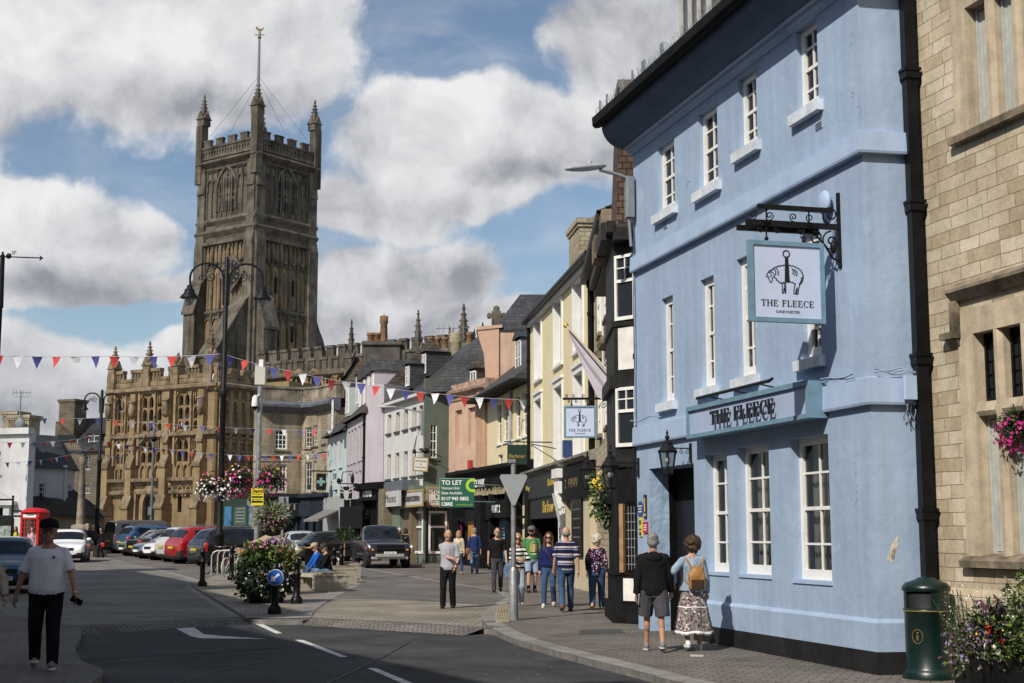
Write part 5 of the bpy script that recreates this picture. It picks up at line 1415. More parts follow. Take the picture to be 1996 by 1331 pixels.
f=MB();f.box(-wl/2,wl/2,-0.03,0.03,-hl/2,hl/2);f.build('board',LGRN,let)
f=MB();f.box(-wl/2-0.03,wl/2+0.03,-0.035,0.035,hl/2,hl/2+0.03);f.box(-wl/2-0.03,-wl/2,-0.035,0.035,-hl/2,hl/2);f.tube([(wl/2,0,hl*0.3),(wl/2+1.5,1.5,hl*0.3)],0.03,6);f.tube([(wl/2,0,-hl*0.3),(wl/2+1.5,1.5,-hl*0.3)],0.03,6);f.build('board_frame',mat('board_edge_green',(0.2,0.3,0.24),0.6,0.1),let)
LIMEG=mat('lime_lettering',(0.4,0.6,0.04),0.5,0)
for t_,s_,zz,m_,sx in (('TO LET',0.25,0.36,WHITE,1.0),('Various Unit',0.15,0.17,WHITE,.95),('Sizes Available',0.15,0.0,WHITE,.95),('0117 943 5852',0.185,-0.2,WHITE,0.98),('CBRE',0.19,-0.39,WHITE,1.0)):
 text_mesh(t_,s_*1.0,m_,let,(-wl*0.46,-0.036,zz*hl),align='LEFT',sx=sx,bold=0.006 if s_>0.16 else 0.002)
text_mesh('www.cbre.co.uk',0.1,LIMEG,let,(wl*0.46,-0.036,-0.41*hl),align='RIGHT')
c=MB()
for i in range(20):
 a,b=rad(60+12*i),rad(72+12*i)
 if math.cos(a)*0.22>0.18:continue
 c.exty([(wl*0.45+r_*math.cos(w),hl*0.27+r_*math.sin(w)) for r_,w in ((0.27,a),(0.27,b),(0.16,b),(0.16,a))],-0.038,-0.031)
c.build('ring_emblem',LIMEG,let)
bs=D(1008,886,44.5)
brs=thing('hanging_sign','small dark green rectangular shop sign with gold name behind the signpost','hanging sign',bs,rad(2))
k=38/2772*44.5/2
f=MB();f.box(-k,k,-0.03,0.03,-k*1.0,k*1.0);f.build('board',mat('bottle_green',(0.012,0.03,0.02),0.5,0.1),brs)
text_mesh('Barbour',0.155,GOLD,brs,(0,-0.035,-0.05),sx=1.0)
f=MB();f.tube([(-k-0.1,0,k+0.1),(1.1,0.3,k+0.1)],0.02,6);f.tube([(-k*0.7,0,k),(-k*0.7,0,k+0.1)],0.012,5);f.tube([(k*0.7,0.1,k),(k*0.7,0.1,k+0.1)],0.012,5);f.build('bracket',IRON,brs)
# ================= the parish church
TWR=brickmat('tower_ashlar',(0.20,0.172,0.13),(0.265,0.228,0.175),(0.135,0.116,0.09),0.8,0.4,0.006,0.92,bump=0.02,dirt=0.5,dscale=0.25,soot=(0.38,0.37,0.36))
TWRD=mat('tower_weathered_trim',(0.2,0.172,0.13),0.92,0.4,0.7,bump=0.02,bscale=4,streak=0.5)
TWRG=mat('tower_golden_panel',(0.46,0.31,0.15),0.92,0.35,0.5,bump=0.02,bscale=5,streak=0.45,c2=(0.24,0.18,0.115))
POR=brickmat('porch_golden_stone',(0.42,0.30,0.16),(0.47,0.34,0.185),(0.32,0.23,0.13),1.0,0.45,0.005,0.9,bump=0.01,dirt=0.28,dscale=0.4,streak=0.25)
PORT=mat('porch_trim_stone',(0.44,0.315,0.175),0.9,0.25,1.2,bump=0.015,bscale=9,streak=0.3)
PORD=mat('porch_weathered_stone',(0.34,0.255,0.155),0.92,0.4,1.2,bump=0.015,bscale=9,streak=0.4)
VOID=mat('dark_opening',(0.008,0.008,0.009),0.6,0.2,2)
LGL=glassmat('leaded_church_glass',(0.012,0.013,0.017),0.25)
chu=thing('parish_church','medieval stone church with tall pinnacled tower and ornate golden porch','church',(0,0,0))
def pinn(parent,base,h,w,m,name='pinnacle',cross=False):
 """square shaft, gablets, crocketed spirelet"""
 x,y,z=base
 mb=MB();mb.T=Matrix.Translation(base)@Matrix.Rotation(TA,4,'Z')
 hs=h*0.24
 mb.box(-w/2,w/2,-w/2,w/2,0,hs);mb.box(-w*0.62,w*0.62,-w*0.62,w*0.62,hs-0.08*h*0.3,hs)
 for i in range(4):
  T0=mb.T;mb.T=T0@Matrix.Rotation(i*math.pi/2,4,'Z')
  mb.exty([(-w*0.45,hs),(w*0.45,hs),(0,hs+w*0.8)],-w*0.62,-w*0.4)
  mb.T=T0@Matrix.Rotation(i*math.pi/2+math.pi/4,4,'Z')
  n=6
  for j in range(n):
   f=j/n;r_=w*0.5*(1-f)+0.02;z_=hs+(h-hs)*(f*0.92+0.02)
   mb.ball((r_+w*0.03,0,z_+0.05*w),(w*0.12,w*0.08,w*0.09),6,4)
  mb.T=T0
 mb.lathe([(w*0.5,hs),(w*0.08,h*0.94),(w*0.05,h)],4,ph=math.pi/4,smooth=False)
 mb.ball((0,0,h*0.97),(w*0.16,w*0.16,w*0.14),6,4);mb.ball((0,0,h*1.02),(w*0.09,w*0.09,w*0.18),6,4)
 return mb.build(name,m,parent)
C0=D(500,300,140.0);e1=Vector((-0.80,0.60));e2=Vector((0.60,0.80));SZ=8.35
TL=Wall((C0.x+e1.x*SZ,C0.y+e1.y*SZ),(C0.x,C0.y),z0=0)
TR=Wall((C0.x,C0.y),(C0.x+e2.x*SZ,C0.y+e2.y*SZ),z0=0)
TA=TL.ang
tw=bpy.data.objects.new('tower',None);link(tw,chu)
def tput(o,wall):o.matrix_local=wall.M;return o
def zt(py):return D(500,py,140.0).z
z_par,z_cor,z_m1,z_m2,z_pan,z_low,z_bot=zt(268),zt(300),zt(418),zt(440),zt(458),zt(600),0.0
core=MB();core.T=TL.M;core.box(0,SZ,0,SZ,z_bot,z_cor);core.build('tower_wall',TWR,tw)
def archpts(x0,x1,zs,k=1.0,n=7):
 """pointed arch outline above the springing"""
 w=x1-x0;r=w*0.9*k;out=[]
 cxl,cxr=x0+r,x1-r
 top=math.acos(max(-1,min(1,(r-w/2)/r)))
 for i in range(n+1):
  a=top*i/n;out.append((x1-r+r*math.cos(a),zs+r*math.sin(a)))
 for i in range(n-1,-1,-1):
  a=top*i/n;out.append((x0+r-r*math.cos(a),zs+r*math.sin(a)))
 return out
def arch_poly(x0,x1,z0,zs):return [(x0,z0),(x1,z0)]+archpts(x0,x1,zs)
def arch_bar(mb,x0,x1,z0,zs,w,y0,y1):
 o=[(x1,z0)]+archpts(x0,x1,zs)+[(x0,z0)]
 q=[(x1-w,z0)]+archpts(x0+w,x1-w,zs)+[(x0+w,z0)]
 for i in range(len(o)-1):mb.exty([o[i],q[i],q[i+1],o[i+1]],y0,y1)
for wi,wl in enumerate((TL,TR)):
 s=SZ
 for (z,out,h_,m_) in ((z_cor,0.55,0.5,TWRD),(z_m1,0.32,0.4,TWRD),(z_m2,0.42,0.5,TWRD),(z_low,0.3,0.35,TWRD),(z_par-0.25,0.2,0.25,TWRD)):
  c=MB();c.extx([(0.0,z-h_),(-out,z),(-out,z+0.12),(0.0,z+h_)],-0.3,s+0.3);tput(c.build('string_course',m_,tw),wl)
 b=MB()
 for x0 in (-0.1,s-1.0):
  b.box(x0,x0+1.1,-0.3,0.0,z_low,z_cor-0.4);b.box(x0-0.05,x0+1.2,-0.5,0.0,z_bot,z_pan-0.5)
  b.extx([(0,z_pan-0.5),(-0.5,z_pan-0.5),(-0.3,z_pan+0.5),(0,z_pan+0.5)],x0-0.03,x0+1.18)
  for zz in (zt(350),):b.extx([(0,zz-0.5),(-0.45,zz-0.5),(-0.29,zz+0.4),(0,zz+0.4)],x0+0.02,x0+1.08)
 tput(b.build('buttress',TWRD,tw),wl)
 p=MB();zb_,zt_=z_m1+0.5,z_cor-0.55
 for i in range(9):
  x=1.15+(s-2.3)*i/8;p.box(x-0.06,x+0.06,-0.14,0,zb_,zt_)
 for i in range(8):
  xa,xb=1.22+(s-2.3)*i/8,1.08+(s-2.3)*(i+1)/8
  if 2<=i<=5:continue
  arch_bar(p,xa,xb,zt_-2.4,zt_-1.6,0.1,-0.18,-0.01);p.box(xa,xb,-0.14,0,zt_-0.4,zt_)
 p.box(1.1,s-1.1,-0.24,0,zt_-0.25,zt_)
 tput(p.build('blind_panelling',TWRD,tw),wl)
 wx0,wx1=s/2-1.35,s/2+1.35;wz0,wzs=zb_+0.5,zt_-2.4
 w=MB();w.exty(arch_poly(wx0,wx1,wz0,wzs),-0.06,-0.02);w_=tput(w.build('belfry_window',TWRD,tw),wl)
 t_=MB();arch_bar(t_,wx0-0.2,wx1+0.2,wz0,wzs,0.2,-0.26,-0.02)
 for q in (1,2):t_.box(wx0+0.9*q-0.09,wx0+0.9*q+0.09,-0.16,-0.061,wz0,wzs+1.2)
 t_.build('tracery',TWRD,w_)
 v=MB()
 for q in range(3):
  xm=wx0+0.45+0.9*q
  v.exty(arch_poly(xm-0.2,xm+0.2,wzs-0.3+(0.3 if q==1 else 0),wzs+0.5+(0.4 if q==1 else 0)),-0.10,-0.061)
  for k_ in range(3):
   zz=wzs-0.7-k_*0.75
   v.exty([(xm-0.24,zz),(xm,zz-0.3),(xm+0.24,zz),(xm,zz+0.3)],-0.10,-0.0612)
  if q!=1:v.exty([(xm-0.1,wzs+0.7),(xm+0.1,wzs+0.7),(xm+(0.2 if q==0 else -0.2),wzs+1.3),(xm,wzs+1.2)],-0.1,-0.0614)
  else :v.exty([(xm-0.22,wzs+1.4),(xm,wzs+1.1),(xm+0.22,wzs+1.4),(xm,wzs+1.8)],-0.1,-0.0614)
  v.exty(arch_poly(xm-0.22,xm+0.22,wz0+0.1,wz0+0.5),-0.09,-0.0616)
 v.build('louvre_openings',VOID,w_)
 g=MB();g.box(1.1,s-1.1,-0.03,0.02,z_low+0.4,z_pan);g.box(1.1,s-1.1,-0.028,0.021,12,z_low-0.4);tput(g.build('panel_ground',TWRG,tw),wl)
 g=MB();n=5
 for i in range(n+1):
  x=1.15+(s-2.3)*i/n;g.box(x-0.11,x+0.11,-0.24,-0.031,12,z_pan)
 for i in range(n):
  xa,xb=1.26+(s-2.3)*i/n,1.04+(s-2.3)*(i+1)/n;xm=(xa+xb)/2
  g.box(xm-0.05,xm+0.05,-0.12,-0.032,zt(520)+1.3,z_pan);g.box(xm-0.045,xm+0.045,-0.1,-0.032,z_low+0.4,zt(520))
  arch_bar(g,xa,xb,zt(520)-0.6,zt(520),0.1,-0.2,-0.033);arch_bar(g,xa,xb,z_low-1.6,z_low-1.2,0.1,-0.2,-0.033)
  arch_bar(g,xa,xm,z_pan-1.0,z_pan-0.7,0.07,-0.25,-0.034);arch_bar(g,xm,xb,z_pan-1.0,z_pan-0.7,0.07,-0.25,-0.034)
  g.ball((xm,-0.2,zt(520)+1.0),(0.3,0.2,0.3),6,4)
 g.box(1.0,s-1.0,-0.45,-0.03,z_pan-0.35,z_pan)
 tput(g.build('stone_panelling',TWRD,tw),wl)
 v=MB()
 for (i,zz) in (((1,zt(548)),(3,zt(548)),(1,zt(640)),(3,zt(640))) if wi else ()):
  xm=1.15+(s-2.3)*(i+0.5)/n;v.box(xm-0.11,xm+0.11,-0.22,-0.05,zz-0.8,zz+0.8)
 if v.v:tput(v.build('slit_window',VOID,tw),wl)
 p=MB();p.box(0.3,s-0.3,-0.25,0.15,z_cor+0.5,z_cor+0.75);p.box(0.3,s-0.3,-0.3,0.15,z_par-0.1,z_par+0.12)
 n=18
 for i in range(n+1):
  x=0.4+(s-0.8)*i/n;p.box(x-0.09,x+0.09,-0.2,0.1,z_cor+0.75,z_par-0.1)
 for i in range(n):
  xa,xb=0.4+(s-0.8)*i/n,0.4+(s-0.8)*(i+1)/n;p.box(xa,xb,-0.1,0.05,z_cor+0.75,z_cor+1.1);p.exty([(xa+.05,z_par-.1),(xb-.05,z_par-.1),((xa+xb)/2,z_par-0.5)],-0.15,0.06)
 for i in range(4):
  xa=0.5+(s-1.0)*(i+0.08)/4;xb=0.5+(s-1.0)*(i+0.62)/4
  p.box(xa,xb,-0.25,0.1,z_par+0.12,z_par+0.7);p.box(xa-0.06,xb+0.06,-0.3,0.14,z_par+0.7,z_par+0.85)
 tput(p.build('parapet',TWRD,tw),wl)
p=MB();p.T=TL.M;p.box(0,0.4,0,SZ,z_cor,z_par+0.2);p.box(0,SZ,SZ-0.4,SZ,z_cor,z_par+0.2);p.build('parapet',TWRD,tw)
for (wx,wy,top) in ((SZ,0,158),(0,0,188),(SZ,SZ,198),(0,SZ,200)):
 b_=TL.M@Vector((wx+(-0.1 if wx else 0.1),wy+(0.1 if wy==0 else -0.1),0))
 ztop=D(500,top,b_.y).z
 s_=MB();s_.T=TL.M;s_.box(wx-0.44,wx+0.44,wy-0.44,wy+0.44,z_cor-2,z_par+2.6);s_.build('pinnacle_shaft',TWR,tw)
 pinn(tw,(b_.x,b_.y,z_par+2.6),ztop-z_par-2.6,0.98,TWRD)
pk=TL.M@Vector((SZ-0.1,0.1,0));ztp=D(504,158,pk.y).z;zfl=D(505,62,pk.y).z
f=MB();f.tube([(pk.x,pk.y,ztp-1),(pk.x,pk.y,zfl)],[0.17,0.11],8);f.build('flagpole',mat('silvery_pole',(0.3,0.31,0.33),0.4,0.1),tw)
f=MB();f.ball((pk.x,pk.y,zfl-0.6),(0.2,0.2,0.2),8,6);f.box(pk.x-0.5,pk.x+0.5,pk.y-0.04,pk.y+0.04,zfl-0.35,zfl-0.27);f.box(pk.x-0.04,pk.x+0.04,pk.y-0.05,pk.y+0.05,zfl-0.6,zfl+0.2)
f.exty([(pk.x-0.1,zfl+0.1),(pk.x+0.25,zfl+0.1),(pk.x+0.45,zfl+0.5),(pk.x+0.2,zfl+0.3),(pk.x-0.1,zfl+0.35),(pk.x-0.35,zfl+0.6),(pk.x-0.4,zfl+0.35)],pk.y-0.05,pk.y+0.05);f.build('weathercock',mat('dull_gilt',(0.25,0.18,0.08),0.4,0.1,metal=0.5),tw)
st=MB()
for (wx,wy) in ((0,0),(SZ,SZ),(SZ*0.4,0.2),(SZ-0.2,SZ*0.6)):
 e_=TL.M@Vector((wx,wy,0));
 hi=ztp+0.5 if (wx,wy) in ((0,0),(SZ,SZ)) else z_par+6
 q_=Vector((e_.x,e_.y,z_par+0.4));st.tube([(pk.x,pk.y,hi),tuple(q_.lerp(Vector((pk.x,pk.y,hi)),0.16))],0.014,4)
st.build('stay_wire',IRON,tw)
cxk,czk=TL.at(452,531,-0.5)
ck=MB();r_=2.0;ck.exty([(cxk-r_,czk),(cxk,czk-r_),(cxk+r_,czk),(cxk,czk+r_)],-0.62,-0.4);cko=tput(ck.build('clock',TWRD,tw),TL)
ck=MB();ck.exty([(cxk+1.25*math.cos(w),czk+1.25*math.sin(w)) for w in [2*math.pi*i/24 for i in range(24)]],-0.68,-0.621);ck.build('clock_face',mat('clock_black',(0.02,0.02,0.022),0.5,0.1),cko)
ck=MB()
for i in range(12):
 w=2*math.pi*i/12;a,b=0.95,1.15
 ck.exty([(cxk+a*math.cos(w-.06),czk+a*math.sin(w-.06)),(cxk+b*math.cos(w-.06),czk+b*math.sin(w-.06)),(cxk+b*math.cos(w+.06),czk+b*math.sin(w+.06)),(cxk+a*math.cos(w+.06),czk+a*math.sin(w+.06))],-0.70,-0.682)
ck.exty([(cxk-0.04,czk),(cxk+0.04,czk),(cxk+0.1,czk+0.85)],-0.71,-0.683);ck.exty([(cxk,czk-0.05),(cxk,czk+0.05),(cxk-0.6,czk+0.2)],-0.72,-0.684)
ck.build('clock_hands',mat('clock_gilt',(0.4,0.3,0.1),0.4,0),cko)
b=MB();b.T=TL.M
for (px0,py0,px1,py1,Y) in ():pass
def spur(wall,x0,x1,ztop,zbot,out0,out1,zend):
 b=MB();b.extx([(0,ztop+1.0),(-out0,ztop),(-out1,zbot),(-out1,zend),(0,zend)],x0,x1);tput(b.build('spur_buttress',TWR,tw),wall)
 c=MB();c.extx([(0.01,ztop+1.25),(-out0-0.05,ztop+0.25),(-out1-0.2,zbot+0.15),(-out1-0.2,zbot-0.12),(-out0,ztop)],x0-0.12,x1+0.12);tput(c.build('coping',TWRD,tw),wall)
spur(TL,SZ-2.3,SZ-0.2,zt(592),zt(700),0.9,4.6,8)
spur(TR,0.1,1.9,zt(585),zt(640),0.8,1.6,8)
spur(TL,-0.3,1.4,zt(545),zt(600),0.8,1.5,8)
o_=D(632,600,146.5)
b=MB();b.T=TR.M;b.extx([(0.4,zt(545)),(0.4,8),(3.2,8),(3.2,zt(560))],SZ-0.2,SZ+0.9);b.exty([(SZ+0.9,zt(590)),(SZ+0.9,8),(SZ+3.4,8),(SZ+3.2,zt(690)),(SZ+2.2,zt(640)),(SZ+1.6,zt(620))],0.5,2.6);b.build('spur_buttress',TWRD,tw)
b=MB();b.T=TL.M;b.exty([(0.2,zt(575)),(0.2,8),(-1.2,8),(-1.2,zt(640)),(-0.9,zt(600))],0.0,2.0);b.build('spur_buttress',TWRD,tw)
# ---- the south porch
PC=npt(420,105.0);PLf=npt(216,111.0)
PF=Wall(PLf,PC,z0=0.0);_d=(Vector(PC)-Vector(PLf)).normalized();PRr=(PC[0]-_d.y*4.9,PC[1]+_d.x*4.9);PS=Wall(PC,PRr,z0=0.0)
po=bpy.data.objects.new('porch',None);link(po,chu)
Hs=PF.at(330,757)[1];Htop=PF.at(330,722)[1]
W=PF.W
zr=lambda py:PF.at(330,py)[1]
bays=[(PF.at(a,850)[0],PF.at(b,850)[0]) for a,b in ((229,256),(277,318),(347,388))]
up,lowr=[],[]
pops=[]
def lights(x0,x1,z0,z1,n,gap=0.16):
 w=(x1-x0-gap*(n-1))/n
 return [(x0+i*(w+gap),x0+i*(w+gap)+w,z0,z1) for i in range(n)]
rows=[(zr(792),zr(772)),(zr(818),zr(796)),(zr(838),zr(823)),(zr(877),zr(857)),(zr(900),zr(880))]
for bi,(a,b) in enumerate(bays):
 for (z0,z1) in rows:
  if bi==0:g_=[(a,a+(b-a)*0.24),(a+(b-a)*0.36,a+(b-a)*0.6),(a+(b-a)*0.74,b)]
  else :g_=[(a,a+(b-a)*0.23),(a+(b-a)*0.31,a+(b-a)*0.56),(a+(b-a)*0.72,b)]
  for (u,v) in g_:pops.append((u,v,z0,z1,0.25))
dx0,dx1=PF.at(284,990)[0],PF.at(311,990)[0];dz1=zr(962)
low=[PF.rect(346,354,964,998),PF.rect(378,384,964,998),PF.rect(235,240,970,1000)]
low=[(*o,0.25) for o in low]
facade(W,Hs,pops+low,0.25,1.0,z0=0).build('wall',POR,po).matrix_local=PF.M
for o in low:tput(MB().box(o[0]-.05,o[1]+.05,.27,.4,o[2]-.05,o[3]+.05).build('window',LGL,po),PF)
for bi,(a,b) in enumerate(bays):
 for (z0,z1) in ((zr(842),zr(762)),(zr(905),zr(852))):
  hd=MB();hd.box(a-.1,b+.1,.27,.5,z0-.2,z1-.3,1)
  for o in pops:
   if z0<(o[2]+o[3])/2<z1 and a-.1<o[0]<b:arch_bar(hd,o[0]-0.03,o[1]+0.03,o[2],o[3]-(o[1]-o[0])*0.62,0.045,-0.06,0.2)
  hd.box(a-0.28,a-0.06,-0.3,0.1,z0,z1);hd.box(b+0.06,b+0.28,-0.3,0.1,z0,z1);hd.box(a+(b-a)*0.6,a+(b-a)*0.68,-0.22,0.1,z0,z1)
  arch_bar(hd,a-0.2,a+(b-a)*0.64,z1-1.2,z1-0.9,0.1,-0.2,0.05)
  for q in range(3):hd.box(a+(b-a)*(0.72+q*0.1),a+(b-a)*(0.75+q*0.1),-0.12,0.05,z1-0.9,z1)
  tput(hd.build('window',[PORT,LGL],po),PF)
 hd=MB()
 for q in range(3):
  u=a+(b-a)*q/3;arch_bar(hd,u+0.03,u+(b-a)/3-0.03,zr(932),zr(916),0.09,-0.2,0.05)
 tput(hd.build('blind_arcade',PORT,po),PF)
orl=MB()
for (a,b) in bays:
 orl.extx([(0.0,zr(958)),(-0.25,zr(950)),(-0.5,zr(940)),(-0.72,zr(938)),(-0.75,zr(932)),(-0.4,zr(931)),(0,zr(931))],a-0.25,b+0.25)
 orl.extx([(0.0,zr(968)),(-0.4,zr(962)),(-0.45,zr(957)),(-0.1,zr(954)),(0,zr(954))],a-0.4,b+0.4)
tput(orl.build('corbelled_sill',PORD,po),PF)
c=MB()
for (py,out,h_) in ((757,0.5,0.45),(848,0.42,0.35)):
 z=zr(py);c.extx([(0.0,z-h_),(-out,z-0.1),(-out,z+0.1),(0.0,z+0.3)],-0.4,W+0.3)
tput(c.build('string_course',PORD,po),PF)
b=MB()
for px in (218,264,330,397):
 x=PF.at(px,880)[0];b=MB()
 b.box(x-0.38,x+0.38,-0.95,0.0,0,zr(985));b.box(x-0.32,x+0.32,-0.7,0,zr(985),zr(905));b.box(x-0.26,x+0.26,-0.45,0,zr(905),Hs-0.3)
 for (py,o0,o1,w_) in ((985,1.05,0.7,0.45),(905,0.8,0.45,0.38),(858,0.6,0.3,0.32)):
  b.extx([(-o1+0.01,zr(py)+0.75),(-o0,zr(py)-0.1),(-o0,zr(py)-0.25),(-o1+0.01,zr(py)-0.25)],x-w_,x+w_,1)
 b.ball((x,-0.5,zr(795)),(0.28,0.25,0.75),8,6,1);b.extx([(-0.3,zr(815)),(-0.7,zr(808)),(-0.3,zr(806))],x-0.3,x+0.3,1);b.extx([(-0.3,zr(775)),(-0.75,zr(782)),(-0.3,zr(785))],x-0.3,x+0.3,1)
 tput(b.build('buttress',[POR,PORD],po),PF)
dd=MB();arch_bar(dd,dx0-0.5,dx1+0.5,0,dz1-0.9,0.5,-0.35,0.0);dd.exty(arch_poly(dx0,dx1,0,dz1-0.9),-0.03,-0.01)
dd=MB();dd.exty(arch_poly(dx0,dx1,0,dz1-0.9),-0.03,-0.012);do_=tput(dd.build('doorway',VOID,po),PF)
dd=MB();arch_bar(dd,dx0-0.35,dx1+0.35,0,dz1-0.9,0.36,-0.35,-0.02);dd.box(dx0-0.9,dx1+0.9,-0.4,-0.01,zr(957),zr(952));dd.box(dx0-0.9,dx0-0.7,-0.4,-0.01,0,zr(957));dd.box(dx1+0.7,dx1+0.9,-0.4,-0.01,0,zr(957))
for px in (340,360,376,392):
 x=PF.at(px,970)[0];arch_bar(dd,x-0.55,x+0.1,zr(968),zr(958),0.1,-0.3,-0.01);dd.ball((x-0.2,-0.2,zr(945)),(0.3,0.2,0.25),6,4)
dd.build('door_surround',PORT,do_)
def battlement(wall,n,z0,z1,z2,parent,m,depth=0.3,holes=True,ph=0.0):
 p=MB();W=wall.W;p.box(-0.2,W+0.2,-0.1,depth,z0,z0+0.35)
 hw=W/n
 for i in range(n):
  x0=i*hw;hi=z2 if i%2==0 else z1
  k=3
  for j in range(k+1):p.box(x0+hw*j/k-0.1,x0+hw*j/k+0.1,0,depth,z0+0.35,hi-0.25)
  for j in range(k):
   xa,xb=x0+hw*j/k,x0+hw*(j+1)/k;p.exty([(xa,hi-0.25),(xb,hi-0.25),(xb,hi-0.6),((xa+xb)/2,hi-0.3),(xa,hi-0.6)],0.03,depth-0.03);p.box(xa,xb,0.05,depth-0.05,z0+0.35,z0+0.6);p.box(xa,xb,0.06,depth-0.06,(z0+hi)/2-0.12,(z0+hi)/2+0.12)
  p.box(x0-0.1,x0+hw+0.1,-0.1,depth+0.05,hi-0.25,hi)
 return p
tput(battlement(PF,11,Hs+0.3,zr(733),zr(715),po,PORD).build('parapet',PORD,po),PF)
for px,top in ((222,678),(289,668),(345,690),(410,640)):
 x,_=PF.at(px,720);q=PF.M@Vector((x,0.1,0));zt0=zr(722);zt1=PF.at(px,top)[1]
 s_=MB();s_.T=PF.M;s_.box(x-0.4,x+0.4,-0.3,0.5,Hs,zt0);s_.build('pinnacle_shaft',PORD,po)
 pinn(po,(q.x,q.y,zt0),zt1-zt0,0.75,PORD)
bk=MB();bk.T=PS.M;bk.box(0.7,PS.W,0,9,0,Hs);bk.box(0.0,0.7,0,.3,0,Hs);bk.build('side_wall',POR,po)
g=MB();n=5;zs1,zs2,zs3=zr(765),zr(845),zr(870)
for i in range(n+1):
 x=0.35+(PS.W-0.5)*i/n;g.box(x-0.12,x+0.12,-0.3,0,4.5,zs1)
for i in range(n):
 xa,xb=0.47+(PS.W-0.5)*i/n,0.23+(PS.W-0.5)*(i+1)/n
 arch_bar(g,xa,xb,zs1-1.6,zs1-1.1,0.12,-0.24,0);arch_bar(g,xa,xb,zs3-1.2,zs3-0.8,0.12,-0.24,0);g.exty([(xa,zs2+.2),(xb,zs2+.2),(xb,zs2+.5),((xa+xb)/2,zs2+.9),(xa,zs2+.5)],-0.06,-0.001)
 g.box(xa,xb,-0.16,-0.0,zs3+0.2,zs3+0.5);g.ball(((xa+xb)/2,-0.05,zs3+1.0),(0.4,0.15,0.35),8,4)
g.box(0,PS.W,-0.35,0,zs2-0.1,zs2+0.15);g.box(0,PS.W,-0.3,0,zs3+0.5,zs3+0.65)
tput(g.build('side_panelling',PORT,po),PS)
c=MB();z=zr(757);c.extx([(0.0,z-0.45),(-0.5,z-0.1),(-0.5,z+0.1),(0.0,z+0.3)],-0.3,PS.W+0.4);tput(c.build('string_course',PORD,po),PS)
tput(battlement(PS,7,Hs+0.3,zr(738),zr(722),po,PORD).build('parapet',PORD,po),PS)
pr=MB();pr.T=PF.M;pr.box(0.5,W-0.2,0.9,9,0,Hs+0.2);pr.build('porch_block',POR,po)
# ---- nave: windows, pierced parapet and the line of pinnacles stepping towards us
N0,N1=npt(500,131),npt(985,116)
NW=Wall(N0,N1,z0=0);nv=bpy.data.objects.new('nave',None);link(nv,chu)
zn=lambda px,py:NW.at(px,py)[1]
zA=(zn(660,728)+zn(940,700))/2
b_=MB();b_.box(0,NW.W,0.3,10,0,zA);tput(b_.build('nave_wall',TWR,nv),NW)
tput(battlement(NW,40,zA,zA+1.5,zA+2.5,nv,TWRD,0.4).build('parapet',TWRD,nv),NW)
c=MB();c.extx([(0.3,zA-0.5),(-0.3,zA-0.1),(-0.3,zA+0.05),(0.3,zA+0.2)],0,NW.W);tput(c.build('string_course',TWRD,nv),NW)
for px,top,w_ in ((686,627,0.8),(749,618,0.85),(816,609,0.9),(905,598,1.15),(878,640,0.7),(942,632,0.7)):
 x,_=NW.at(px,690);q=NW.M@Vector((x,-0.1,0));z1=NW.at(px,top)[1]
 z0=zA+0.2
 s_=MB();s_.T=NW.M;s_.box(x-w_*0.6,x+w_*0.6,-0.5,0.4,zA-5,z0);s_.build('pinnacle_shaft',TWRD,nv)
 if px in (905,):
  for dx in (-0.9,0.9):pinn(nv,(q.x+dx,q.y,z0),(z1-z0)*0.55,0.6,TWRD)
 pinn(nv,(q.x,q.y,z0),z1-z0,w_,TWRD)
x,_=NW.at(969,620);q=NW.M@Vector((x,-0.1,0));z1=NW.at(969,600)[1]
f=MB();f.box(q.x-0.15,q.x+0.15,q.y-0.15,q.y+0.15,zA,z1);f.box(q.x-0.6,q.x+0.6,q.y-0.12,q.y+0.12,z1-0.85,z1-0.5);f.ball((q.x,q.y,z1-0.1),(0.28,0.15,0.28),8,6);f.ball((q.x-0.6,q.y,z1-0.67),(0.2,0.15,0.28),8,6);f.ball((q.x+0.6,q.y,z1-0.67),(0.2,0.15,0.28),8,6);f.box(q.x-0.4,q.x+0.4,q.y-0.2,q.y+0.2,zA+1,zA+4);f.build('gable_cross',TWRD,nv)
for px in (583,612,640,668,700):
 x,z=NW.at(px,748);w_=1.1
 wv=MB();wv.exty(arch_poly(x-w_,x+w_,z-4,z-0.6),0.2,0.28);wo_=tput(wv.build('nave_window',LGL,nv),NW)
 t_=MB();arch_bar(t_,x-w_-0.15,x+w_+0.15,z-4,z-0.6,0.2,-0.1,0.29)
 for q in (-0.37,0.37):t_.box(x+q-0.06,x+q+0.06,0.0,0.2,z-4,z+0.6)
 for q in (-0.73,0,0.73):arch_bar(t_,x+q-0.34,x+q+0.34,z-1.4,z-0.9,0.07,0.02,0.2)
 t_.build('tracery',PORT,wo_)
b_=MB();A0,A1=npt(500,121),npt(560,119);AW=Wall(A0,A1,z0=0);b_.box(0,AW.W,0,8,0,AW.at(530,745)[1]);tput(b_.build('aisle_wall',POR,nv),AW)
nb=D(469,1003,98.0)
nbd=thing('notice_board','dark green church notice board with arched head and two posts','notice board',(nb.x,nb.y,gz(98)),rad(-8))
GRB=mat('notice_green',(0.012,0.035,0.026),0.6,0.2,3)
w_,zlo,zhi=1.35,nb.z-gz(98)-1.0,nb.z-gz(98)+0.7
f=MB();f.box(-w_,w_,0,0.12,zlo,zhi);f.exty([(w_*math.cos(a),zhi+0.38*math.sin(a)) for a in [math.pi*i/12 for i in range(13)]],0,0.12);f.box(-w_-0.14,-w_,-0.02,0.14,0,zhi+0.4);f.box(w_,w_+0.14,-0.02,0.14,0,zhi+0.4);f.build('board',GRB,nbd)
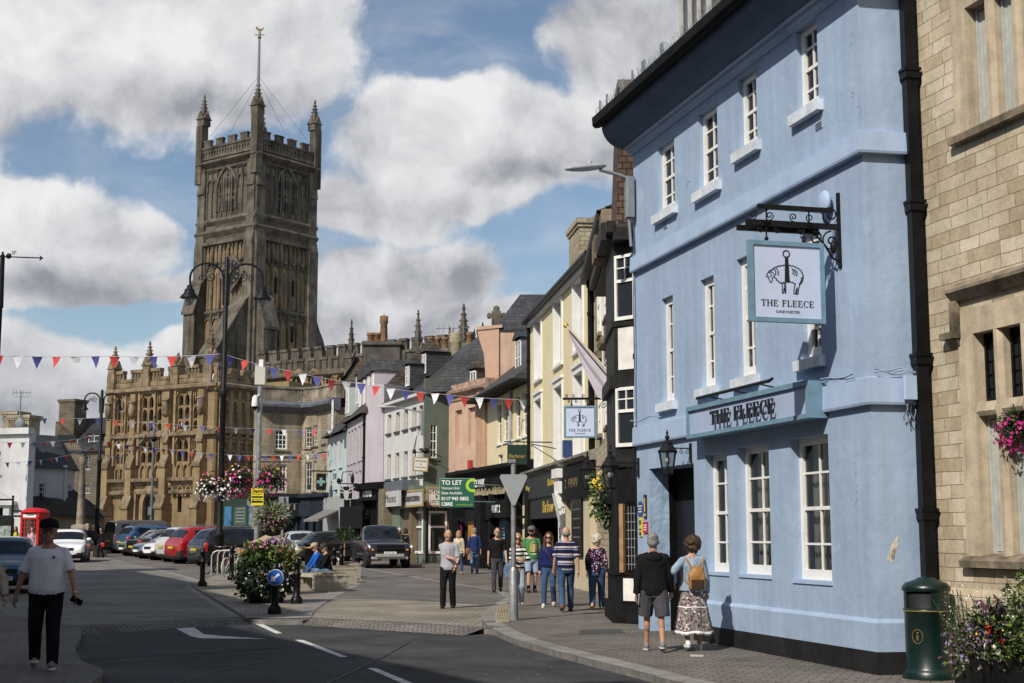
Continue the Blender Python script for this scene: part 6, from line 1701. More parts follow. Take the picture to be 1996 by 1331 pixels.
for (a,b,m_) in ((-1.15,-0.65,BLUP),(-0.45,0.4,mat('notice_grey_green',(0.05,0.09,0.075),0.6,0.3,6)),(0.6,1.15,mat('notice_pale_blue',(0.12,0.2,0.3),0.6,0.4,3))):
 MB().box(a,b,-0.02,-0.002,zlo+0.25,zhi-0.15).build('notice',m_,nbd)
for i in range(5):MB().box(-0.35,0.3,-0.026,-0.0205,zlo+0.5+i*0.22,zlo+0.54+i*0.22).build('notice_text',mat('faded_text',(0.3,0.32,0.3),0.7,0),nbd)
# ================= houses further along
LILAC=mat('lilac_render',(0.43,0.385,0.42),0.85,0.06,1.2,bump=0.015,bscale=6,streak=0.12)
PALEB=mat('pale_aqua_render',(0.46,0.53,0.53),0.85,0.05,1.2,bump=0.006,bscale=8,streak=0.12)
AGED=mat('aged_white_sash',(0.55,0.53,0.5),0.5,0.1,5)
def sized(wall,pxs,pyt,pyb,pxm,w):
 zt_,zb_=wall.at(pxm,pyt)[1],wall.at(pxm,pyb)[1]
 return [(wall.at(p,(pyt+pyb)/2)[0],wall.at(p,(pyt+pyb)/2)[0]+w,zb_,zt_) for p in pxs]
l0=npt(747,75.5);l1=npt(712,76.5);l2=far_pt(l1,300,676)
LA=Wall(l2,l1,z0=gz(76));LB=Wall(l1,l0,z0=gz(76))
lh=LA.thing('lilac_house','lilac rendered house with gabled dormers and rows of narrow sash windows','town house')
HL=LA.at(708,808)[1]
lo=sized(LA,(678,684,690,698,704),835,900,692,0.85)+sized(LA,(679,685,692,699,705),920,985,692,0.85)
facade(LA.W,HL,[(*o,0.12) for o in lo],0.12,0.5).build('wall',LILAC,lh)
for o in lo:window(lh,o,0.12,2,4,fm=AGED,sill=(LILAC,0.06,0.06,0.08))
HB=LB.at(730,750)[1]
put(facade(LB.W,HB,[],0.1,5.0).build('gable_wall',LILAC,lh),LA,LB)
rr=MB();rr.add([(-0.3,-0.3,HL),(LA.W+0.1,-0.3,HL),(LA.W+0.1,3.5,HL+4.2),(-0.3,3.5,HL+3.6),(LA.W+1.5,7,HL),(-0.3,7,HL)],[(0,1,2,3),(3,2,4,5),(0,3,5),(1,4,2)]);rr.build('roof',STONETILE,lh)
for i in range(4):
 x=LA.W*(0.12+0.22*i);dormer(lh,x,0.95,HL+0.7,1.7,0.55+0.0,LILAC,SLATE,depth=2.0,gable=0.7)
downpipe(lh,LA.W-0.1,0.5,HL-0.2,BLACK,0.07)
ow=MB();q=LA.I@D(663,805,84);ow.box(q.x,q.x+0.75,-0.9,-0.85,q.z-1.0,q.z+0.7);wo_=ow.build('open_casement',GLASS,lh)
f=MB();
for i in range(4):f.box(q.x+0.24*i,q.x+0.24*i+0.05,-0.93,-0.9,q.z-1.0,q.z+0.7)
for i in range(5):f.box(q.x,q.x+0.77,-0.935,-0.905,q.z-1.0+0.42*i,q.z-0.95+0.42*i)
f.build('casement_bars',WHITE,wo_)
ls=MB();ft=LA.at(700,940)[1];
SWl=Wall(npt(664,80),npt(749,71.8),z0=gz(74))
lsh=SWl.thing('black_shop','tall black shopfront with white lettered fascia beneath the lilac house','shopfront')
W=SWl.W;xm=SWl.at(703,1000)[0];z1=SWl.at(725,942)[1];z1b=SWl.at(690,986)[1];zf=SWl.at(725,975)[1];xw=SWl.at(737,1000)[0]
ls=MB();ls.box(xm,xw,-0.1,3.0,zf,z1-0.3);ls.extx([(0,z1-0.4),(-0.4,z1-0.3),(-0.5,z1),(3,z1+0.25),(3,z1-0.4)],xm-0.1,xw+0.1);ls.box(xm,xm+0.4,0,3,-0.2,zf);ls.box(xw-0.3,xw,0,3,-0.2,zf);ls.box(xm,xw,0.25,3,-0.2,0.6)
ls.box(0,xm,0.0,3,z1b-1.2,z1b);ls.box(0,0.3,0,3,-0.2,z1b-1.2)
ls.build('shop_frame',BLACKM,lsh)
ls=MB();ls.box(0.2,xw,0.6,0.7,-0.2,zf+0.2);ls.build('shop_glazing',GLASS,lsh)
ls=MB()
for i in range(9):
 x=xm+0.6+(xw-xm-0.9)*i/8;ls.box(x-0.05,x+0.05,0.3,0.4,0.6,zf)
for i in range(3):ls.lathe([(1.1,0),(1.1,0.4)],16,(0.7+xm*(i+0.5)/3.2,0.4,2.3),sx=0.75,sy=0.1)
for i in range(4):ls.box(xm*i/3.1+0.1,xm*i/3.1+0.3,0.2,0.5,-0.2,3.2)
ls.build('window_bars',BLACKM,lsh)
text_mesh('OMNIS',0.62,WHITE,lsh,((xm+xw)/2,-0.12,(zf+z1)/2-0.05),sx=0.9,bold=0.02)
ls=MB();ls.box(xw,W,0.0,3.0,-0.2,SWl.at(742,953)[1]);ls.build('stone_pier',brickmat('plain_buff_block',(0.19,0.155,0.105),(0.22,0.18,0.125),(0.11,0.09,0.065),0.8,0.4,0.008,0.9,dirt=0.35),lsh)
rc=MB();RW=Wall(npt(750,72.6),npt(782,69.2),z0=gz(70));
rcs=RW.thing('recessed_shop','narrow recessed buff shop entrance with pale grey name board next to antiques shop','shopfront')
rc.box(0,RW.W,0.5,3,-0.2,RW.at(770,957)[1]);rc.build('recess_wall',mat('buff_recess',(0.17,0.125,0.08),0.85,0.15,2),rcs)
z1,z0=RW.at(770,957)[1],RW.at(770,987)[1]
rc=MB();rc.box(0.1,RW.W+0.1,-0.1,0.0,z0,z1);rc.build('name_board',BRD2,rcs)
text_mesh('Moons',0.6,MATS['dark_sign_letters'],rcs,(RW.W*0.52,-0.11,(z0+z1)/2),sx=1.4)
rc=MB();rc.box(-0.2,RW.W+0.2,0.0,1.5,z1,z1+0.5);rc.build('lintel',LEAD,rcs)
dsn=thing('hanging_sign','black square hanging sign with a pale stag head outside the black shop','hanging sign',D(675,960,74),rad(3))
k=23/2772*74/2
f=MB();f.box(-k,k,-0.04,0.04,-k,k);f.build('board',BLACKM,dsn)
f=MB();PG=mat('pale_grey_emblem',(0.42,0.42,0.42),0.6,0)
for side in (-1,1):
 f.exty([(0,-0.4),(side*0.09,-0.3),(side*0.16,0.02),(side*0.06,0.12),(0,0.1)],-0.05,-0.041)
 f.exty([(side*0.14,0.02),(side*0.34,0.06),(side*0.2,-0.04)],-0.05,-0.041)
 f.exty([(side*0.05,0.1),(side*0.26,0.22),(side*0.30,0.42),(side*0.34,0.42),(side*0.31,0.18),(side*0.1,0.08)],-0.051,-0.0412);f.exty([(side*0.17,0.15),(side*0.15,0.36),(side*0.18,0.36),(side*0.22,0.18)],-0.052,-0.0414);f.exty([(side*0.28,0.2),(side*0.44,0.32),(side*0.44,0.28),(side*0.3,0.15)],-0.053,-0.0416)
f.build('stag_emblem',PG,dsn)
f=MB();f.tube([(-k-0.1,0,k+0.15),(k+0.3,0,k+0.15)],0.03,6);f.tube([(-k,0,k+0.15),(-k*0.6,0,k+0.75),(k,0,k+0.8)],0.025,6);f.ball((k,0,k+0.4),(0.1,0.1,0.25),8,6);f.ball((-k-0.1,0,k+0.3),(0.1,0.1,0.15),8,6);f.build('bracket',IRON,dsn)
A=Wall(npt(638,90.5),l2,z0=gz(85))
ah=A.thing('aqua_house','pale aqua rendered house with dormers between curved stone shops and lilac house','town house')
H=A.at(660,846)[1]
ao=sized(A,(644,651,662),862,913,652,0.95)+sized(A,(644,652,662),937,985,652,0.95)
facade(A.W,H,[(*o,0.2) for o in ao],0.2,5).build('wall',PALEB,ah)
for o in ao:window(ah,o,0.2,1,2,fm=AGED,sill=(PALEB,0.1,0.1,0.08))
rr=MB();rr.add([(-0.3,-0.4,H),(A.W,-0.4,H),(A.W,3.5,H+3.6),(-0.3,3.5,H+3.6),(A.W,7,H),(-0.3,7,H)],[(0,1,2,3),(3,2,4,5),(0,3,5),(1,4,2)]);rr.build('roof',SLATE,ah)
dormer(ah,A.W*0.35,1.1,H+1.2,1.9,0.7,PALEB,SLATE);dormer(ah,A.W*0.68,1.1,H+1.6,1.9,0.9,PALEB,SLATE)
x0,z0=A.at(650,930)
MB().box(x0-0.1,x0+1.6,-0.05,-0.002,z0-0.8,z0+0.7).build('name_board',PALEB,ah);text_mesh('STORE',0.5,MATS['dark_sign_letters'],ah,(x0+0.75,-0.06,z0),sx=0.9)
cl=MB()
for i in range(14):cl.box(0.2+i*(A.W-0.4)/14,0.2+(i+0.86)*(A.W-0.4)/14,-0.25,-0.05,0,3.4)
cl.build('boarded_front',mat('grey_boarding',(0.33,0.34,0.33),0.8,0.1,3),ah)
aw=MB();q0,q1=A.at(598,1010,-1.6),A.at(652,990,-0.2)
pa,pb,pc_,pd=[A.I@D(*p) for p in ((592,1013,84.5),(620,1012,82.5),(668,990,85.5),(640,990,90))]
aw.add([tuple(p) for p in (pa,pb,pc_,pd)]+[tuple(p-Vector((0,0,0.12))) for p in (pa,pb,pc_,pd)],[(0,1,2,3),(7,6,5,4),(0,4,5,1),(1,5,6,2),(2,6,7,3),(3,7,4,0)])
aw.build('awning',mat('grey_canvas',(0.17,0.165,0.16),0.85,0.1,3),ah)
# ---- curved stone building across the end of the street
BATH=brickmat('grey_bath_stone',(0.38,0.325,0.24),(0.44,0.38,0.285),(0.23,0.2,0.15),0.9,0.32,0.006,0.9,bump=0.01,dirt=0.45,dscale=0.6,soot=(0.55,0.53,0.5))
BATHD=mat('weathered_cornice_stone',(0.3,0.255,0.19),0.9,0.4,1.4,streak=0.45,bump=0.01)
pts=[npt(505,92.0),npt(545,92.6),npt(588,93.4),npt(618,92.6),npt(652,90.0)]
cbw=Wall(pts[0],pts[1],z0=gz(90))
cbd=cbw.thing('curved_stone_building','curved grey stone building with parapet and dark shopfronts below the church','stone building')
segs=[Wall(pts[0],pts[2],z0=gz(90)),Wall(pts[2],pts[3],z0=gz(90)),Wall(pts[3],pts[4],z0=gz(90))]
H=segs[0].at(545,800)[1]
DARKW=mat('dark_sash_cream',(0.42,0.4,0.36),0.6,0.1,5)
wins=[[(536,560,838,876),(538,559,905,960)],[(595,602,833,872),(611,618,829,868),(595,601,901,958),(611,617,899,955)],[(628,635,825,863),(628,635,895,945)]]
for sgi,(sg_,wl_) in enumerate(zip(segs,wins)):
 oo=[]
 for r_ in wl_:
  o=sg_.rect(*r_);oo.append((o[0],max(o[1],o[0]+0.55),o[2],o[3]))
 put(facade(sg_.W,H,[(*o,0.15) for o in oo],0.15,1.2).build('wall',BATH,cbd),cbw,sg_)
 for i,o in enumerate(oo):put(window(cbd,o,0.15,3 if sgi==0 else 2,4,fm=DARKW if sgi else WHITE,sill=(BATHD,0.12,0.12,0.12),fr=0.08,bar=0.05),cbw,sg_)
 c=MB();c.extx([(0,H-0.2),(-0.25,H),(-0.6,H+0.2),(-0.62,H+0.35),(-0.2,H+0.6),(0.3,H+0.6),(0.3,H-0.2)],-0.15,sg_.W+0.15);put(c.build('cornice',LEAD,cbd),cbw,sg_)
 c=MB();c.box(-0.02,sg_.W+0.02,0.02,0.6,H+0.6,H+1.45);c.box(-0.05,sg_.W+0.05,-0.05,0.65,H+1.45,H+1.6);put(c.build('parapet',BATHD,cbd),cbw,sg_)
 c=MB();zb_=sg_.at((540,605,630)[sgi],(886,880,878)[sgi])[1];c.box(0,sg_.W,-0.08,0,zb_-0.1,zb_+0.05);put(c.build('string_course',BATHD,cbd),cbw,sg_)
zsf=segs[0].at(545,970)[1]
foot=[cbw.I@Vector((p[0],p[1],0)) for p in (pts[0],pts[2],pts[3],pts[4],(pts[4][0]+4,104),(pts[0][0]+1,104))]
MB().extr([(p.x,p.y+0.4) for p in foot],-0.3,H).build('rear_block',BATH,cbd)
rr=MB();q=[Vector((p.x,p.y+0.6,H+1.0)) for p in foot];ap=[cbw.I@Vector((x,y,0)) for x,y in ((pts[1][0]+0.8,97),(pts[3][0],96.5))]
zap=segs[1].at(560,757)[1]-H+0.3
vs=[tuple(v) for v in q]+[(ap[0].x,ap[0].y,H+zap),(ap[1].x,ap[1].y,H+zap)]
rr.add(vs,[(0,1,6),(1,2,7,6),(2,3,7),(3,4,7),(4,5,6,7),(5,0,6)]);rr.build('roof',STONETILE,cbd)
for px,py,wd in ((548,787,1.5),(618,775,1.0),(649,766,0.9)):
 q_=cbw.I@D(px,py,94.2);dormer(cbd,q_.x-wd/2,wd,q_.z-0.9,1.25,q_.y,LEAD,LEAD,depth=2,gable=0.1)
for sgi,sg_ in enumerate(segs):
 s_=MB();s_.box(-0.05,sg_.W+0.05,-0.5,0.0,zsf-1.2,zsf);s_.box(-0.1,sg_.W+0.1,-0.75,0,zsf,zsf+0.25)
 k_=max(2,int(sg_.W/1.6))
 for i in range(k_+1):s_.box(sg_.W*i/k_-0.15,sg_.W*i/k_+0.15,-0.45,0,-0.3,zsf-1.2)
 so_=s_.build('shopfront',DKG if sgi==0 else mat('navy_shop_paint',(0.018,0.025,0.035),0.5,0.2,4),cbd);put(so_,cbw,sg_)
 MB().box(0,sg_.W,-0.12,-0.05,-0.2,zsf-1.2).build('shop_glazing',GLASS,so_)
sg_=segs[0];xt,zt_=sg_.at(541,975)
t_=text_mesh('BLUNTS',0.62,mat('pale_lettering',(0.46,0.42,0.33),0.6,0),cbd,(0,0,0),sx=1.35);t_.matrix_local=rel(cbw,sg_)@Matrix.Translation((sg_.at(541,975)[0],-0.52,zsf-0.6))@Matrix.Rotation(math.pi/2,4,'X')@Matrix.Diagonal((1.5,1,1,1))
sg_=segs[1];t_=text_mesh('RONY CENTRE',0.42,MATS['pale_lettering'],cbd,(0,0,0));t_.matrix_local=rel(cbw,sg_)@Matrix.Translation((sg_.W*0.55,-0.12,sg_.at(605,888)[1]))@Matrix.Rotation(math.pi/2,4,'X')@Matrix.Diagonal((0.62,1,1,1))
phs=thing('pharmacy_sign','dark projecting sign with pale green cross on the curved stone building','pharmacy sign',D(626,939,88.5),rad(2))
MB().box(-0.2,0.2,-0.05,0.05,-0.34,0.34).build('board',BLACKM,phs);f=MB();f.box(-0.055,0.055,-0.065,-0.051,-0.17,0.17);f.box(-0.17,-0.056,-0.065,-0.051,-0.055,0.055);f.box(0.056,0.17,-0.065,-0.051,-0.055,0.055);f.build('cross',mat('pale_green_cross',(0.16,0.27,0.23),0.5,0),phs)
f=MB();f.tube([(-0.4,0,0.45),(0.5,0.5,0.45)],0.03,6);f.build('bracket',IRON,phs)
for o in (phs.children):o.scale=(1.5,1,1.5)
# ---- roofs and chimneys rising behind the row
def block(name,label,cat,px0,px1,py,Y,depth,zlow,m,roofm=None,rise=2.0):
 a,b=D(px0,py,Y),D(px1,py,Y)
 t=thing(name,label,cat,(a.x,Y,0));
 MB().box(0,b.x-a.x,0,depth,zlow,a.z).build('wall',m,t)
 if roofm:
  w=b.x-a.x;z=a.z
  MB().add([(-.2,-.2,z),(w+.2,-.2,z),(w+.2,depth/2,z+rise),(-.2,depth/2,z+rise),(w+.2,depth+.2,z),(-.2,depth+.2,z)],[(0,1,2,3),(3,2,4,5),(0,3,5),(1,4,2)]).build('roof',roofm,t)
 return t,a,b
CHIM=mat('smoked_render',(0.085,0.075,0.064),0.9,0.35,0.9,bump=0.02,bscale=5,spots=((0.16,0.15,0.135),0.8,0.62))
t,a,b=block('chimney_stack','massive dark rendered chimney stack with three pots rising before the church roof','chimney',711,779,672,86,2.2,6,CHIM)
w=b.x-a.x
MB().box(-0.15,w+0.15,-0.15,2.35,a.z,a.z+0.22).build('capping',CHIM,t)
for q,h_ in ((0.13,0.65),(0.31,0.65),(0.5,1.7)):
 MB().lathe([(0.25,0),(0.21,h_*0.7),(0.26,h_*0.75),(0.26,h_),(0.16,h_)],10,(w*q,1,a.z+0.22)).build('chimney_pot',POT,t)
t,a,b=block('rear_house','dark stone rear house with stone tiled gable behind the lilac house','house',655,712,770,91,4,4,brickmat('dark_rubble',(0.115,0.09,0.062),(0.16,0.13,0.095),(0.06,0.05,0.038),0.4,0.2,0.015,0.95,bump=0.02,dirt=0.5),None)
w=b.x-a.x;MB().exty([(-0.2,a.z),(w+0.2,a.z),(w+0.2,a.z+2.3),(w*0.72,a.z+2.3)],0,4).build('gable',MATS['dark_rubble'],t)
MB().add([(-0.5,-0.2,a.z-0.3),(w*0.72,-0.2,a.z+2.45),(w*0.72,4,a.z+2.45),(-0.5,4,a.z-0.3)],[(0,1,2,3)]).build('roof',STONETILE,t)
t,a,b=block('rear_house','rear house with grey slate roof and stone gable beside the chimney stack','house',726,790,742,83,5,4,SLATE,None)
w=b.x-a.x;q=[D(*p)-Vector((a.x,83,0)) for p in ((722,757,83),(776,712,83),(790,738,82),(768,740,81))]
MB().add([(0,0,a.z-0.6),(w*0.82,0,a.z+1.0),(w*0.82,5,a.z+1.0),(0,5,a.z-0.6),(w*0.82,0,a.z-1),(w*1.15,0,a.z-0.2),(w*1.15,5,a.z-0.2)],[(0,1,2,3),(1,5,6,2),(0,4,5,1)]).build('roof',SLATE,t)
for (px,py,Y,w_,h_,n_,lab) in ((852,678,84,1.3,1.2,3,'stone chimney with terracotta pots behind the slate roof of the white house'),(935,668,88,2.6,1.3,2,'broad dark chimney with pots behind the peach gable')):
 p=D(px,py,Y);t=thing('chimney_stack',lab,'chimney',(p.x,Y,0))
 MB().box(-w_/2,w_/2,0,1.0,p.z-5,p.z).build('stack',SOOTST,t)
 for i in range(n_):MB().lathe([(0.2,0),(0.17,0.5),(0.22,0.55),(0.22,0.7),(0.12,0.7)],8,(-w_/2+w_*(i+0.5)/n_,0.5,p.z)).build('chimney_pot',POT,t)
p=D(889,663,86);t=thing('chimney_pot','single ribbed buff chimney pot behind the white house roof','chimney pot',(p.x,86,0))
MB().lathe([(0.35,p.z-1.6),(0.33,p.z-0.2),(0.45,p.z),(0.36,p.z+0.1),(0.46,p.z+0.2),(0.36,p.z+0.3),(0.45,p.z+0.4),(0.3,p.z+0.45)],12).build('pot',mat('buff_pot',(0.32,0.27,0.18),0.85,0.2,5),t)
def aerial(px,py,Y,h,label):
 p=D(px,py,Y);t=thing('tv_aerial',label,'aerial',p)
 m_=MB();m_.tube([(0,0,-h),(0,0,0)],0.035,5);m_.tube([(-1.1,0,0),(1.0,0.1,0.05)],0.025,5)
 for i in range(7):m_.tube([(-0.9+i*0.3,0,-0.28),(-0.9+i*0.3,0,0.28)],0.015,4)
 m_.build('aerial',GREYM,t)
aerial(884,640,86,2.6,'spiky television aerial on the roofs before the church nave');
# ================= left side of the market place
def flank(w_,m,par,H,y0=.5,k=.12):
 P_=[w_.I@Vector((p.x*f,p.y*f,0)) for p,f in ((w_.L,1),(w_.R,1),(w_.R,1+k),(w_.L,1+k))];q=y0;MB().extr([(P_[0].x,q),(P_[1].x-.03,q),(P_[2].x-.03,P_[2].y),(P_[3].x,P_[3].y)],-.3,H).build('rear_wall',m,par)
SHADEW=mat('white_painted_render',(0.6,0.6,0.6),0.8,0.06,1.0,bump=0.006,bscale=8,streak=0.12)
DKST=brickmat('dark_cotswold_rubble',(0.22,0.18,0.125),(0.28,0.23,0.165),(0.13,0.11,0.08),0.4,0.2,0.012,0.92,bump=0.02,dirt=0.5)
w1=Wall(npt(-140,82),npt(55,80),z0=gz(80))
wb=w1.thing('white_building','white rendered building with pedimented doorway at the left edge of the market place','town house')
H=w1.at(20,838)[1];oo=[w1.rect(-40,-22,880,925),w1.rect(-12,1,880,925)];d_=w1.rect(-6,8,990,1060)
facade(w1.W,H,[*oo,(d_[0],d_[1],0,d_[3])],0.2,.6).build('wall',SHADEW,wb);flank(w1,SHADEW,wb,H)
for o in oo:window(wb,o,0.2,3,4,sill=(SHADEW,0.1,0.1,0.1))
MB().box(d_[0],d_[1],0.15,0.2,0,d_[3]).build('door',BLACKM,wb)
c=MB();c.box(-0.1,w1.W+0.1,-0.25,0.3,H-0.25,H+0.1);z=w1.at(5,985)[1];c.box(d_[0]-0.6,d_[1]+0.8,-0.5,0,z,z+0.2);c.exty([(d_[0]-0.6,z+0.2),(d_[1]+0.8,z+0.2),((d_[0]+d_[1])/2,z+0.75)],-0.4,0);c.box(d_[1]+0.1,d_[1]+0.5,-0.3,0,0,z);c.build('doorcase',SHADEW,wb)
for (px,py,w_) in ((30,808,1.4),(8,800,1.0)):
 q=w1.I@D(px,py,84);stack(wb,q.x-w_/2,q.x+w_/2,3.5,4.6,H,q.z,RUBBLE,0)
q=D(41,762,84);t=thing('tv_aerial','tall television aerial with a satellite dish above the white building','aerial',q);m_=MB();m_.tube([(0,0,-2.4),(0,0,0)],0.04,5);m_.tube([(-.5,0,-.1),(.6,0,-.1)],0.025,4);m_.tube([(-.4,0,-.35),(.5,0,-.35)],0.02,4);m_.ball((0.05,-.1,-1.9),(.3,.08,.3),10,6)
for i in range(6):m_.tube([(-.45+i*.2,0,-.3),(-.45+i*.2,0,.1)],0.012,4)
m_.build('aerial',GREYM,t)
w2=Wall(npt(54,86),npt(131,87),z0=gz(86));w2b=Wall(npt(131,87),npt(147,90),z0=gz(86))
lw=w2.thing('white_cottage','low white cottage with steep slate roof beside the red telephone box','cottage')
H=w2.at(90,913)[1];o1=w2.rect(72,89,940,977)
facade(w2.W,H,[o1],0.15,1).build('wall',SHADEW,lw);window(lw,o1,0.15,3,4,sill=(WHITE,0.15,0.1,0.1),fr=0.09)
o2=w2b.rect(132,140,944,966);put(facade(w2b.W,H,[o2],0.15,0.6).build('end_wall',SHADEW,lw),w2,w2b);put(window(lw,o2,0.15,2,3,fr=0.08),w2,w2b)
a_,b_=[w2.I@D(*p) for p in ((62,846,90),(117,850,90))]
e_=w2.I@Vector((w2b.R.x,w2b.R.y,0))
MB().add([(-0.2,-0.3,H),(w2.W+0.1,-0.3,H),(e_.x+0.3,e_.y,H),tuple(b_),tuple(a_),(0,9,H)],[(0,1,3,4),(1,2,3),(0,4,5),(2,5,4,3)]).build('roof',SLATE,lw)
MB().box(1.9,3.0,1.7,1.75,H+1.7,H+2.2).build('rooflight',GLASS,lw)
downpipe(lw,w2.W-0.1,0.3,H,SHADEW,0.05)
w3=Wall(npt(112,117),npt(215,115),z0=gz(100))
sh3=w3.thing('stone_house','dark stone house with slate roof, dormer and tall chimney beside the church porch','stone house')
H=w3.at(190,880)[1];oo=[w3.rect(160,176,887,916),w3.rect(162,176,943,962)]
facade(w3.W,H,oo,0.15,.6).build('wall',DKST,sh3);flank(w3,DKST,sh3,H)
for o in oo:window(sh3,o,0.15,3,3,fm=AGED,fr=0.08)
zr_=w3.at(170,815,3)[1];xr_=w3.at(212,815,3)[0];MB().add([(-.2,-.3,H),(w3.W+.05,-.3,H),(xr_,3,zr_),(-.2,3,zr_),(w3.W*.7,6,H),(-.2,6,H)],[(0,1,2,3),(3,2,4,5),(1,4,2),(0,3,5)]).build('roof',SLATE,sh3)
q=w3.I@D(161,868,115);dormer(sh3,q.x-0.7,1.4,q.z-0.2,1.2,0.6,SLATE,SLATE,depth=1.2)
q=w3.I@D(118,776,116.5);stack(sh3,q.x-0.85,q.x+0.75,0.5,2.0,3,q.z,DKST,0)
c=MB();q=w3.I@D(120,820,116.5);c.exty([(q.x-0.8,3),(q.x-0.8,q.z),(q.x+2.2,H),(q.x+2.2,3)],-0.1,0.45);c.build('gable',DKST,sh3)
w4=Wall(npt(72,83),npt(207,88),z0=gz(84))
lt_=w4.thing('stone_shelter','low stone building with mossy stone tiled roof behind the market cross','outbuilding')
H=w4.at(150,1003)[1];za=w4.at(170,952,3)[1]
facade(w4.W,H,[],.1,.6).build('wall',RUBBLE,lt_);flank(w4,RUBBLE,lt_,H,.5,.06)
MB().add([(-0.2,-0.4,H-.1),(w4.W+.2,-0.4,H-.1),(w4.W+.2,3,za),(1.2,3,za-0.6),(w4.W+.2,6,H)],[(0,1,2,3),(1,4,2),(3,2,4),(0,3,4)]).build('roof',STONETILE,lt_)
mc=D(157,1015,79);mcr=thing('market_cross','tall weathered stone market cross shaft on stepped base','market cross',(mc.x,79,gz(79)))
CRST=mat('market_cross_stone',(0.24,0.2,0.15),0.9,0.4,2,bump=0.02,bscale=8)
zt_=D(157,890,79).z-gz(79);m_=MB();m_.lathe([(0.55,0.9),(0.5,1.7),(0.38,1.75)],8);m_.lathe([(0.25,1.75),(0.15,zt_-0.5),(0.24,zt_-0.4),(0.2,zt_)],8);m_.build('shaft',CRST,mcr)
m_=MB();m_.lathe([(1.5,-0.1),(1.5,0.3),(1.1,0.3),(1.1,0.6),(0.8,0.6),(0.8,0.9)],8,smooth=False);m_.build('steps',CRST,mcr)
rb=D(67,1040,74.0);tb=thing('telephone_box','red telephone box with domed roof on the left side of the market place','telephone box',(rb.x,74,gz(74)),rad(-12))
TRED=mat('telephone_red',(0.5,0.012,0.015),0.4,0.1,4)
m_=MB();k=0.46
for sx in (-1,1):
 for sy in (-1,1):m_.box(sx*k-0.06,sx*k+0.06,sy*k-0.06,sy*k+0.06,0,2.15)
m_.box(-k,k,-k,k,0,0.25);m_.box(-k-.06,k+.06,-k-.06,k+.06,2.05,2.4)
m_.lathe([(0.74,2.4),(0.68,2.48),(0.5,2.58),(0.1,2.64)],16,ph=0.2);m_.build('cabinet',TRED,tb)
for sx in (-1,1):MB().box(-0.36,0.36,sx*0.53-.01,sx*0.53+.01,2.14,2.3).build('name_panel',WHITE,tb)
m_=MB()
for f_ in range(4):
 m_.T=Matrix.Rotation(f_*math.pi/2,4,'Z')
 for i in range(9):m_.box(-k+.05,k-.05,-k-.035,-k+.01,0.25+i*0.225,0.275+i*0.225)
 for x in (-0.27,0.27):m_.box(x-.015,x+.015,-k-.03,-k+.012,0.25,2.05)
m_.build('glazing_bars',TRED,tb);MB().box(-k+.01,k-.01,-k+.01,k-.01,0.26,2.05).build('glazing',glassmat('phone_glass',(0.03,0.03,0.032),0.1),tb)
ib=D(8,1030,72);t=thing('map_board','black arched town map board at the left edge of the picture','map board',(ib.x,72,gz(72)),rad(-8))
m_=MB();m_.box(-0.5,-0.42,-.04,.04,0,2.1);m_.box(.42,.5,-.04,.04,0,2.1);m_.exty([(-.5,1.75),(.5,1.75),(.5,2.05),(.25,2.25),(-.25,2.25),(-.5,2.05)],-.05,.05);m_.box(-.42,.42,-.03,.03,0.15,.7);m_.build('board_frame',IRON,t);MB().box(-.41,.41,-.02,.02,.7,1.75).build('map',mat('faded_map',(0.25,0.3,0.28),0.6,0.4,5),t)
fp=D(22,1045,70);t=thing('finger_post','slim black finger post with direction arms beside the map board','finger post',(fp.x,70,gz(70)));zt_=D(22,968,70).z-gz(70)
m_=MB();m_.tube([(0,0,0),(0,0,zt_)],0.05,8);m_.ball((0,0,zt_),0.07,8,6);m_.build('post',IRON,t)
for (dx,z) in ((0.45,zt_-.7),(0.42,zt_-.95),(-0.75,zt_-.15)):MB().box(min(0,dx),max(0,dx),-.015,.015,z-.04,z+.05).build('arm',IRON,t)
# ================= planting
def leaf_mats():
 return [mat('leaf_dark',(0.022,0.045,0.014),0.6,0.3,5),mat('leaf_mid',(0.035,0.066,0.018),0.6,0.25,5),mat('leaf_lime',(0.17,0.22,0.05),0.6,0.2,5),mat('leaf_grey',(0.2,0.22,0.15),0.7,0.2,5),mat('stem_plum',(0.12,0.05,0.09),0.7,0.3,6)]
LEAFM=leaf_mats()
FLM={k:mat('petal_'+k,v,0.6,0.08,9) for k,v in dict(white=(0.75,0.74,0.72),magenta=(0.5,0.012,0.2),pink=(0.6,0.22,0.38),lilac=(0.36,0.27,0.55),purple=(0.2,0.1,0.28),red=(0.5,0.02,0.02),orange=(0.65,0.16,0.02),yellow=(0.75,0.5,0.03)).items()}
def leaves(mb,c,r,n,size,mi,q,shell=0.55,droop=0.0,long=1.6):
 c=Vector(c)
 for _ in range(n):
  v=Vector((q.gauss(0,1),q.gauss(0,1),q.gauss(0,1))).normalized()
  rr_=shell+(1-shell)*q.random()**0.6;rr_*=1+0.28*noise.noise(v*2.3+c)
  p=c+Vector((v.x*r[0],v.y*r[1],v.z*r[2]))*rr_
  if droop:p.z-=droop*(abs(v.x)+abs(v.y))*q.random()
  d=(v+Vector((q.uniform(-.8,.8),q.uniform(-.8,.8),q.uniform(-.9,.5)))).normalized();s_=d.orthogonal().normalized()
  s_=(Matrix.Rotation(q.uniform(0,6.28),3,d)@s_);k=size*q.uniform(0.6,1.3)
  u=d*k*long;nrm=d.cross(s_)*k*0.15
  mb.add([p,p+u*.45+s_*k*.42+nrm,p+u,p+u*.45-s_*k*.42+nrm],[(0,1,2,3)],mi if isinstance(mi,int) else q.choice(mi))
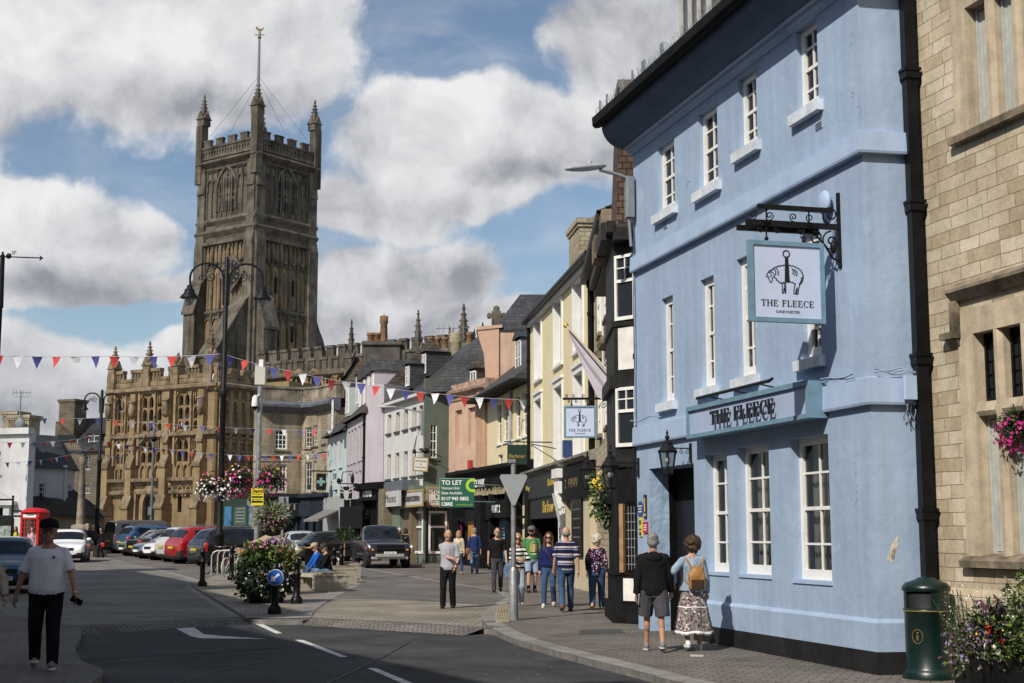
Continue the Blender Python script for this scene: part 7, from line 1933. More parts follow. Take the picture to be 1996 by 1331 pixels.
def blooms(mb,c,r,n,size,q,mi=0,top=-1.0,face=None,droop=0.0):
 c=Vector(c);k_=0
 while k_<n:
  v=Vector((q.gauss(0,1),q.gauss(0,1),q.gauss(0,1))).normalized()
  if v.z<top:continue
  if face and v.dot(face)<-0.2:continue
  k_+=1
  p=c+Vector((v.x*r[0],v.y*r[1],v.z*r[2]))*q.uniform(0.97,1.14)*(1+0.2*noise.noise(v*2.3+c))
  if droop:p.z-=droop*q.random()
  d=(v+Vector((q.uniform(-.5,.5),q.uniform(-.5,.5),q.uniform(-.3,.6)))).normalized();a=d.orthogonal().normalized();b=d.cross(a);k=size*q.uniform(.75,1.2)
  vs=[p]
  for i in range(10):
   w=2*math.pi*i/10;rr_=k*(1.0 if i%2 else 0.72);vs.append(p+(a*math.cos(w)+b*math.sin(w))*rr_+d*k*0.35)
  mb.add(vs,[(0,1+i,1+(i+1)%10) for i in range(10)],mi)
def flowers(parent,lst,seed,droop=0.0):
 q=random.Random(seed)
 for (colr,c,r,n,s_,top) in lst:
  m_=MB();blooms(m_,c,r,n,s_,q,0,top,droop=droop);m_.build(colr+'_flowers',FLM[colr],parent)
def basket(loc,k,label,cols,seed,arm=None,group='hanging flower baskets'):
 t=thing('hanging_basket',label,'hanging basket',loc,0,group);q=random.Random(seed)
 m_=MB();leaves(m_,(0,0,0.05),(k*.92,k*.92,k*.7),650,k*.13,[0,0,1],q,.35,k*.35);leaves(m_,(0,0,.3*k),(k*.6,k*.6,k*.5),160,k*.12,[1,2],q,.4)
 m_.build('foliage',LEAFM,t);MB().lathe([(k*.12,-k*.45),(k*.4,-k*.25),(k*.5,0),(k*.46,.02)],12).build('bowl',BLACKM,t)
 flowers(t,[(c,(0,0,off*k),(k*1.0,k*1.0,k*.72),n,k*.10,top) for (c,n,off,top) in cols],seed+5,k*.5)
 if arm:m_=MB();m_.tube([Vector(a_) for a_ in arm],0.02,6);m_.tube([(0,0,k*.1),(0,0,arm[0][2])],0.008,4);m_.build('basket_arm',IRON,t)
 return t
 # ================= posts and lamps
def streetlamp(px,base_py,top_py,Y,half_px,label):
 p=D(px,base_py,Y);z0=gz(Y);Ht=D(px,top_py,Y).z-z0;sp=half_px/2772*Y;ya=Ht-sp*0.55
 t=thing('street_lamp',label,'street lamp',(p.x,Y,z0),rad(6),'twin arm street lamps')
 m_=MB();m_.lathe([(0.24,0),(0.24,0.1),(0.19,0.2),(0.19,1.35),(0.23,1.4),(0.23,1.5),(0.12,1.7),(0.115,Ht*.55),(0.15,Ht*.555),(0.15,Ht*.575),(0.1,Ht*.58),(0.09,Ht),(0.03,Ht+.1)],14)
 for f_ in (.35,.42,.49):m_.lathe([(0.135,Ht*f_),(0.135,Ht*f_+.06)],12)
 m_.build('post',IRON,t)
 for s in (-1,1):
  a=MB();r_=sp*0.5;path=[(s*.1,0,ya-sp*.62),(s*.12,0,ya-sp*.15)]
  for i in range(13):
   w=math.pi*(1-i/12.0);path.append((s*(.12+r_-.06+(r_-.06)*math.cos(w)),0,ya+r_*.85*math.sin(w)))
  path.append((s*(sp-.02),0,ya-sp*.22));a.tube(path,0.045,7);a.box(min(s*.06,s*.14),max(s*.06,s*.14),-.05,.05,ya-sp*.75,ya-sp*.1)
  scroll(a,(s*sp*.42,0,ya+sp*.05),sp*.17,1.6,1.57,0,0.02,-s);scroll(a,(s*sp*.7,0,ya+sp*.02),sp*.1,1.4,1.57,0,0.018,s)
  ar=a.build('arm',IRON,t);zl=ya-sp*.22;k=sp*.2
  h=MB();h.lathe([(k*1.3,zl-k*1.75),(k*1.28,zl-k*1.6),(k*.75,zl-k*1.0),(k*.68,zl-k*.55),(k*.4,zl-k*.35),(k*.4,zl),(k*.2,zl+k*.1)],16,(s*sp,0,0));h.build('lamp_hood',IRON,ar)
  h=MB();h.ball((s*sp,0,zl-k*1.75),(k*.7,k*.7,k*1.05),12,8);h.build('lamp_globe',glassmat('lamp_globe_glass',(0.25,0.27,0.28),0.15,0.4),ar)
 return t,Ht,p
sl1,Hl,lp1=streetlamp(427,1070,505,57.0,71,'tall black twin armed street lamp with a flower basket among the parked cars')
sl2,Hl2,lp2=streetlamp(187,1075,762,87.0,33,'smaller looking distant twin armed street lamp before the church porch')
for s,lab,cols in ((-1,'white flowered hanging basket on the left of the tall street lamp',[('white',150,-.1,-1),('red',14,.3,.2),('pink',12,.3,.3)]),(1,'white flowered hanging basket on the right of the tall street lamp',[('white',150,-.1,-1),('red',16,.3,.2),('pink',10,.3,.3)])):
 q=D(428+s*20,945,57.0);basket((q.x,57.0,q.z),0.5,lab,cols,31+s,[(0,0,.52),(-s*.1,0,.55),(-s*.42,0,.55)])
def pole(px,top,base,Y,r,label,m=None,name='pole'):
 p=D(px,base,Y);z0=gz(Y);t=thing(name,label,'pole',(p.x,Y,z0));h=D(px,top,Y).z-z0
 m_=MB();m_.tube([(0,0,0),(0,0,h)],r,12);m_.build('post',m or GALV,t);return t,h,p
def zrel(py,Y,px=500):return D(px,py,Y).z-gz(Y)
cpY=47.0;cp_,hcp,cpp=pole(499,715,1090,cpY,0.085,'grey steel camera pole with white cabinet, dome camera and yellow notice',name='camera_pole')
k=cpY/2772
m_=MB();m_.cbox(-10*k,11*k,-.12,.12,zrel(750,cpY),zrel(716,cpY),.02);m_.build('cabinet',mat('cream_cabinet',(0.55,0.54,0.48),0.5,0.05,3),cp_)
m_=MB();m_.cbox(-3*k,6*k,-.06,.06,zrel(716,cpY),zrel(701,cpY),.015);m_.build('aerial_box',WHITE,cp_)
m_=MB();m_.tube([(0,-.1,zrel(770,cpY)),(-8*k,-.14,zrel(776,cpY))],.03,6);m_.lathe([(.02,.3),(.09,.22),(.11,.0),(.11,-.08)],12,(-8*k,-.14,zrel(788,cpY)));m_.build('camera_housing',WHITE,cp_)
m_=MB();m_.ball((-8*k,-.14,zrel(793,cpY)),.1,10,8);m_.build('camera_dome',BLACK,cp_)
m_=MB();m_.box(-11*k,13*k,-.13,-.11,zrel(985,cpY),zrel(952,cpY));yn_=m_.build('notice',mat('notice_yellow',(0.72,0.62,0.02),0.5,0.04,4),cp_)
for (a,b,h_) in ((956,958.5,7),(960,961,9),(963,964,8),(967,970.5,10),(973,974,8),(976,980,10)):MB().box(-h_*k,h_*k+.03,-.134,-.131,zrel(b,cpY),zrel(a,cpY)).build('notice_text',INKK,yn_)
m_=MB();m_.box(-21*k,16*k,.1,.12,zrel(990,cpY),zrel(960,cpY));m_.build('sign_back',GREYM,cp_)
m_=MB();m_.tube([(-1.0,0,zrel(900,cpY)),(1.05,0,zrel(900,cpY))],.018,6)
for s in (-1,1):m_.tube([(s*.1,0,zrel(915,cpY)),(s*.6,0,zrel(900,cpY))],.012,5);scroll(m_,(s*.75,0,zrel(907,cpY)),.1,1.2,1.57,0,.012,s)
m_.build('basket_arm',IRON,cp_)
for px,lab,sd in ((467,'magenta and white hanging basket to the left of the camera pole',51),(528,'magenta hanging basket to the right of the camera pole',52)):
 q=D(px,932,cpY);basket((q.x,cpY,q.z),0.47,lab,[('magenta',95,-.15,-1),('pink',14,.35,.1),('white',22 if px<500 else 9,.15,-.3),('yellow',6,.4,.3),('red',8,.4,.2)],sd)
p_,h_,_=pole(293,815,1060,95,.09,'plain grey pole in front of the church porch with a small notice',mat('dull_grey_pole',(0.2,0.2,0.21),0.6,0.1),name='grey_pole');k=95/2772
m_=MB();m_.ball((0,0,h_-1.4),.2,8,6);m_.tube([(0,0,h_),(0,0,h_+.15)],.05,6);m_.build('pole_band',IRON,p_);MB().box(-6*k,1*k,-.12,-.1,zrel(1004,95),zrel(988,95)).build('notice',GREYM,p_)
p_,h_,_=pole(549,968,1100,53,.06,'grey pole carrying the back of a rectangular road sign behind planters',name='sign_pole');k=53/2772
MB().box(-9*k,10*k,.06,.08,zrel(992,53),zrel(968,53)).build('sign_back',GREYM,p_)
for a,b in ((995,998),(999,1002)):MB().box(-8*k,7*k,-.08,-.06,zrel(b,53),zrel(a,53)).build('sign_plate',WHITE,p_)
p_,h_,_=pole(1001,895,1213,28.5,.052,'galvanised post with the back of a triangular give way sign',name='sign_post');k=28.5/2772
m_=MB();zb_,zt_=zrel(985,28.5,1000),zrel(925,28.5,1000);w_=27*k;c_=.03
m_.exty([(-w_+c_,zt_),(w_-c_,zt_),(w_,zt_-.05),(.03,zb_),(-.03,zb_),(-w_,zt_-.05)],-.1,-.085);m_.box(-w_*.95,w_*.95,-.084,-.05,zt_-.09,zt_-.06);m_.box(-w_*.4,w_*.4,-.084,-.05,zb_+.2,zb_+.23);m_.build('sign_back',mat('sign_back_grey',(0.3,0.32,0.33),0.6,0.06,4),p_)
m_=MB();m_.box(-11*k,4*k,-.07,.07,zrel(902,28.5,1000),zrel(895,28.5,1000));m_.lathe([(.095,0),(.092,.95),(.055,1.03)],14);m_.build('post_sleeve',GALV,p_)
MB().box(.01,.07,.055,.06,zt_-.48,zt_-.42).build('sticker',WHITE,p_)
p_,h_,_=pole(-27,497,1150,42,.07,'dark post with an arrow finial cut by the left edge of the picture',IRON,name='arrow_post');k=42/2772
m_=MB();zz=h_-.03;m_.tube([(-.5,0,zz),(77*k,0,zz-.06)],.02,6);m_.exty([(81*k,zz-.06),(73*k,zz+.03),(75*k,zz-.06),(73*k,zz-.15)],-.015,.015);m_.ball((12*k,0,zz),(.09,.05,.09),8,6);scroll(m_,(22*k,0,zz+.09),.07,1.2,0,0,.012,1);m_.lathe([(.1,h_-1.6),(.07,h_-.2),(.03,h_+.1)],8);m_.build('finial',IRON,p_)
def bollard(px,base,top,Y=None,lab='',k=1.0):
 g=G(px,base);h=D(px,top,g.y).z-g.z
 t=thing('bollard',lab,'bollard',g,0,'black cast iron bollards')
 r=.082
 m_=MB();m_.lathe([(.15,0),(.15,.1),(.12,.16),(r,.2),(r,h*.62),(r+.02,h*.63),(r+.02,h*.66),(r*.9,h*.68),(r*.85,h*.86),(r+.03,h*.87),(r+.03,h*.91),(r*.7,h*.93),(r*.95,h*.97),(.02,h)],14);m_.build('post',BLACK,t);return t,g,h
bollard(394,1143,1068,lab='black bollard nearest the road, left of the bicycles');bollard(451,1131,1062,lab='black bollard standing just left of the big planter by bicycle wheel')
bollard(578,1177,1087,lab='black bollard with rusty top at the right of the big planter');bollard(651,1130,1066,lab='black bollard behind the concrete seats, left one of the pair');bollard(665,1127,1062,lab='black bollard behind the concrete seats, right one of the pair')
t,g,h=bollard(535,1197,1097,lab='black bollard carrying a round blue keep left sign');z=D(537,1125,g.y).z-g.z;r=.17
m_=MB();m_.T=Matrix.Translation((.02,-.11,z))@Matrix.Rotation(math.pi/2,4,'X');m_.lathe([(r,-.015),(r,.015)],32);sg_=m_.build('sign_disc',WHITE,t)
m_=MB();m_.T=Matrix.Translation((.02,-.13,z))@Matrix.Rotation(math.pi/2,4,'X');m_.lathe([(r*.94,-.004),(r*.94,.004)],32);m_.build('sign_face',mat('sign_blue',(0.02,0.10,0.42),0.4,0.03),sg_)
m_=MB();m_.T=Matrix.Translation((.02,0,z))@Matrix.Rotation(rad(-40),4,'Y');m_.exty([(.11,.025),(-.03,.025),(-.03,.075),(-.125,0),(-.03,-.075),(-.03,-.025),(.11,-.025)],-.142,-.136);m_.T=Matrix();
for i,v in enumerate(m_.v):pass
m_.build('arrow',WHITE,sg_)
g=G(517,1175);k=g.y/2772;t=thing('planter','large black planter overflowing with dark foliage, lime leaves and pale flowers','planter',g);q=random.Random(5)
hb=.55;m_=MB();m_.lathe([(.44,0),(.52,hb),(.56,hb),(.56,hb+.06),(.5,hb+.06)],8,smooth=False);m_.build('tub',BLACK,t)
m_=MB();leaves(m_,(0,0,.78),(.72,.72,.55),3000,.08,[0,0,0,1],q,.35,.25);leaves(m_,(-.05,0,1.2),(.55,.55,.26),520,.1,[2,2,1],q,.3);leaves(m_,(.5,-.1,.95),(.3,.3,.4),220,.09,[3,2],q,.3,long=3);m_.build('foliage',LEAFM,t)
flowers(t,[('lilac',(.3,-.1,.6),(.5,.6,.35),70,.038,-1),('white',(-.3,-.1,.5),(.5,.62,.3),46,.03,-1),('white',(.2,-.1,.35),(.5,.6,.2),46,.034,-1),('pink',(-.05,0,1.36),(.4,.4,.16),50,.035,-.2),('purple',(.25,0,1.45),(.3,.3,.14),120,.03,-.2),('red',(.45,-.1,1.05),(.3,.4,.3),12,.03,-.6),('orange',(.5,-.1,1.0),(.3,.3,.4),12,.03,-.6)],9)
pY=40.0;p_=D(531,1080,pY);t=thing('stone_pillar','short buff stone pillar with a shallow pyramid cap behind the big planter','pillar',(p_.x,pY,gz(pY)),rad(4));k=pY/2772
w_=31*k;zt_=zrel(1058,pY);m_=MB();m_.box(-w_,w_,-w_,w_,-.05,zt_);m_.build('shaft',mat('buff_pillar',(0.4,0.33,0.2),0.85,0.12,3,bump=0.006),t);m_=MB();m_.lathe([(w_*1.5,zt_),(w_*1.5,zt_+.05),(w_*.5,zt_+16*k)],4,ph=math.pi/4,smooth=False);m_.build('cap',MATS['buff_pillar'],t)
t=thing('planter','smaller dark pot of feathery grey and pink plants on top of the stone pillar','planter',(p_.x,pY-.05,gz(pY)+zt_+.2));q=random.Random(6)
m_=MB();m_.lathe([(.2,-.05),(.31,.42),(.33,.42),(.33,.46)],12);m_.build('tub',BLACK,t);m_=MB();leaves(m_,(0,0,.55),(.42,.42,.32),700,.05,[3,3,2],q,.2,long=4.5);leaves(m_,(0,0,.42),(.36,.36,.2),260,.06,[4,4,1],q,.4,.15);m_.build('foliage',LEAFM,t);flowers(t,[('pink',(.05,-.05,.42),(.38,.38,.2),60,.025,-.6)],12)
CONC=mat('pale_concrete',(0.42,0.38,0.3),0.85,0.15,3,bump=0.005)
for i,(px,py) in enumerate(((616,1150),(638,1134),(650,1124))):
 g=G(px,py);t=thing('concrete_seat',('front','middle','rear')[i]+' one of the low concrete bench blocks along the island','bench',g,rad(-62),'concrete bench blocks');m_=MB()
 m_.box(-.3,-.18,-.45,.55,-.02,.44);m_.box(.9,1.3,-.45,.55,-.02,.44);m_.box(-.3,1.3,-.45,.55,.4,.5)
 m_.build('bench_block',CONC,t);MB().box(.0,1.2,-.2,.5,.502,.545).build('timber_slats',mat('weathered_slats',(0.2,0.17,0.13),0.8,0.25,8),t);MB().box(.15,.3,-.455,-.45,.2,.35).build('recess_plate',BLACKM,t)
g=G(608,1103);t=thing('litter_bin','round black litter bin behind the seated men','litter bin',g);m_=MB();m_.lathe([(.3,0),(.33,.1),(.33,.75),(.36,.78),(.36,.84),(.3,.9),(.38,.92),(.38,1.0),(.25,1.04)],16);m_.build('drum',BLACK,t);m_=MB();m_.lathe([(.365,.79),(.365,.83)],16);m_.build('gilt_band',GOLD,t)
g=G(1812,1322);t=thing('litter_bin','round dark green litter bin with gold bands in front of the drainpipe','litter bin',(g.x,g.y,g.z),rad(-20));BGRN=mat('bin_green',(0.003,0.017,0.0145),0.35,0.12,4,spec=0.5)
r=.265;h=1.15;m_=MB();m_.lathe([(.31,0),(.31,.07),(.285,.1),(r,.13),(r,.78),(r+.015,.79),(r+.015,.81),(r,.82)],28);m_.build('drum',BGRN,t)
m_=MB()
for a0,a1 in ((rad(-75),rad(40)),(rad(100),rad(215))):
 n=10;vs=[]
 for i in range(n+1):
  w=a0+(a1-a0)*i/n;vs+=[(r*math.cos(w),r*math.sin(w),.82),(r*math.cos(w),r*math.sin(w),1.02)]
 m_.add(vs,[(2*i,2*i+2,2*i+3,2*i+1) for i in range(n)],0,True)
m_.build('hood_side',BGRN,t);m_=MB();m_.lathe([(r,.82),(r-.02,.83),(r-.02,1.02),(.02,1.02)],24);m_.build('bin_liner',VOID,t)
m_=MB();m_.lathe([(r+.005,1.02),(r+.02,1.03),(r+.02,1.07),(r-.02,1.12),(.12,1.16),(.1,1.18),(.03,1.19)],28);m_.build('lid',BGRN,t)
for z in (.795,1.05):m_=MB();m_.lathe([(r+.017,z-.003),(r+.017,z+.003)],28);m_.build('gilt_band',GOLD,t)
m_=MB()
for i in range(20):
 a,b=2*math.pi*i/20,2*math.pi*(i+1)/20
 m_.exty([(.07*math.cos(a),.5+.085*math.sin(a)),(.07*math.cos(b),.5+.085*math.sin(b)),(.062*math.cos(b),.5+.075*math.sin(b)),(.062*math.cos(a),.5+.075*math.sin(a))],-r-.006,-r+.02)
m_.box(-.012,.012,-r-.006,-r+.02,.455,.52);m_.ball((0,-r,.54),.014,8,6);m_.build('emblem',MATS['dull_gilt'],t).rotation_euler=(0,0,rad(-22))
g=G(1935,1345);t=thing('planter','black square planter of tall mixed flowers in front of the stone building','planter',(g.x,g.y,g.z));q=random.Random(8)
m_=MB();m_.cbox(-.33,.55,-.3,.3,0,.36,.03);m_.build('tub',BLACK,t)
m_=MB();leaves(m_,(.05,0,.55),(.5,.42,.3),1500,.045,[0,1,1,2],q,.2,.15);leaves(m_,(-.25,-.1,.45),(.28,.3,.3),420,.035,[4,3,1],q,.2,.1);leaves(m_,(-.02,0,.75),(.16,.2,.18),90,.09,[0,4],q,.4)
def sprig(x,y,h,n,mi,lean=(0,0),sz=.03,sp=.07):
 for i in range(n):
  f=i/n;z=.35+(h-.35)*f;c_=Vector((x+lean[0]*f*f,y+lean[1]*f*f,z));leaves(m_,c_,(sp*(1.1-f),sp*(1.1-f),.04),7,sz,mi,q,.1,long=2.2)
 m_.tube([(x,y,.3),(x+lean[0]*.4,y+lean[1]*.4,.3+(h-.3)*.6),(x+lean[0],y+lean[1],h)],.004,4,1)
for (x,h,ln) in ((.28,1.35,.05),(.2,1.2,.02),(.38,1.15,.06),(.12,1.0,0),(.45,1.28,.08),(.3,1.05,-.05)):sprig(x,q.uniform(-.1,.15),h,26,[1,1,2,3],(ln,0),.035,.1)
for i in range(26):x=q.uniform(-.38,.0);sprig(x,q.uniform(-.2,.2),q.uniform(.75,1.15),8,[3,1],(q.uniform(-.22,.02),q.uniform(-.1,.1)),.014,.03)
m_.build('foliage',LEAFM,t)
flowers(t,[('white',(.25,-.05,.85),(.22,.25,.3),40,.014,-1),('white',(-.28,-.05,.85),(.2,.25,.3),45,.012,-1),('lilac',(-.35,-.1,.5),(.2,.25,.22),26,.028,-1),('lilac',(.35,-.2,.35),(.3,.2,.12),9,.026,-1),('purple',(-.22,-.15,.55),(.16,.2,.14),160,.012,-1),('red',(.0,-.2,.62),(.1,.15,.08),5,.035,-1),('white',(-.05,-.3,.48),(.1,.1,.08),5,.035,-1),('yellow',(.05,-.2,.6),(.3,.25,.15),18,.014,-1)],14)
hb_=D(1985,830,16.2);b_=basket((hb_.x,16.2,hb_.z),0.24,'magenta petunia hanging basket at the right edge on the stone building',[('magenta',170,-.15,-1),('pink',12,.1,-1)],61,[(0,0,.3),(.35,.1,.32),(.62,.18,.3)])
hb_=D(1196,968,29.5);t=thing('window_box','black window box with conifer and yellow flowers on the timber house','window box',hb_,PW.ang);q=random.Random(9)
m_=MB();m_.box(-.35,.35,-.18,.18,-.15,.12);m_.build('trough',BLACK,t);m_=MB();leaves(m_,(-.3,-.1,.1),(.4,.3,.5),420,.07,[1,1,2],q,.3,.25);leaves(m_,(-.2,-.05,-.25),(.28,.22,.45),240,.07,[0,1],q,.3);m_.build('foliage',LEAFM,t)
m_=MB()
for i in range(24):leaves(m_,(.22,0,.15+i*.026),(.17*(1-i/25),.17*(1-i/25),.04),22,.035,[1,2],q,.4,long=2)
m_.build('conifer',LEAFM,t);flowers(t,[('yellow',(-.42,-.1,.32),(.28,.26,.26),34,.036,-.5)],15)
tp=D(672,1045,62);t=thing('topiary_planter','clipped round bush on a stem in a dark pot outside the black shop','topiary',(tp.x,62,gz(62)));q=random.Random(10);zc2=zrel(1040,62)
m_=MB();leaves(m_,(0,0,zc2),(.42,.42,.26),900,.06,[0,1,0],q,.3);m_.build('foliage',LEAFM,t);m_=MB();m_.tube([(0,0,.4),(0,0,zc2)],.03,6);m_.build('stem',WOOD,t);m_=MB();m_.lathe([(.2,0),(.26,.5),(.28,.5)],4,smooth=False);m_.build('tub',BLACKM,t)
ab=D(660,1085,60);t=thing('pavement_board','black pavement board with a pale stag head outside the black shop','pavement board',(ab.x,60,gz(60)),rad(6));m_=MB();m_.box(-.22,.22,-.03,.03,.05,.72);m_.build('board',BLACKM,t);m_=MB()
for s in (-1,1):m_.box(s*.2-.02,s*.2+.02,-.04,.04,0,.75)
m_.box(-.2,.2,-.04,.04,.71,.75);m_.build('board_frame',GREYM,t);m_=MB();m_.exty([(-.13,.58),(-.04,.42),(0,.34),(.04,.42),(.13,.58),(.06,.5),(0,.46),(-.06,.5)],-.036,-.031);m_.build('stag_emblem',WHITE,t)
# ================= bunting
PEN={c:mat('pennant_'+c,v,0.8,0.05,4) for c,v in dict(red=(0.5,0.06,0.05),white=(0.7,0.7,0.72),blue=(0.08,0.09,0.28)).items()}
def bunting(pts,n,size,label,seed,sag=0.0,c0=0,yaw=(-.5,.5)):
 q=random.Random(seed);P=[D(*p) for p in pts]
 t=thing('bunting',label,'bunting',P[0],0,'red white and blue bunting lines')
 path=[]
 for i in range(len(P)-1):
  for j in range(12):
   f=j/12;v=P[i].lerp(P[i+1],f);v.z-=sag*4*f*(1-f);path.append(v-P[0])
 path.append(P[-1]-P[0]);m_=MB();m_.tube(path,.008 if size<.5 else .012,4);m_.build('cord',mat('bunting_cord',(0.5,0.5,0.52),0.7,0),t)
 L_=[0.0]
 for a,b in zip(path,path[1:]):L_.append(L_[-1]+(b-a).length)
 me={}
 for c in PEN:
  w=size*.42;mm=MB();mm.add([(-w,0,0),(w,0,0),(w*.5,size*.06,-size*.5),(0,-size*.05,-size),(-w*.5,size*.03,-size*.5)],[(0,1,2,4),(4,2,3)]);me[c]=mm.mesh('pennant',PEN[c])
 for i in range(n):
  s_=L_[-1]*(i+.5)/n;k=max(j for j in range(len(L_)) if L_[j]<=s_);k=min(k,len(path)-2);f=(s_-L_[k])/max(1e-6,L_[k+1]-L_[k]);v=path[k].lerp(path[k+1],f);d_=path[k+1]-path[k]
  o=bpy.data.objects.new('pennant',me[('blue','red','white')[(i+c0)%3]]);link(o,t);o.location=v;o.rotation_euler=(q.uniform(-.35,.35),0,(math.atan2(d_.y,d_.x) if abs(d_.x)>.01 else 0)+q.uniform(*yaw))
bunting([(-60,690,56),(200,694,56.5),(428,690,57)],13,.5,'bunting line high across the sky from the left to the tall lamp',1,.06)
bunting([(436,690,57),(560,722,57),(700,747,57),(860,768,57),(1036,779,56.5)],21,.46,'long bunting line from the tall lamp across the street to the yellow house',2,.05)
bunting([(-40,812,84),(187,815,87),(330,826,88),(520,836,90),(690,838,88),(828,824,70)],40,.42,'long distant bunting line across the porch and stone houses',3,.05)
bunting([(186,858,87),(330,876,90),(480,888,91),(640,884,89)],26,.38,'lower distant bunting line from the far lamp to the curved stone shops',4,.05)
bunting([(428,706,57),(395,770,66),(350,828,78),(315,845,88),(294,822,95)],34,.3,'swag of bunting hanging from the tall lamp to the grey pole',5,.0,yaw=(-.15,.15))
bunting([(292,835,95),(270,868,94),(230,890,92),(205,885,90),(187,858,87)],22,.28,'small looped swag of bunting between the grey pole and far lamp',6,yaw=(-.2,.2))
bunting([(-20,860,78),(60,862,80),(150,856,84),(187,845,87)],12,.36,'short bunting line over the white cottage roof',7,.04);bunting([(-20,902,78),(60,898,80),(130,888,85),(187,868,87)],14,.34,'lowest bunting line in front of the white building',8,.04)
# ================= houses behind the camera on the left, whose roofs shade the road
BR2=mat('old_cream_render',(0.5,0.45,0.36),0.85,0.1,1,bump=0.006,streak=0.15)
for i,(Lp,Rp,H,m_,lab) in enumerate((((-6.9,4.0),(-13.4,17.0),12.6,BR2,'cream rendered terrace house behind the photographer'),((-13.5,17.2),(-18.4,29.5),15.0,SHADEW,'white rendered terrace house on the near left side'),((-18.5,29.7),(-25.0,44.0),16.0,ASHLAR,'ashlar stone terrace house on the left side'),((-1.5,-7.5),(-6.8,3.8),12.0,ASHLAR,'ashlar stone terrace house furthest behind the photographer'),((11.5,-14),(-2.0,-8.5),12.5,BR2,'cream terrace house closing the street behind the photographer'),((14.5,2.0),(12.5,-14),11.5,ASHLAR,'ashlar house facing the terrace behind the photographer'))):
 w_=Wall(Lp,Rp,z0=0.0);hs_=w_.thing('terrace_house',lab,'town house','terrace opposite the inn');oo=[]
 for r_ in range(3):
  n=int(w_.W//3)
  for c in range(n):x=(c+.5)*w_.W/n-.55;oo.append((x,x+1.1,0.9+3.7*r_,3.1+3.5*r_))
 facade(w_.W,H-1.0,oo,.18,9).build('wall',m_,hs_)
 for o in oo:window(hs_,o,.18,2,4,sill=(DRESSED,.1,.1,.12))
 pent(hs_,w_.W,H-1.0,9,3.2,.3,SLATE);stack(hs_,w_.W-1.5,w_.W,2.0,4.0,H-1,H+3.4,RUBBLE,3)
 # ================= vehicles
TYRE=mat('tyre_rubber',(0.018,0.018,0.018),0.85,0.2,9);RIMM=mat('alloy_rim',(0.45,0.46,0.47),0.3,0.05,9,metal=0.8)
CGL=glassmat('car_glass',(0.01,0.012,0.015),0.03);TAIL=mat('tail_lamp_red',(0.42,0.01,0.012),0.2,0.1,9,coat=0.8);HEADL=mat('head_lamp',(0.6,0.62,0.63),0.12,0.1,12,coat=0.8);TRIM=mat('black_plastic_trim',(0.02,0.02,0.021),0.6,0.2,9)
PLW=mat('plate_white',(0.75,0.75,0.72),0.5,0);PLY=mat('plate_yellow',(0.5,0.36,0.03),0.5,0);AMB=mat('amber_lens',(0.7,0.25,0.02),0.3,0)
def paintm(n,c,metal=0.3):return mat('car_paint_'+n,c,0.28,0.04,1.2,metal=metal,coat=1.0,spec=0.5)
STY=dict(suv=([(-.5,.84,.14,.46,.47),(-.487,.95,.04,.58,.60),(-.462,.985,0,.635,.66),(-.39,1,0,.645,.955),(-.35,1,0,.64,.98),(-.14,1,0,.63,1),(-.10,1,0,.625,1),(.06,1,0,.615,.985),(.085,1,0,.612,.96),(.235,1,0,.60,.63),(.26,1,0,.595,.61),(.38,.985,0,.56,.58),(.45,.94,.02,.50,.525),(.485,.85,.08,.42,.43),(.5,.72,.14,.36,.365)],(3,2),(8,9),((4,5),(6,7)),.76),hatch=([(-.5,.82,.14,.48,.49),(-.487,.93,.04,.58,.60),(-.46,.975,0,.63,.66),(-.35,1,0,.64,.94),(-.31,1,0,.635,.97),(-.13,1,0,.63,1),(-.09,1,0,.625,1),(.04,1,0,.615,.985),(.07,1,0,.61,.955),(.24,1,0,.60,.63),(.27,1,0,.595,.61),(.38,.985,0,.555,.575),(.45,.93,.02,.49,.515),(.485,.84,.08,.41,.42),(.5,.7,.14,.35,.355)],(3,2),(8,9),((4,5),(6,7)),.74),saloon=([(-.5,.82,.14,.52,.53),(-.487,.93,.04,.63,.645),(-.46,.975,0,.655,.675),(-.345,1,0,.65,.68),(-.2,1,0,.64,.95),(-.13,1,0,.635,.985),(-.09,1,0,.63,1),(.03,1,0,.62,.99),(.06,1,0,.615,.96),(.22,1,0,.60,.64),(.25,1,0,.595,.615),(.38,.985,0,.56,.58),(.45,.93,.02,.5,.52),(.485,.84,.08,.42,.43),(.5,.7,.14,.36,.365)],(4,3),(8,9),((4,5),(6,7)),.74),van=([(-.5,.9,.1,.4,.42),(-.496,.97,.03,.5,.52),(-.49,.985,0,.55,.57),(-.475,1,0,.56,.95),(-.45,1,0,.56,.985),(-.12,1,0,.56,1),(-.08,1,0,.56,1),(.18,1,0,.55,.99),(.205,1,0,.55,.97),(.36,1,0,.53,.56),(.375,1,0,.52,.545),(.43,.98,0,.47,.49),(.47,.93,.02,.42,.44),(.49,.85,.08,.35,.36),(.5,.72,.14,.3,.305)],(3,2),(8,9),((4,5),(6,7)),.84),pickup=([(-.5,.93,.16,.58,.59),(-.496,.98,.12,.62,.63),(-.48,1,.05,.63,.635),(-.16,1,0,.625,.63),(-.145,1,0,.625,.66),(-.115,1,0,.62,.97),(-.07,1,0,.62,1),(.01,1,0,.615,.99),(.035,1,0,.61,.965),(.155,1,0,.605,.64),(.17,1,0,.605,.625),(.38,.995,0,.58,.6),(.465,.98,0,.555,.57),(.49,.93,.02,.50,.51),(.5,.84,.07,.43,.435)],(5,4),(8,9),((6,7),),.82))
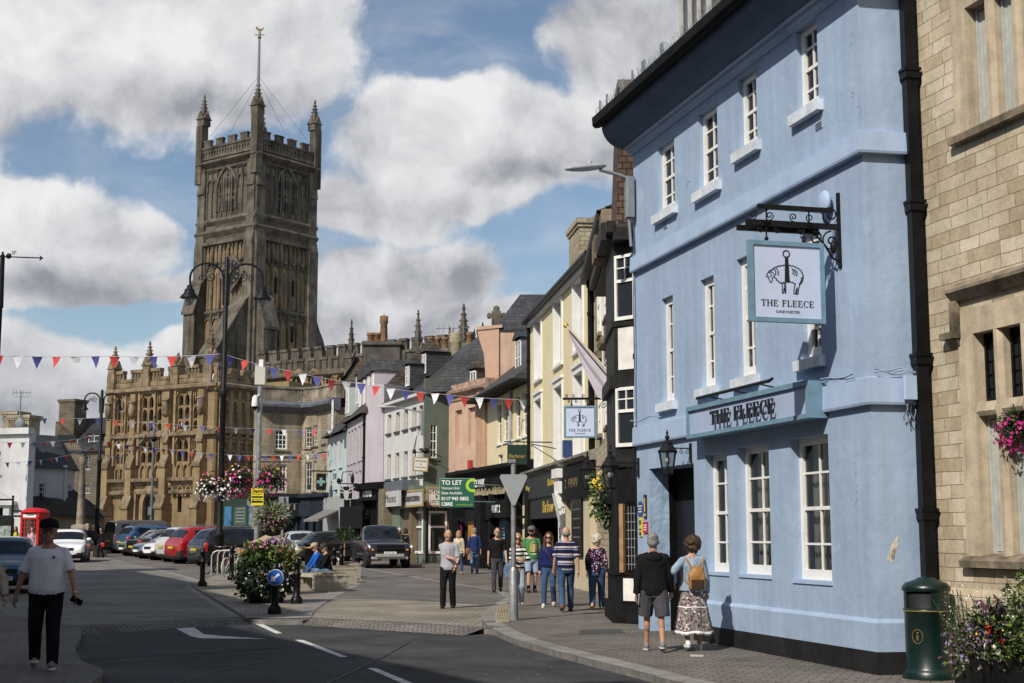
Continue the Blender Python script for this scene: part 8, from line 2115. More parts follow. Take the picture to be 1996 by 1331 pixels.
def subset(me,keep,name,m_,parent):
 used={};vs=[];fs=[]
 for p in me.polygons:
  if not keep(p):continue
  f=[]
  for v in p.vertices:
   if v not in used:used[v]=len(vs);vs.append(tuple(me.vertices[v].co))
   f.append(used[v])
  fs.append(f)
 if not fs:return None
 n=bpy.data.meshes.new(name);n.from_pydata(vs,[],fs);n.materials.append(m_);n.polygons.foreach_set('use_smooth',[True]*len(fs));o=bpy.data.objects.new(name,n);return link(o,parent)
def car(loc,ang,L,W,H,paint,style,label,plate=None,rails=False,grille=1):
 ST_,rear,front,sides,tum=STY[style];t=thing('parked_car' if style!='pickup' else 'pickup_truck',label,'car' if style in ('suv','hatch','saloon') else ('van' if style=='van' else 'pickup truck'),loc,ang,'cars in the market place')
 w=W/2;zl=.2 if style!='pickup' else .42;bk=ST_[12][3]*H;bt=ST_[9][3]*H;rt=ST_[3][3]*H;zb=bt;xfb=ST_[9][0];xrt=ST_[4][0];xft=ST_[7][0]
 m_=MB();rings=[]
 for x,wf,dz,be,ro in ST_:
  a=w*wf*1.015;z0=zl+dz;zbt=be*H;zr=ro*H;cab=max(0,min(1,(ro-be)/.3));wr=a*(.87+(tum-.87)*cab);h_=[(a*.84,z0),(a*.975,z0+.1),(a*1.01,(z0+zbt)/2),(a*.995,zbt-.07),(a*(.955),zbt),(wr,zbt+(zr-zbt)*.86),(wr*.8,zr-.012),(wr*.35,zr+.008)]
  rings.append([(x*L,y,z) for y,z in h_]+[(x*L,-y,z) for y,z in reversed(h_)])
 n=16;vs=[p for r in rings for p in r];fs=[];ms=[]
 for i in range(len(rings)-1):
  for j in range(n):
   k=0;jj=j if j<8 else 14-j
   if j==15:k=4
   elif jj==4 and any(i==a for a,b in sides):k=1
   elif i==min(front) and jj in (5,6,7):k=1
   elif i==min(rear) and jj in (5,6,7):k=1
   elif style!='pickup' and i==1 and jj in (2,3):k=2
   elif i in (12,) and jj==3:k=3
   elif jj==0:k=4
   elif jj==1 and (i<2 or i>11):k=4
   fs.append((i*n+j,i*n+(j+1)%n,(i+1)*n+(j+1)%n,(i+1)*n+j));ms.append(k)
 fs+=[tuple(reversed(range(n))),tuple(range((len(rings)-1)*n,len(rings)*n))];ms+=[0,4 if style=='pickup' else 0]
 me=bpy.data.meshes.new('cage');me.from_pydata(vs,[],fs)
 for q in (paint,CGL,TAIL,HEADL,TRIM):me.materials.append(q)
 me.polygons.foreach_set('material_index',ms);o=bpy.data.objects.new('cage',me);s_=o.modifiers.new('s','SUBSURF');s_.levels=2;r=evaluated(o)
 subset(r,lambda p:p.material_index==0,'body',paint,t);subset(r,lambda p:p.material_index==4,'lower_trim',TRIM,t)
 xm=(xrt+xft)/2*L
 subset(r,lambda p:p.material_index==1 and p.center.x>xft*L+.03 and abs(p.normal.y)<.6,'windscreen',CGL,t);subset(r,lambda p:p.material_index==1 and p.center.x<(ST_[rear[0]][0])*L+.02 and abs(p.normal.y)<.6,'rear_window',CGL,t)
 for sg in (-1,1):
  for a,b in sides:subset(r,lambda p:p.material_index==1 and abs(p.normal.y)>=.6 and p.center.y*sg>0 and ST_[a][0]*L-.02<=p.center.x<=ST_[b][0]*L+.02,'side_window',CGL,t)
  subset(r,lambda p:p.material_index==2 and p.center.y*sg>0,'tail_light',TAIL,t);subset(r,lambda p:p.material_index==3 and p.center.y*sg>0,'headlight',HEADL,t)
 if style=='pickup':MB().box(-.48*L,-.17*L,-w*.8,w*.8,.55*H,.632*H).build('load_cover',TRIM,t)
 rw=.33 if style not in ('pickup','suv') else (.385 if style=='pickup' else .36)
 for fx in (-.315,.31):
  for s in (-1,1):
   x=fx*L;m_=MB();m_.T=Matrix.Translation((x,s*(w-.11),rw))@Matrix.Rotation(math.pi/2,4,'X');m_.lathe([(rw*.6,-.115),(rw*.94,-.115),(rw,-.08),(rw,.08),(rw*.94,.115),(rw*.6,.115)],22);wh_=m_.build('wheel',TYRE,t)
   m_=MB();m_.T=Matrix.Translation((x,s*(w-.115),rw))@Matrix.Rotation(math.pi/2,4,'X');m_.lathe([(rw*.64,-.1),(rw*.62,.1)],18);m_.build('wheel_well',TRIM,wh_)
   m_=MB();m_.T=Matrix.Translation((x,s*(w+.0),rw))@Matrix.Rotation(math.pi/2,4,'X')
   for i in range(5):
    T0=m_.T;m_.T=T0@Matrix.Rotation(i*2*math.pi/5,4,'Z');m_.box(-.035,.035,.03,rw*.66,-.012,.012);m_.T=T0
   for i in range(24):
    a_,c_=2*math.pi*i/24,2*math.pi*(i+1)/24;r0,r1=rw*.6,rw*.69
    m_.extr([(r0*math.cos(a_),r0*math.sin(a_)),(r1*math.cos(a_),r1*math.sin(a_)),(r1*math.cos(c_),r1*math.sin(c_)),(r0*math.cos(c_),r0*math.sin(c_))],-.014,.014)
   m_.lathe([(.07,-.015),(.07,.015)],12);m_.build('rim',RIMM,wh_)
   m_=MB();m_.T=Matrix.Translation((x,s*(w-.085),rw+.02))@Matrix.Rotation(math.pi/2,4,'X');m_.lathe([(rw*1.2,-.1),(rw*1.2,.1)],20);m_.build('wheel_arch',TRIM,t)
 zbp=zl+.02;top_=rt
 for s in (-1,1):
  if style=='pickup':MB().box(-.503*L,-.48*L,s*w*.9-.06,s*w*.9+.06,.36*H,.58*H).build('tail_light',TAIL,t)
  m_=MB();m_.ball((xfb*L-.16,s*(w+.1),zb+.14),(.08,.12,.085),10,6);m_.build('wing_mirror',paint,t)
  if rails:m_=MB();m_.tube([((xrt+.03)*L,s*w*.66,H-.02),((xrt+.06)*L,s*w*.66,H+.045),((xft-.05)*L,s*w*.66,H+.045),((xft-.02)*L,s*w*.66,H-.02)],.018,6);m_.build('roof_rail',GALV,t)
  m_=MB();m_.box(-.27*L,.27*L,s*w-.03,s*w+.012,zl-.02,zl+.12);m_.build('sill',TRIM,t)
  m_=MB()
  for x in (-.0,-.2):m_.box(x*L,x*L+.16,s*(w-.012),s*(w+.012),bt-.17,bt-.14)
  m_.build('door_handle',paint,t)
 m_=MB();m_.box(.47*L,.4995*L,-w*.42,w*.42,bk-.24,bk-.1);m_.build('grille',TRIM,t)
 m_=MB();m_.box(.495*L,.508*L,-.26,.26,zbp+.16,zbp+.27);p=m_.build('number_plate',PLW,t);m_=MB();m_.box(-.512*L,-.5*L,-.26,.26,top_-.42,top_-.31);p2=m_.build('number_plate',PLY,t)
 for pp,x,rz in ((p,.508*L+.002,90),(p2,-.512*L-.002,-90)):
  if plate:text_mesh(plate,.1,INKK,pp,(x,0,(zbp+.215) if rz>0 else top_-.365),(math.pi/2,0,rad(rz)),name='plate_letters',ext=.001,sx=1.05)
 return t
def parked(px,Y,L,W,H,paint,style,label,rev=False,th=37,**kw):
 x=(px-998)/2792*Y;a=rad(th);hx,hy=math.cos(a),math.sin(a)
 c=Vector((x,Y))+Vector((hx,hy))*L/2+Vector((-hy,hx))*W/2
 return car((c.x,c.y,gz(Y)),a+(math.pi if rev else 0),L,W,H,paint,style,label,**kw)
BLKC=paintm('black',(0.008,0.008,0.009),.1)
parked(398,63.5,4.7,1.88,1.72,BLKC,'suv','black estate style car nearest in the parked row, beside the bicycles',rails=True)
parked(352,66.3,4.6,1.9,1.76,paintm('red',(0.38,0.012,0.014)),'suv','bright red car parked tail out in the row',rails=True)
parked(331,69,4.6,1.88,1.74,paintm('silver_white',(0.62,0.62,0.61)),'suv','silvery white tall car parked tail out beside the red car',rails=True)
parked(303,71.6,4.45,1.84,1.6,paintm('white',(0.74,0.74,0.74),0),'suv','white car parked nose out with twin grille in the row',True)
parked(280,74.2,4.2,1.78,1.5,paintm('slate_blue',(0.12,0.17,0.24)),'hatch','slate blue hatchback parked nose out in the row',True)
parked(271,76.8,4.5,1.8,1.46,BLKC,'saloon','low black saloon parked tail out in the row')
parked(250,79.4,4.0,1.72,1.5,paintm('olive',(0.17,0.19,0.13)),'hatch','pale olive green hatchback parked nose out in the row',True)
parked(247,82,4.6,1.88,1.72,paintm('steel_blue',(0.05,0.11,0.21)),'suv','steel blue car parked tail out next to the grey van',rails=True)
parked(224,85,4.9,1.93,2.0,paintm('grey_brown',(0.09,0.085,0.08)),'van','grey brown van at the far end of the parked row')
parked(598,70,4.4,1.8,1.5,BLKC,'hatch','dark hatchback half hidden behind the planters',th=30)
c=D(588,1070,73);car((c.x,73,gz(73)),rad(-70),4.2,1.76,1.48,paintm('pale_silver',(0.55,0.58,0.6)),'hatch','pale silver hatchback beyond the planters facing the seated men')
c=G(110,1097);car((c.x,c.y+1.8,gz(c.y)),math.atan2(-.97,.22),4.3,1.8,1.62,MATS['car_paint_white'],'suv','white car with dark lower bumper driving towards the camera on the left',rails=True)
c=G(-38,1158);tyt=car((c.x,c.y+1.9,gz(c.y)),math.atan2(-.95,.30),4.3,1.8,1.6,paintm('navy',(0.012,0.05,0.12)),'suv','dark blue car driving towards the camera at the left edge',plate='LT23 OZB')
m_=MB();m_.lathe([(.12,-.01),(.12,.01)],20,sx=1,sy=.7);m_.lathe([(.05,-.014),(.05,.014)],12,sx=.6,sy=1.3);o=m_.build('oval_emblem',RIMM,tyt);o.location=(.508*4.3,0,.72);o.rotation_euler=(math.pi/2,0,math.pi/2)
c=G(757,1108);c=Vector((c.x-.55,c.y+2.3,gz(c.y)))
rg=car(c,math.atan2(-.969,.247),5.2,1.88,1.86,paintm('dark_blue_black',(0.012,0.016,0.025),.2),'pickup','dark blue black pickup truck with silver lower bumper turning into the street',plate='RK22 SEC')
m_=MB();m_.cbox(2.5,2.68,-.62,.62,.5,.62,.04);m_.cbox(2.45,2.6,-.8,.8,.40,.5,.04);m_.build('bumper_guard',mat('satin_silver_plastic',(0.5,0.49,0.46),0.4,0.05,6,metal=.5),rg)
m_=MB();m_.cbox(2.4,2.645,-.58,.58,.74,.99,.03);go_=m_.build('grille',BLACK,rg);m_=MB();m_.box(2.645,2.66,-.55,.55,.84,.87);m_.box(2.645,2.66,-.55,.55,.94,.96);m_.build('grille_bar',TRIM,go_)
for s in (-1,1):MB().cbox(2.46,2.6,s*.74-.06,s*.74+.06,.76,.83,.02).build('indicator',AMB,rg)
HOOPM=mat('brushed_steel_hoop',(0.5,0.48,0.43),0.4,0.1,9,metal=.5)
for i,px in enumerate((412,424,435,447)):
 Y=54.0+i*.9;g=D(px,1110,Y);t=thing('cycle_stand',('nearest','second','third','farthest')[i]+' of the four steel hoop cycle stands behind the bollards','cycle stand',(g.x,Y,gz(Y)),rad(8),'steel hoop cycle stands')
 m_=MB();h_=.92;w_=.85;m_.tube([(0,0,0),(0,0,h_-.2),(.06,0,h_-.06),(.2,0,h_),(w_-.2,0,h_),(w_-.06,0,h_-.06),(w_,0,h_-.2),(w_,0,0)],.028,8);m_.build('hoop',HOOPM,t)
def bicycle(px,Y,ang,fr_m,wm,label,crate=False):
 g=D(px,1115,Y);t=thing('bicycle',label,'bicycle',(g.x,Y,gz(Y)),ang);r=.34
 for x,nm in ((0,'wheel'),(1.05,'wheel')):
  m_=MB();n=28;m_.tube([(x+r*math.cos(2*math.pi*i/n),0,r+r*math.sin(2*math.pi*i/n)) for i in range(n+1)],.022,6);w_=m_.build(nm,wm,t);m_=MB()
  for i in range(9):a=math.pi*2*i/9;m_.tube([(x,0,r),(x+r*math.cos(a),0,r+r*math.sin(a))],.005,4)
  m_.tube([(x,-.05,r),(x,.05,r)],.03,6);m_.build('spokes',RIMM,w_)
 m_=MB();S_,B_,Hh=(.38,0,.82),(.46,0,.3),(.9,0,.86)
 for a,b in ((S_,B_),(S_,Hh),(B_,(.88,0,.76)),((0,0,r),S_),((0,0,r),B_),(Hh,(1.05,0,r)),(Hh,(.85,0,1.02))):m_.tube([a,b],.018,6)
 m_.build('frame',fr_m,t);m_=MB();m_.tube([(.78,-.28,1.08),(.88,-.2,1.03),(.88,.2,1.03),(.78,.28,1.08)],.013,6);m_.build('handlebar',RIMM,t);m_=MB();m_.ball((.34,0,.92),(.14,.07,.04),10,6);m_.tube([(.36,0,.9),(.38,0,.8)],.015,5);m_.build('saddle',BLACKM,t)
 if crate:MB().cbox(.92,1.2,-.16,.16,.82,1.02,.02).build('basket',mat('orange_basket',(0.45,0.14,0.05),0.7,0.2,9),t)
 return t
bicycle(441,53.0,rad(70),mat('white_cycle_frame',(0.6,0.6,0.58),.4,.1),mat('cream_tyre',(0.6,0.58,0.5),.7,.1),'bicycle with cream tyres and orange basket parked at the hoops',True)
bicycle(402,55.5,rad(62),BLACK,TYRE,'black bicycle with raised handlebars at the left end of the cycle stands')
bicycle(424,56.5,rad(66),paintm('red',(0.38,0.012,0.014)),TYRE,'red framed bicycle behind the cream tyred bicycle')
# ================= unseen clouds added behind the camera, shaped to shade the church
cl_=MB();q=random.Random(21)
for (x,y,r) in ((-178,-112,38),(-205,-125,36),(-150,-84,34),(-214,-152,24),(-232,-165,30),(-236,-128,34),(-182,-72,34),(-196,-140,18),(-150,-110,22),(-128,-60,30),(-172,-132,18),(-262,-150,34)):
 for k in range(5):cl_.ball((x+q.uniform(-.35,.35)*r,y+q.uniform(-.3,.3)*r,262+q.uniform(-4,12)),(r*q.uniform(.5,.8),r*q.uniform(.5,.8),r*q.uniform(.2,.34)),20,12)
cm_=bpy.data.materials.new('thin_shading_cloud');cm_.use_nodes=True;nt=cm_.node_tree;b=nt.nodes['Principled BSDF'];b.inputs['Base Color'].default_value=(.9,.9,.92,1);b.inputs['Roughness'].default_value=1
tr=nn(nt,'ShaderNodeBsdfTransparent');mx=nn(nt,'ShaderNodeMixShader');mx.inputs[0].default_value=.74;nt.links.new(b.outputs[0],mx.inputs[1]);nt.links.new(tr.outputs[0],mx.inputs[2]);nt.links.new(mx.outputs[0],nt.nodes['Material Output'].inputs['Surface'])
def remeshed(mb,vox,it=3):
 me=mb.mesh('tmp',TRIM);o=bpy.data.objects.new('tmp',me);a=o.modifiers.new('r','REMESH');a.mode='VOXEL';a.voxel_size=vox;a.use_smooth_shade=True
 if it:s=o.modifiers.new('s','SMOOTH');s.factor=.5;s.iterations=it
 return evaluated(o)
me=remeshed(cl_,3.0,2);me.materials.clear();me.materials.append(cm_);o=bpy.data.objects.new('shading_cloud',me);link(o);o['kind']='structure';me.name='shading_cloud'
# ================= people
SKIN=mat('skin',(0.50,0.29,0.21),0.55,0.1,6);SKINT=mat('tanned_skin',(0.40,0.21,0.135),0.55,0.1,6)
def cloth(n,c,var=.12,sc=5):return mat('cloth_'+n,c,0.9,var,sc,bump=.004,bscale=26,spec=.08)
def pattern(n,build):
 m=bpy.data.materials.new('cloth_'+n);m.use_nodes=True;nt=m.node_tree;b=nt.nodes['Principled BSDF'];b.inputs['Roughness'].default_value=.9;b.inputs['Specular IOR Level'].default_value=.08;tc=nn(nt,'ShaderNodeTexCoord');build(nt,tc,b);return m
def stripes(n,cols,rep):
 def f(nt,tc,b):
  sx=nn(nt,'ShaderNodeSeparateXYZ');nt.links.new(tc.outputs['Object'],sx.inputs[0]);nz=nn(nt,'ShaderNodeTexNoise',i_Scale=4.0);nt.links.new(tc.outputs['Object'],nz.inputs['Vector'])
  a=nn(nt,'ShaderNodeMath',operation='MULTIPLY_ADD');nt.links.new(nz.outputs['Fac'],a.inputs[0]);a.inputs[1].default_value=.035;nt.links.new(sx.outputs[2],a.inputs[2])
  d=nn(nt,'ShaderNodeMath',operation='DIVIDE');nt.links.new(a.outputs[0],d.inputs[0]);d.inputs[1].default_value=rep;fr=nn(nt,'ShaderNodeMath',operation='FRACT');nt.links.new(d.outputs[0],fr.inputs[0])
  r=nn(nt,'ShaderNodeValToRGB');r.color_ramp.interpolation='CONSTANT';e=r.color_ramp.elements
  for i,(p,c) in enumerate(cols):
   if i<2:e[i].position=p;e[i].color=col4(c)
   else :q=e.new(p);q.color=col4(c)
  nt.links.new(fr.outputs[0],r.inputs[0]);nt.links.new(r.outputs[0],b.inputs['Base Color'])
 return pattern(n,f)
def spotted(n,base,cols,sc,dist=.33):
 def f(nt,tc,b):
  v=nn(nt,'ShaderNodeTexVoronoi',i_Scale=sc);nt.links.new(tc.outputs['Object'],v.inputs['Vector']);r=nn(nt,'ShaderNodeValToRGB');r.color_ramp.interpolation='CONSTANT';e=r.color_ramp.elements;e[0].color=col4(cols[0]);e[0].position=0
  e[1].position=1/len(cols);e[1].color=col4(cols[1])
  for i in range(2,len(cols)):q=e.new(i/len(cols));q.color=col4(cols[i])
  sx=nn(nt,'ShaderNodeSeparateXYZ');nt.links.new(v.outputs['Color'],sx.inputs[0]);nt.links.new(sx.outputs[0],r.inputs[0])
  lt=nn(nt,'ShaderNodeMath',operation='LESS_THAN');nt.links.new(v.outputs['Distance'],lt.inputs[0]);lt.inputs[1].default_value=dist
  mx=nn(nt,'ShaderNodeMix',data_type='RGBA');nt.links.new(lt.outputs[0],mx.inputs['Factor']);mx.inputs['A'].default_value=col4(base);nt.links.new(r.outputs[0],mx.inputs['B']);nt.links.new(mx.outputs['Result'],b.inputs['Base Color'])
 return pattern(n,f)
DENIM=cloth('denim',(0.045,0.085,0.17),.25);DENIML=cloth('pale_denim',(0.34,0.40,0.48),.2);DENIMM=cloth('mid_denim',(0.12,0.19,0.3),.25);BLK=cloth('black',(0.012,0.012,0.013));CHAR=cloth('charcoal',(0.05,0.05,0.055));NAVY=cloth('navy',(0.015,0.02,0.05));WHT=cloth('white',(0.74,0.74,0.77),.05)
HGREY=mat('hair_grey',(0.22,0.21,0.2),.7,.35,30,bump=.01,bscale=60);HBRN=mat('hair_brown',(0.06,0.032,0.018),.6,.35,30,bump=.01,bscale=60);HBLD=mat('hair_blonde',(0.38,0.25,0.12),.6,.3,30,bump=.01,bscale=60);HDRK=mat('hair_dark',(0.02,0.016,0.014),.6,.35,30,bump=.01,bscale=60);HSIL=mat('hair_silver_curls',(0.52,0.48,0.40),.7,.3,22,bump=.02,bscale=40)
EYEM=mat('eye_dark',(0.02,0.015,0.012),.3,0);LIPM=mat('lips',(0.33,0.13,0.11),.5,0);SHB=mat('shoe_black',(0.014,0.013,0.013),.5,.1);SHW=mat('shoe_white',(0.7,0.69,0.66),.6,.1);SHBR=mat('shoe_brown',(0.16,0.07,0.03),.55,.15);SHG=mat('shoe_grey',(0.18,0.17,0.17),.7,.15);LENS=mat('dark_lens',(0.008,0.008,0.008),.1,0)
def wrinkle(me,amp,seed,sc=7.0):
 nm=[v.normal.copy() for v in me.vertices]
 for v,vn in zip(me.vertices,nm):
  p=v.co;n=noise.noise(Vector((p.x*sc,p.y*sc,p.z*sc*.55+seed)))+.5*noise.noise(Vector((p.x*sc*2.3,p.y*sc*2.3,p.z*sc*1.1-seed)));v.co=p+vn*(n*amp)
def ik(a,b,l1,l2,pole):
 d=b-a;L=min(d.length,(l1+l2)*.995);d.normalize();x=(l1*l1-l2*l2+L*L)/(2*L);h=math.sqrt(max(0,l1*l1-x*x));p=pole-d*pole.dot(d);p.normalize();return a+d*x+p*h,a+d*L
def person(label,loc,H,face,top,legs,shoe,hair,skin=SKIN,hands=None,step=(0.0,0.0),head=(0,0),fat=1.0,fem=False,sleeve=.45,hem=.9,leglen=1.0,lean=0.0,vox=.012,glasses=None,beard=None,cap=None,skirt=None,sit=False,seed=1,jacket=None,wide=1.0,grp=None,HS=1.07):
 t=thing('person',label,'person',loc,rad(face),grp);t.scale=(H/1.75,)*3;V=Vector;q=random.Random(seed)
 hx=.085*(1.05 if fem else 1)*(fat*.5+.5);pz=.93 if not sit else .5
 J={}
 for s,st in ((-1,step[0]),(1,step[1])):
  hip=V((s*hx,0,pz-.03))
  if sit:kn=V((s*(hx+.05),-.44,.5));an=V((s*(hx+.03),-.44+st,.09))
  else :an=V((s*(hx+.022),-st,.085+(.05 if st<-.12 else 0)));kn,an=ik(hip,an,.415,.415,V((0,-1,.05)))
  J[s]=(hip,kn,an)
 if not sit:dz=0
 T=Matrix.Translation((0,0,pz))@Matrix.Rotation(lean,4,'X')@Matrix.Translation((0,0,-.93))
 tor=[(.84,.150,.105),(.93,.168,.118),(1.02,.155,.11),(1.10,.146,.104),(1.22,.160,.112),(1.33,.172,.115),(1.39,.155,.1),(1.435,.11,.078),(1.49,.056,.058)]
 if fem:tor=[(.84,.158,.11),(.93,.172,.125),(1.02,.148,.108),(1.10,.128,.096),(1.22,.142,.118),(1.31,.146,.122),(1.38,.132,.092),(1.43,.09,.068),(1.48,.05,.052)]
 def torso(mb,add,zlo,zhi=9,fx=1.0):
  rings=[]
  for z,a,b in tor:
   if z>zhi:break
   if z<zlo-.05:continue
   k=1+(fat-1)*max(0,1-abs(z-1.08)/.4);a2,b2=a*k*fx+add,b*k*fx+add
   z2=max(z,zlo);rings.append([T@V((a2*math.cos(w)*(1 if abs(math.cos(w))>.01 else 1),b2*math.sin(w)-(k-1)*.1,z2)) for w in [2*math.pi*i/20 for i in range(20)]])
  mb.loft(rings)
 sw=(.172 if not fem else .148)*(fat*.3+.7);A={}
 for s in (-1,1):
  sh=T@V((s*sw,.01,1.395));tgt=(hands or {}).get(s);tgt=T@V(tgt) if tgt else T@V((s*(sw+.07*fat),-.06+.5*(step[1] if s<0 else step[0])*-1*.8,.86));el,wr=ik(sh,tgt,.285,.255,V((s*.6,.8,-.1)));A[s]=(sh,el,wr)
 b=MB();torso(b,-.012,.84)
 hd=T@V((0,-.015,1.625));HQ=Matrix.Rotation(rad(head[0]),3,'Z')@Matrix.Rotation(rad(head[1]),3,'X')
 def hp(x,y,z):return hd+HQ@V((x*HS,y*HS,z*HS+(HS-1)*.09))
 HV=lambda *r:tuple(v*HS for v in r)
 for s in (-1,1):b.cone(T@V((s*.04,.015,1.47)),A[s][0]+V((-s*.02,0,.01)),.04,.042)
 b.cone(T@V((0,.01,1.42)),hp(0,.02,-.05),.062 if not fem else .052,.055 if not fem else .047);b.ball(hp(0,.012,.02),HV(.077,.098,.108),16,12,Q=HQ);b.ball(hp(0,-.03,-.055),HV(.056,.062,.062),12,10,Q=HQ);b.ball(hp(0,-.098,-.012),HV(.013,.022,.024),8,6,Q=HQ);b.ball(hp(0,-.088,.035),HV(.045,.015,.012),8,6,Q=HQ)
 for s in (-1,1):b.ball(hp(s*.079,.015,-.002),HV(.011,.022,.032),8,6,Q=HQ)
 for s in (-1,1):
  sh,el,wr=A[s];b.cone(sh,el,.05 if not fem else .042,.04 if not fem else .034);b.cone(el,wr,.041 if not fem else .034,.027 if not fem else .023);hdv=(wr-el).normalized();pl_=wr+hdv*.055;b.ball(pl_,(.04,.02,.055),10,8,Q=hdv.to_track_quat('Z','Y').to_matrix())
  hip,kn,an=J[s];b.cone(hip,kn,.08,.05);b.cone(kn,an,.05,.038);mid=kn.lerp(an,.3);(leglen<.6 or skirt) and b.ball(mid+V((0,.015,0)),(.05,.055,.1),8,6);b.cone(an,an+V((0,-.1,-.045)),.035,.03)
 me=remeshed(b,vox,3);fg=MB()
 for s in (-1,1):
  sh,el,wr=A[s];d_=(wr-el).normalized();sd=d_.cross(V((0,1,0.2))).normalized();nb=sd.cross(d_);base=wr+d_*.085;inn=T.to_3x3()@V((-s,-.3,0));cu=(inn-d_*inn.dot(d_)).normalized()
  ax=d_.cross(cu)
  for i,(o_,l_) in enumerate(((-.03,.068),(-.01,.078),(.01,.073),(.029,.058))):p0=base+ax*o_;p1=p0+d_*l_*.5+cu*.008;p2=p1+d_*l_*.38+cu*.024;fg.tube([p0-d_*.02,p0,p1,p2],[.0095,.0092,.0088,.007],6)
  tb_=wr+d_*.03-ax*.03;fg.tube([tb_,tb_-ax*.022+d_*.035+cu*.012,tb_-ax*.02+d_*.065+cu*.024],[.013,.011,.008],6)
 bm=bmesh.new();bm.from_mesh(me);f_=fg.mesh('f',skin);bm.from_mesh(f_);bm.to_mesh(me);bm.free();me.materials.clear();me.materials.append(skin);me.polygons.foreach_set('use_smooth',[True]*len(me.polygons));me.name='body';body=bpy.data.objects.new('body',me);link(body,t)
 def wear(name,mb,m_,v=None,amp=.005,it=2,par=None):
  me=remeshed(mb,v or vox,it);me.materials.clear();me.materials.append(m_);wrinkle(me,amp,seed*3.1) if amp else None;me.name=name;o=bpy.data.objects.new(name,me);link(o,par or t);return o
 if skirt:
  m_=MB();rings=[];n=40
  for i in range(13):
   f=i/12;z=1.0-(1.0-skirt)*f;r_=.135+.15*f**.8;rings.append([V(((r_+.02*f*math.sin(w*9+seed))*math.cos(w)*1.08,(r_+.02*f*math.sin(w*9+seed))*math.sin(w)*.95,z+.012*math.sin(w*5)*f)) for w in [2*math.pi*j/n for j in range(n)]])
  m_.loft(rings);m_.build('skirt',legs,t)
  for f,th in ((.02,.012),(.42,.014),(.93,.03)):
   m_=MB();rr_=[];
   for dzz in (0,1):
    ff=f+(dzz*th/.7);z=1.0-(1.0-skirt)*ff;r_=.135+.15*ff**.8+.006;rr_.append([V(((r_+.02*ff*math.sin(w*9+seed))*math.cos(w)*1.08,(r_+.02*ff*math.sin(w*9+seed))*math.sin(w)*.95,z+.012*math.sin(w*5)*ff)) for w in [2*math.pi*j/n for j in range(n)]])
   m_.loft(rr_);m_.build('white_trim',WHT,t)
 else :
  m_=MB();rg_=[]
  for z,a,b_ in ((.80,.13,.1),(.86,.165,.118),(.95,.172,.12),(1.01,.158,.112)):k=1+(fat-1)*.8;rg_.append([T@V((a*k*math.cos(w),b_*k*math.sin(w)-(k-1)*.06,z)) for w in [2*math.pi*i/18 for i in range(18)]])
  m_.loft(rg_)
  for s in (-1,1):
   hip,kn,an=J[s];k=(fat*.6+.4)*wide;m_.ball(hip,.094*k,12,8)
   if leglen>=.99:m_.cone(hip,kn,.098*k,.072*k);m_.cone(kn,an+V((0,.005,-.035)),.072*k,.06*k,round1=False)
   elif leglen>.5:e=kn.lerp(an,(leglen-.5)*2);m_.cone(hip,kn,.098*k,.075*k);m_.cone(kn,e,.075*k,.06*k,round1=False)
   else :e=hip.lerp(kn,leglen*2)+V((0,-.005,0));m_.cone(hip,e+V((s*.025,0,0)),.094*k,.088*k,round1=False)
  wear('trousers' if leglen>.6 else 'shorts',m_,legs,amp=.007)
 for s in (-1,1):
  an=J[s][2];m_=MB();up=.3 if an.z>.12 else 0;Q_=Matrix.Rotation(up,3,'X');m_.ball(an+Q_@V((0,-.06,-.045)),(.05,.135,.05),12,8,Q=Q_);m_.ball(an+Q_@V((0,.02,-.03)),(.046,.065,.06),10,8,Q=Q_);sh_=wear('shoe',m_,shoe,.009,0,2);m_=MB();m_.extr([tuple((Q_@V((.053*math.cos(w),-.055+.145*math.sin(w),0)))[:2]) for w in [2*math.pi*i/16 for i in range(16)]],0,.022);m_.T=Matrix();so_=m_.build('sole',SHW if shoe in (SHW,SHG) else SHB,sh_);so_.location=an+V((0,0,-.088+(.02 if up else 0)))
 def sleeves(mb,fr,ex):
  for s in (-1,1):
   sh,el,wr=A[s];mb.ball(sh,.052+ex,12,8);mb.cone(T@V((s*.05,.012,1.455)),sh+V((-s*.02,0,.005)),.04+ex*.5,.047+ex)
   if fr<=.55:mb.cone(sh,sh.lerp(el,fr/.5),.052+ex,.062+ex,round1=False)
   else :mb.cone(sh,el,.052+ex,.05+ex);mb.cone(el,el.lerp(wr,(fr-.5)*2),.05+ex,.038+ex,round1=False)
 m_=MB();torso(m_,.016,hem,1.46);sleeves(m_,sleeve,.0 if fem else .006);wear('top',m_,top,amp=.011)
 if jacket:m_=MB();torso(m_,.034,jacket[1],1.46);sleeves(m_,1.0,.014);wear('jacket',m_,jacket[0],amp=.012)
 m_=MB()
 for s in (-1,1):m_.ball(hp(s*.031,-.083,.012),HV(.011,.008,.007),8,6,Q=HQ);m_.ball(hp(s*.031,-.086,.034),HV(.018,.006,.004),8,6,Q=HQ)
 m_.build('eyes',EYEM,body);m_=MB();m_.ball(hp(0,-.087,-.058),HV(.021,.007,.006),8,6,Q=HQ);m_.build('mouth',LIPM,body)
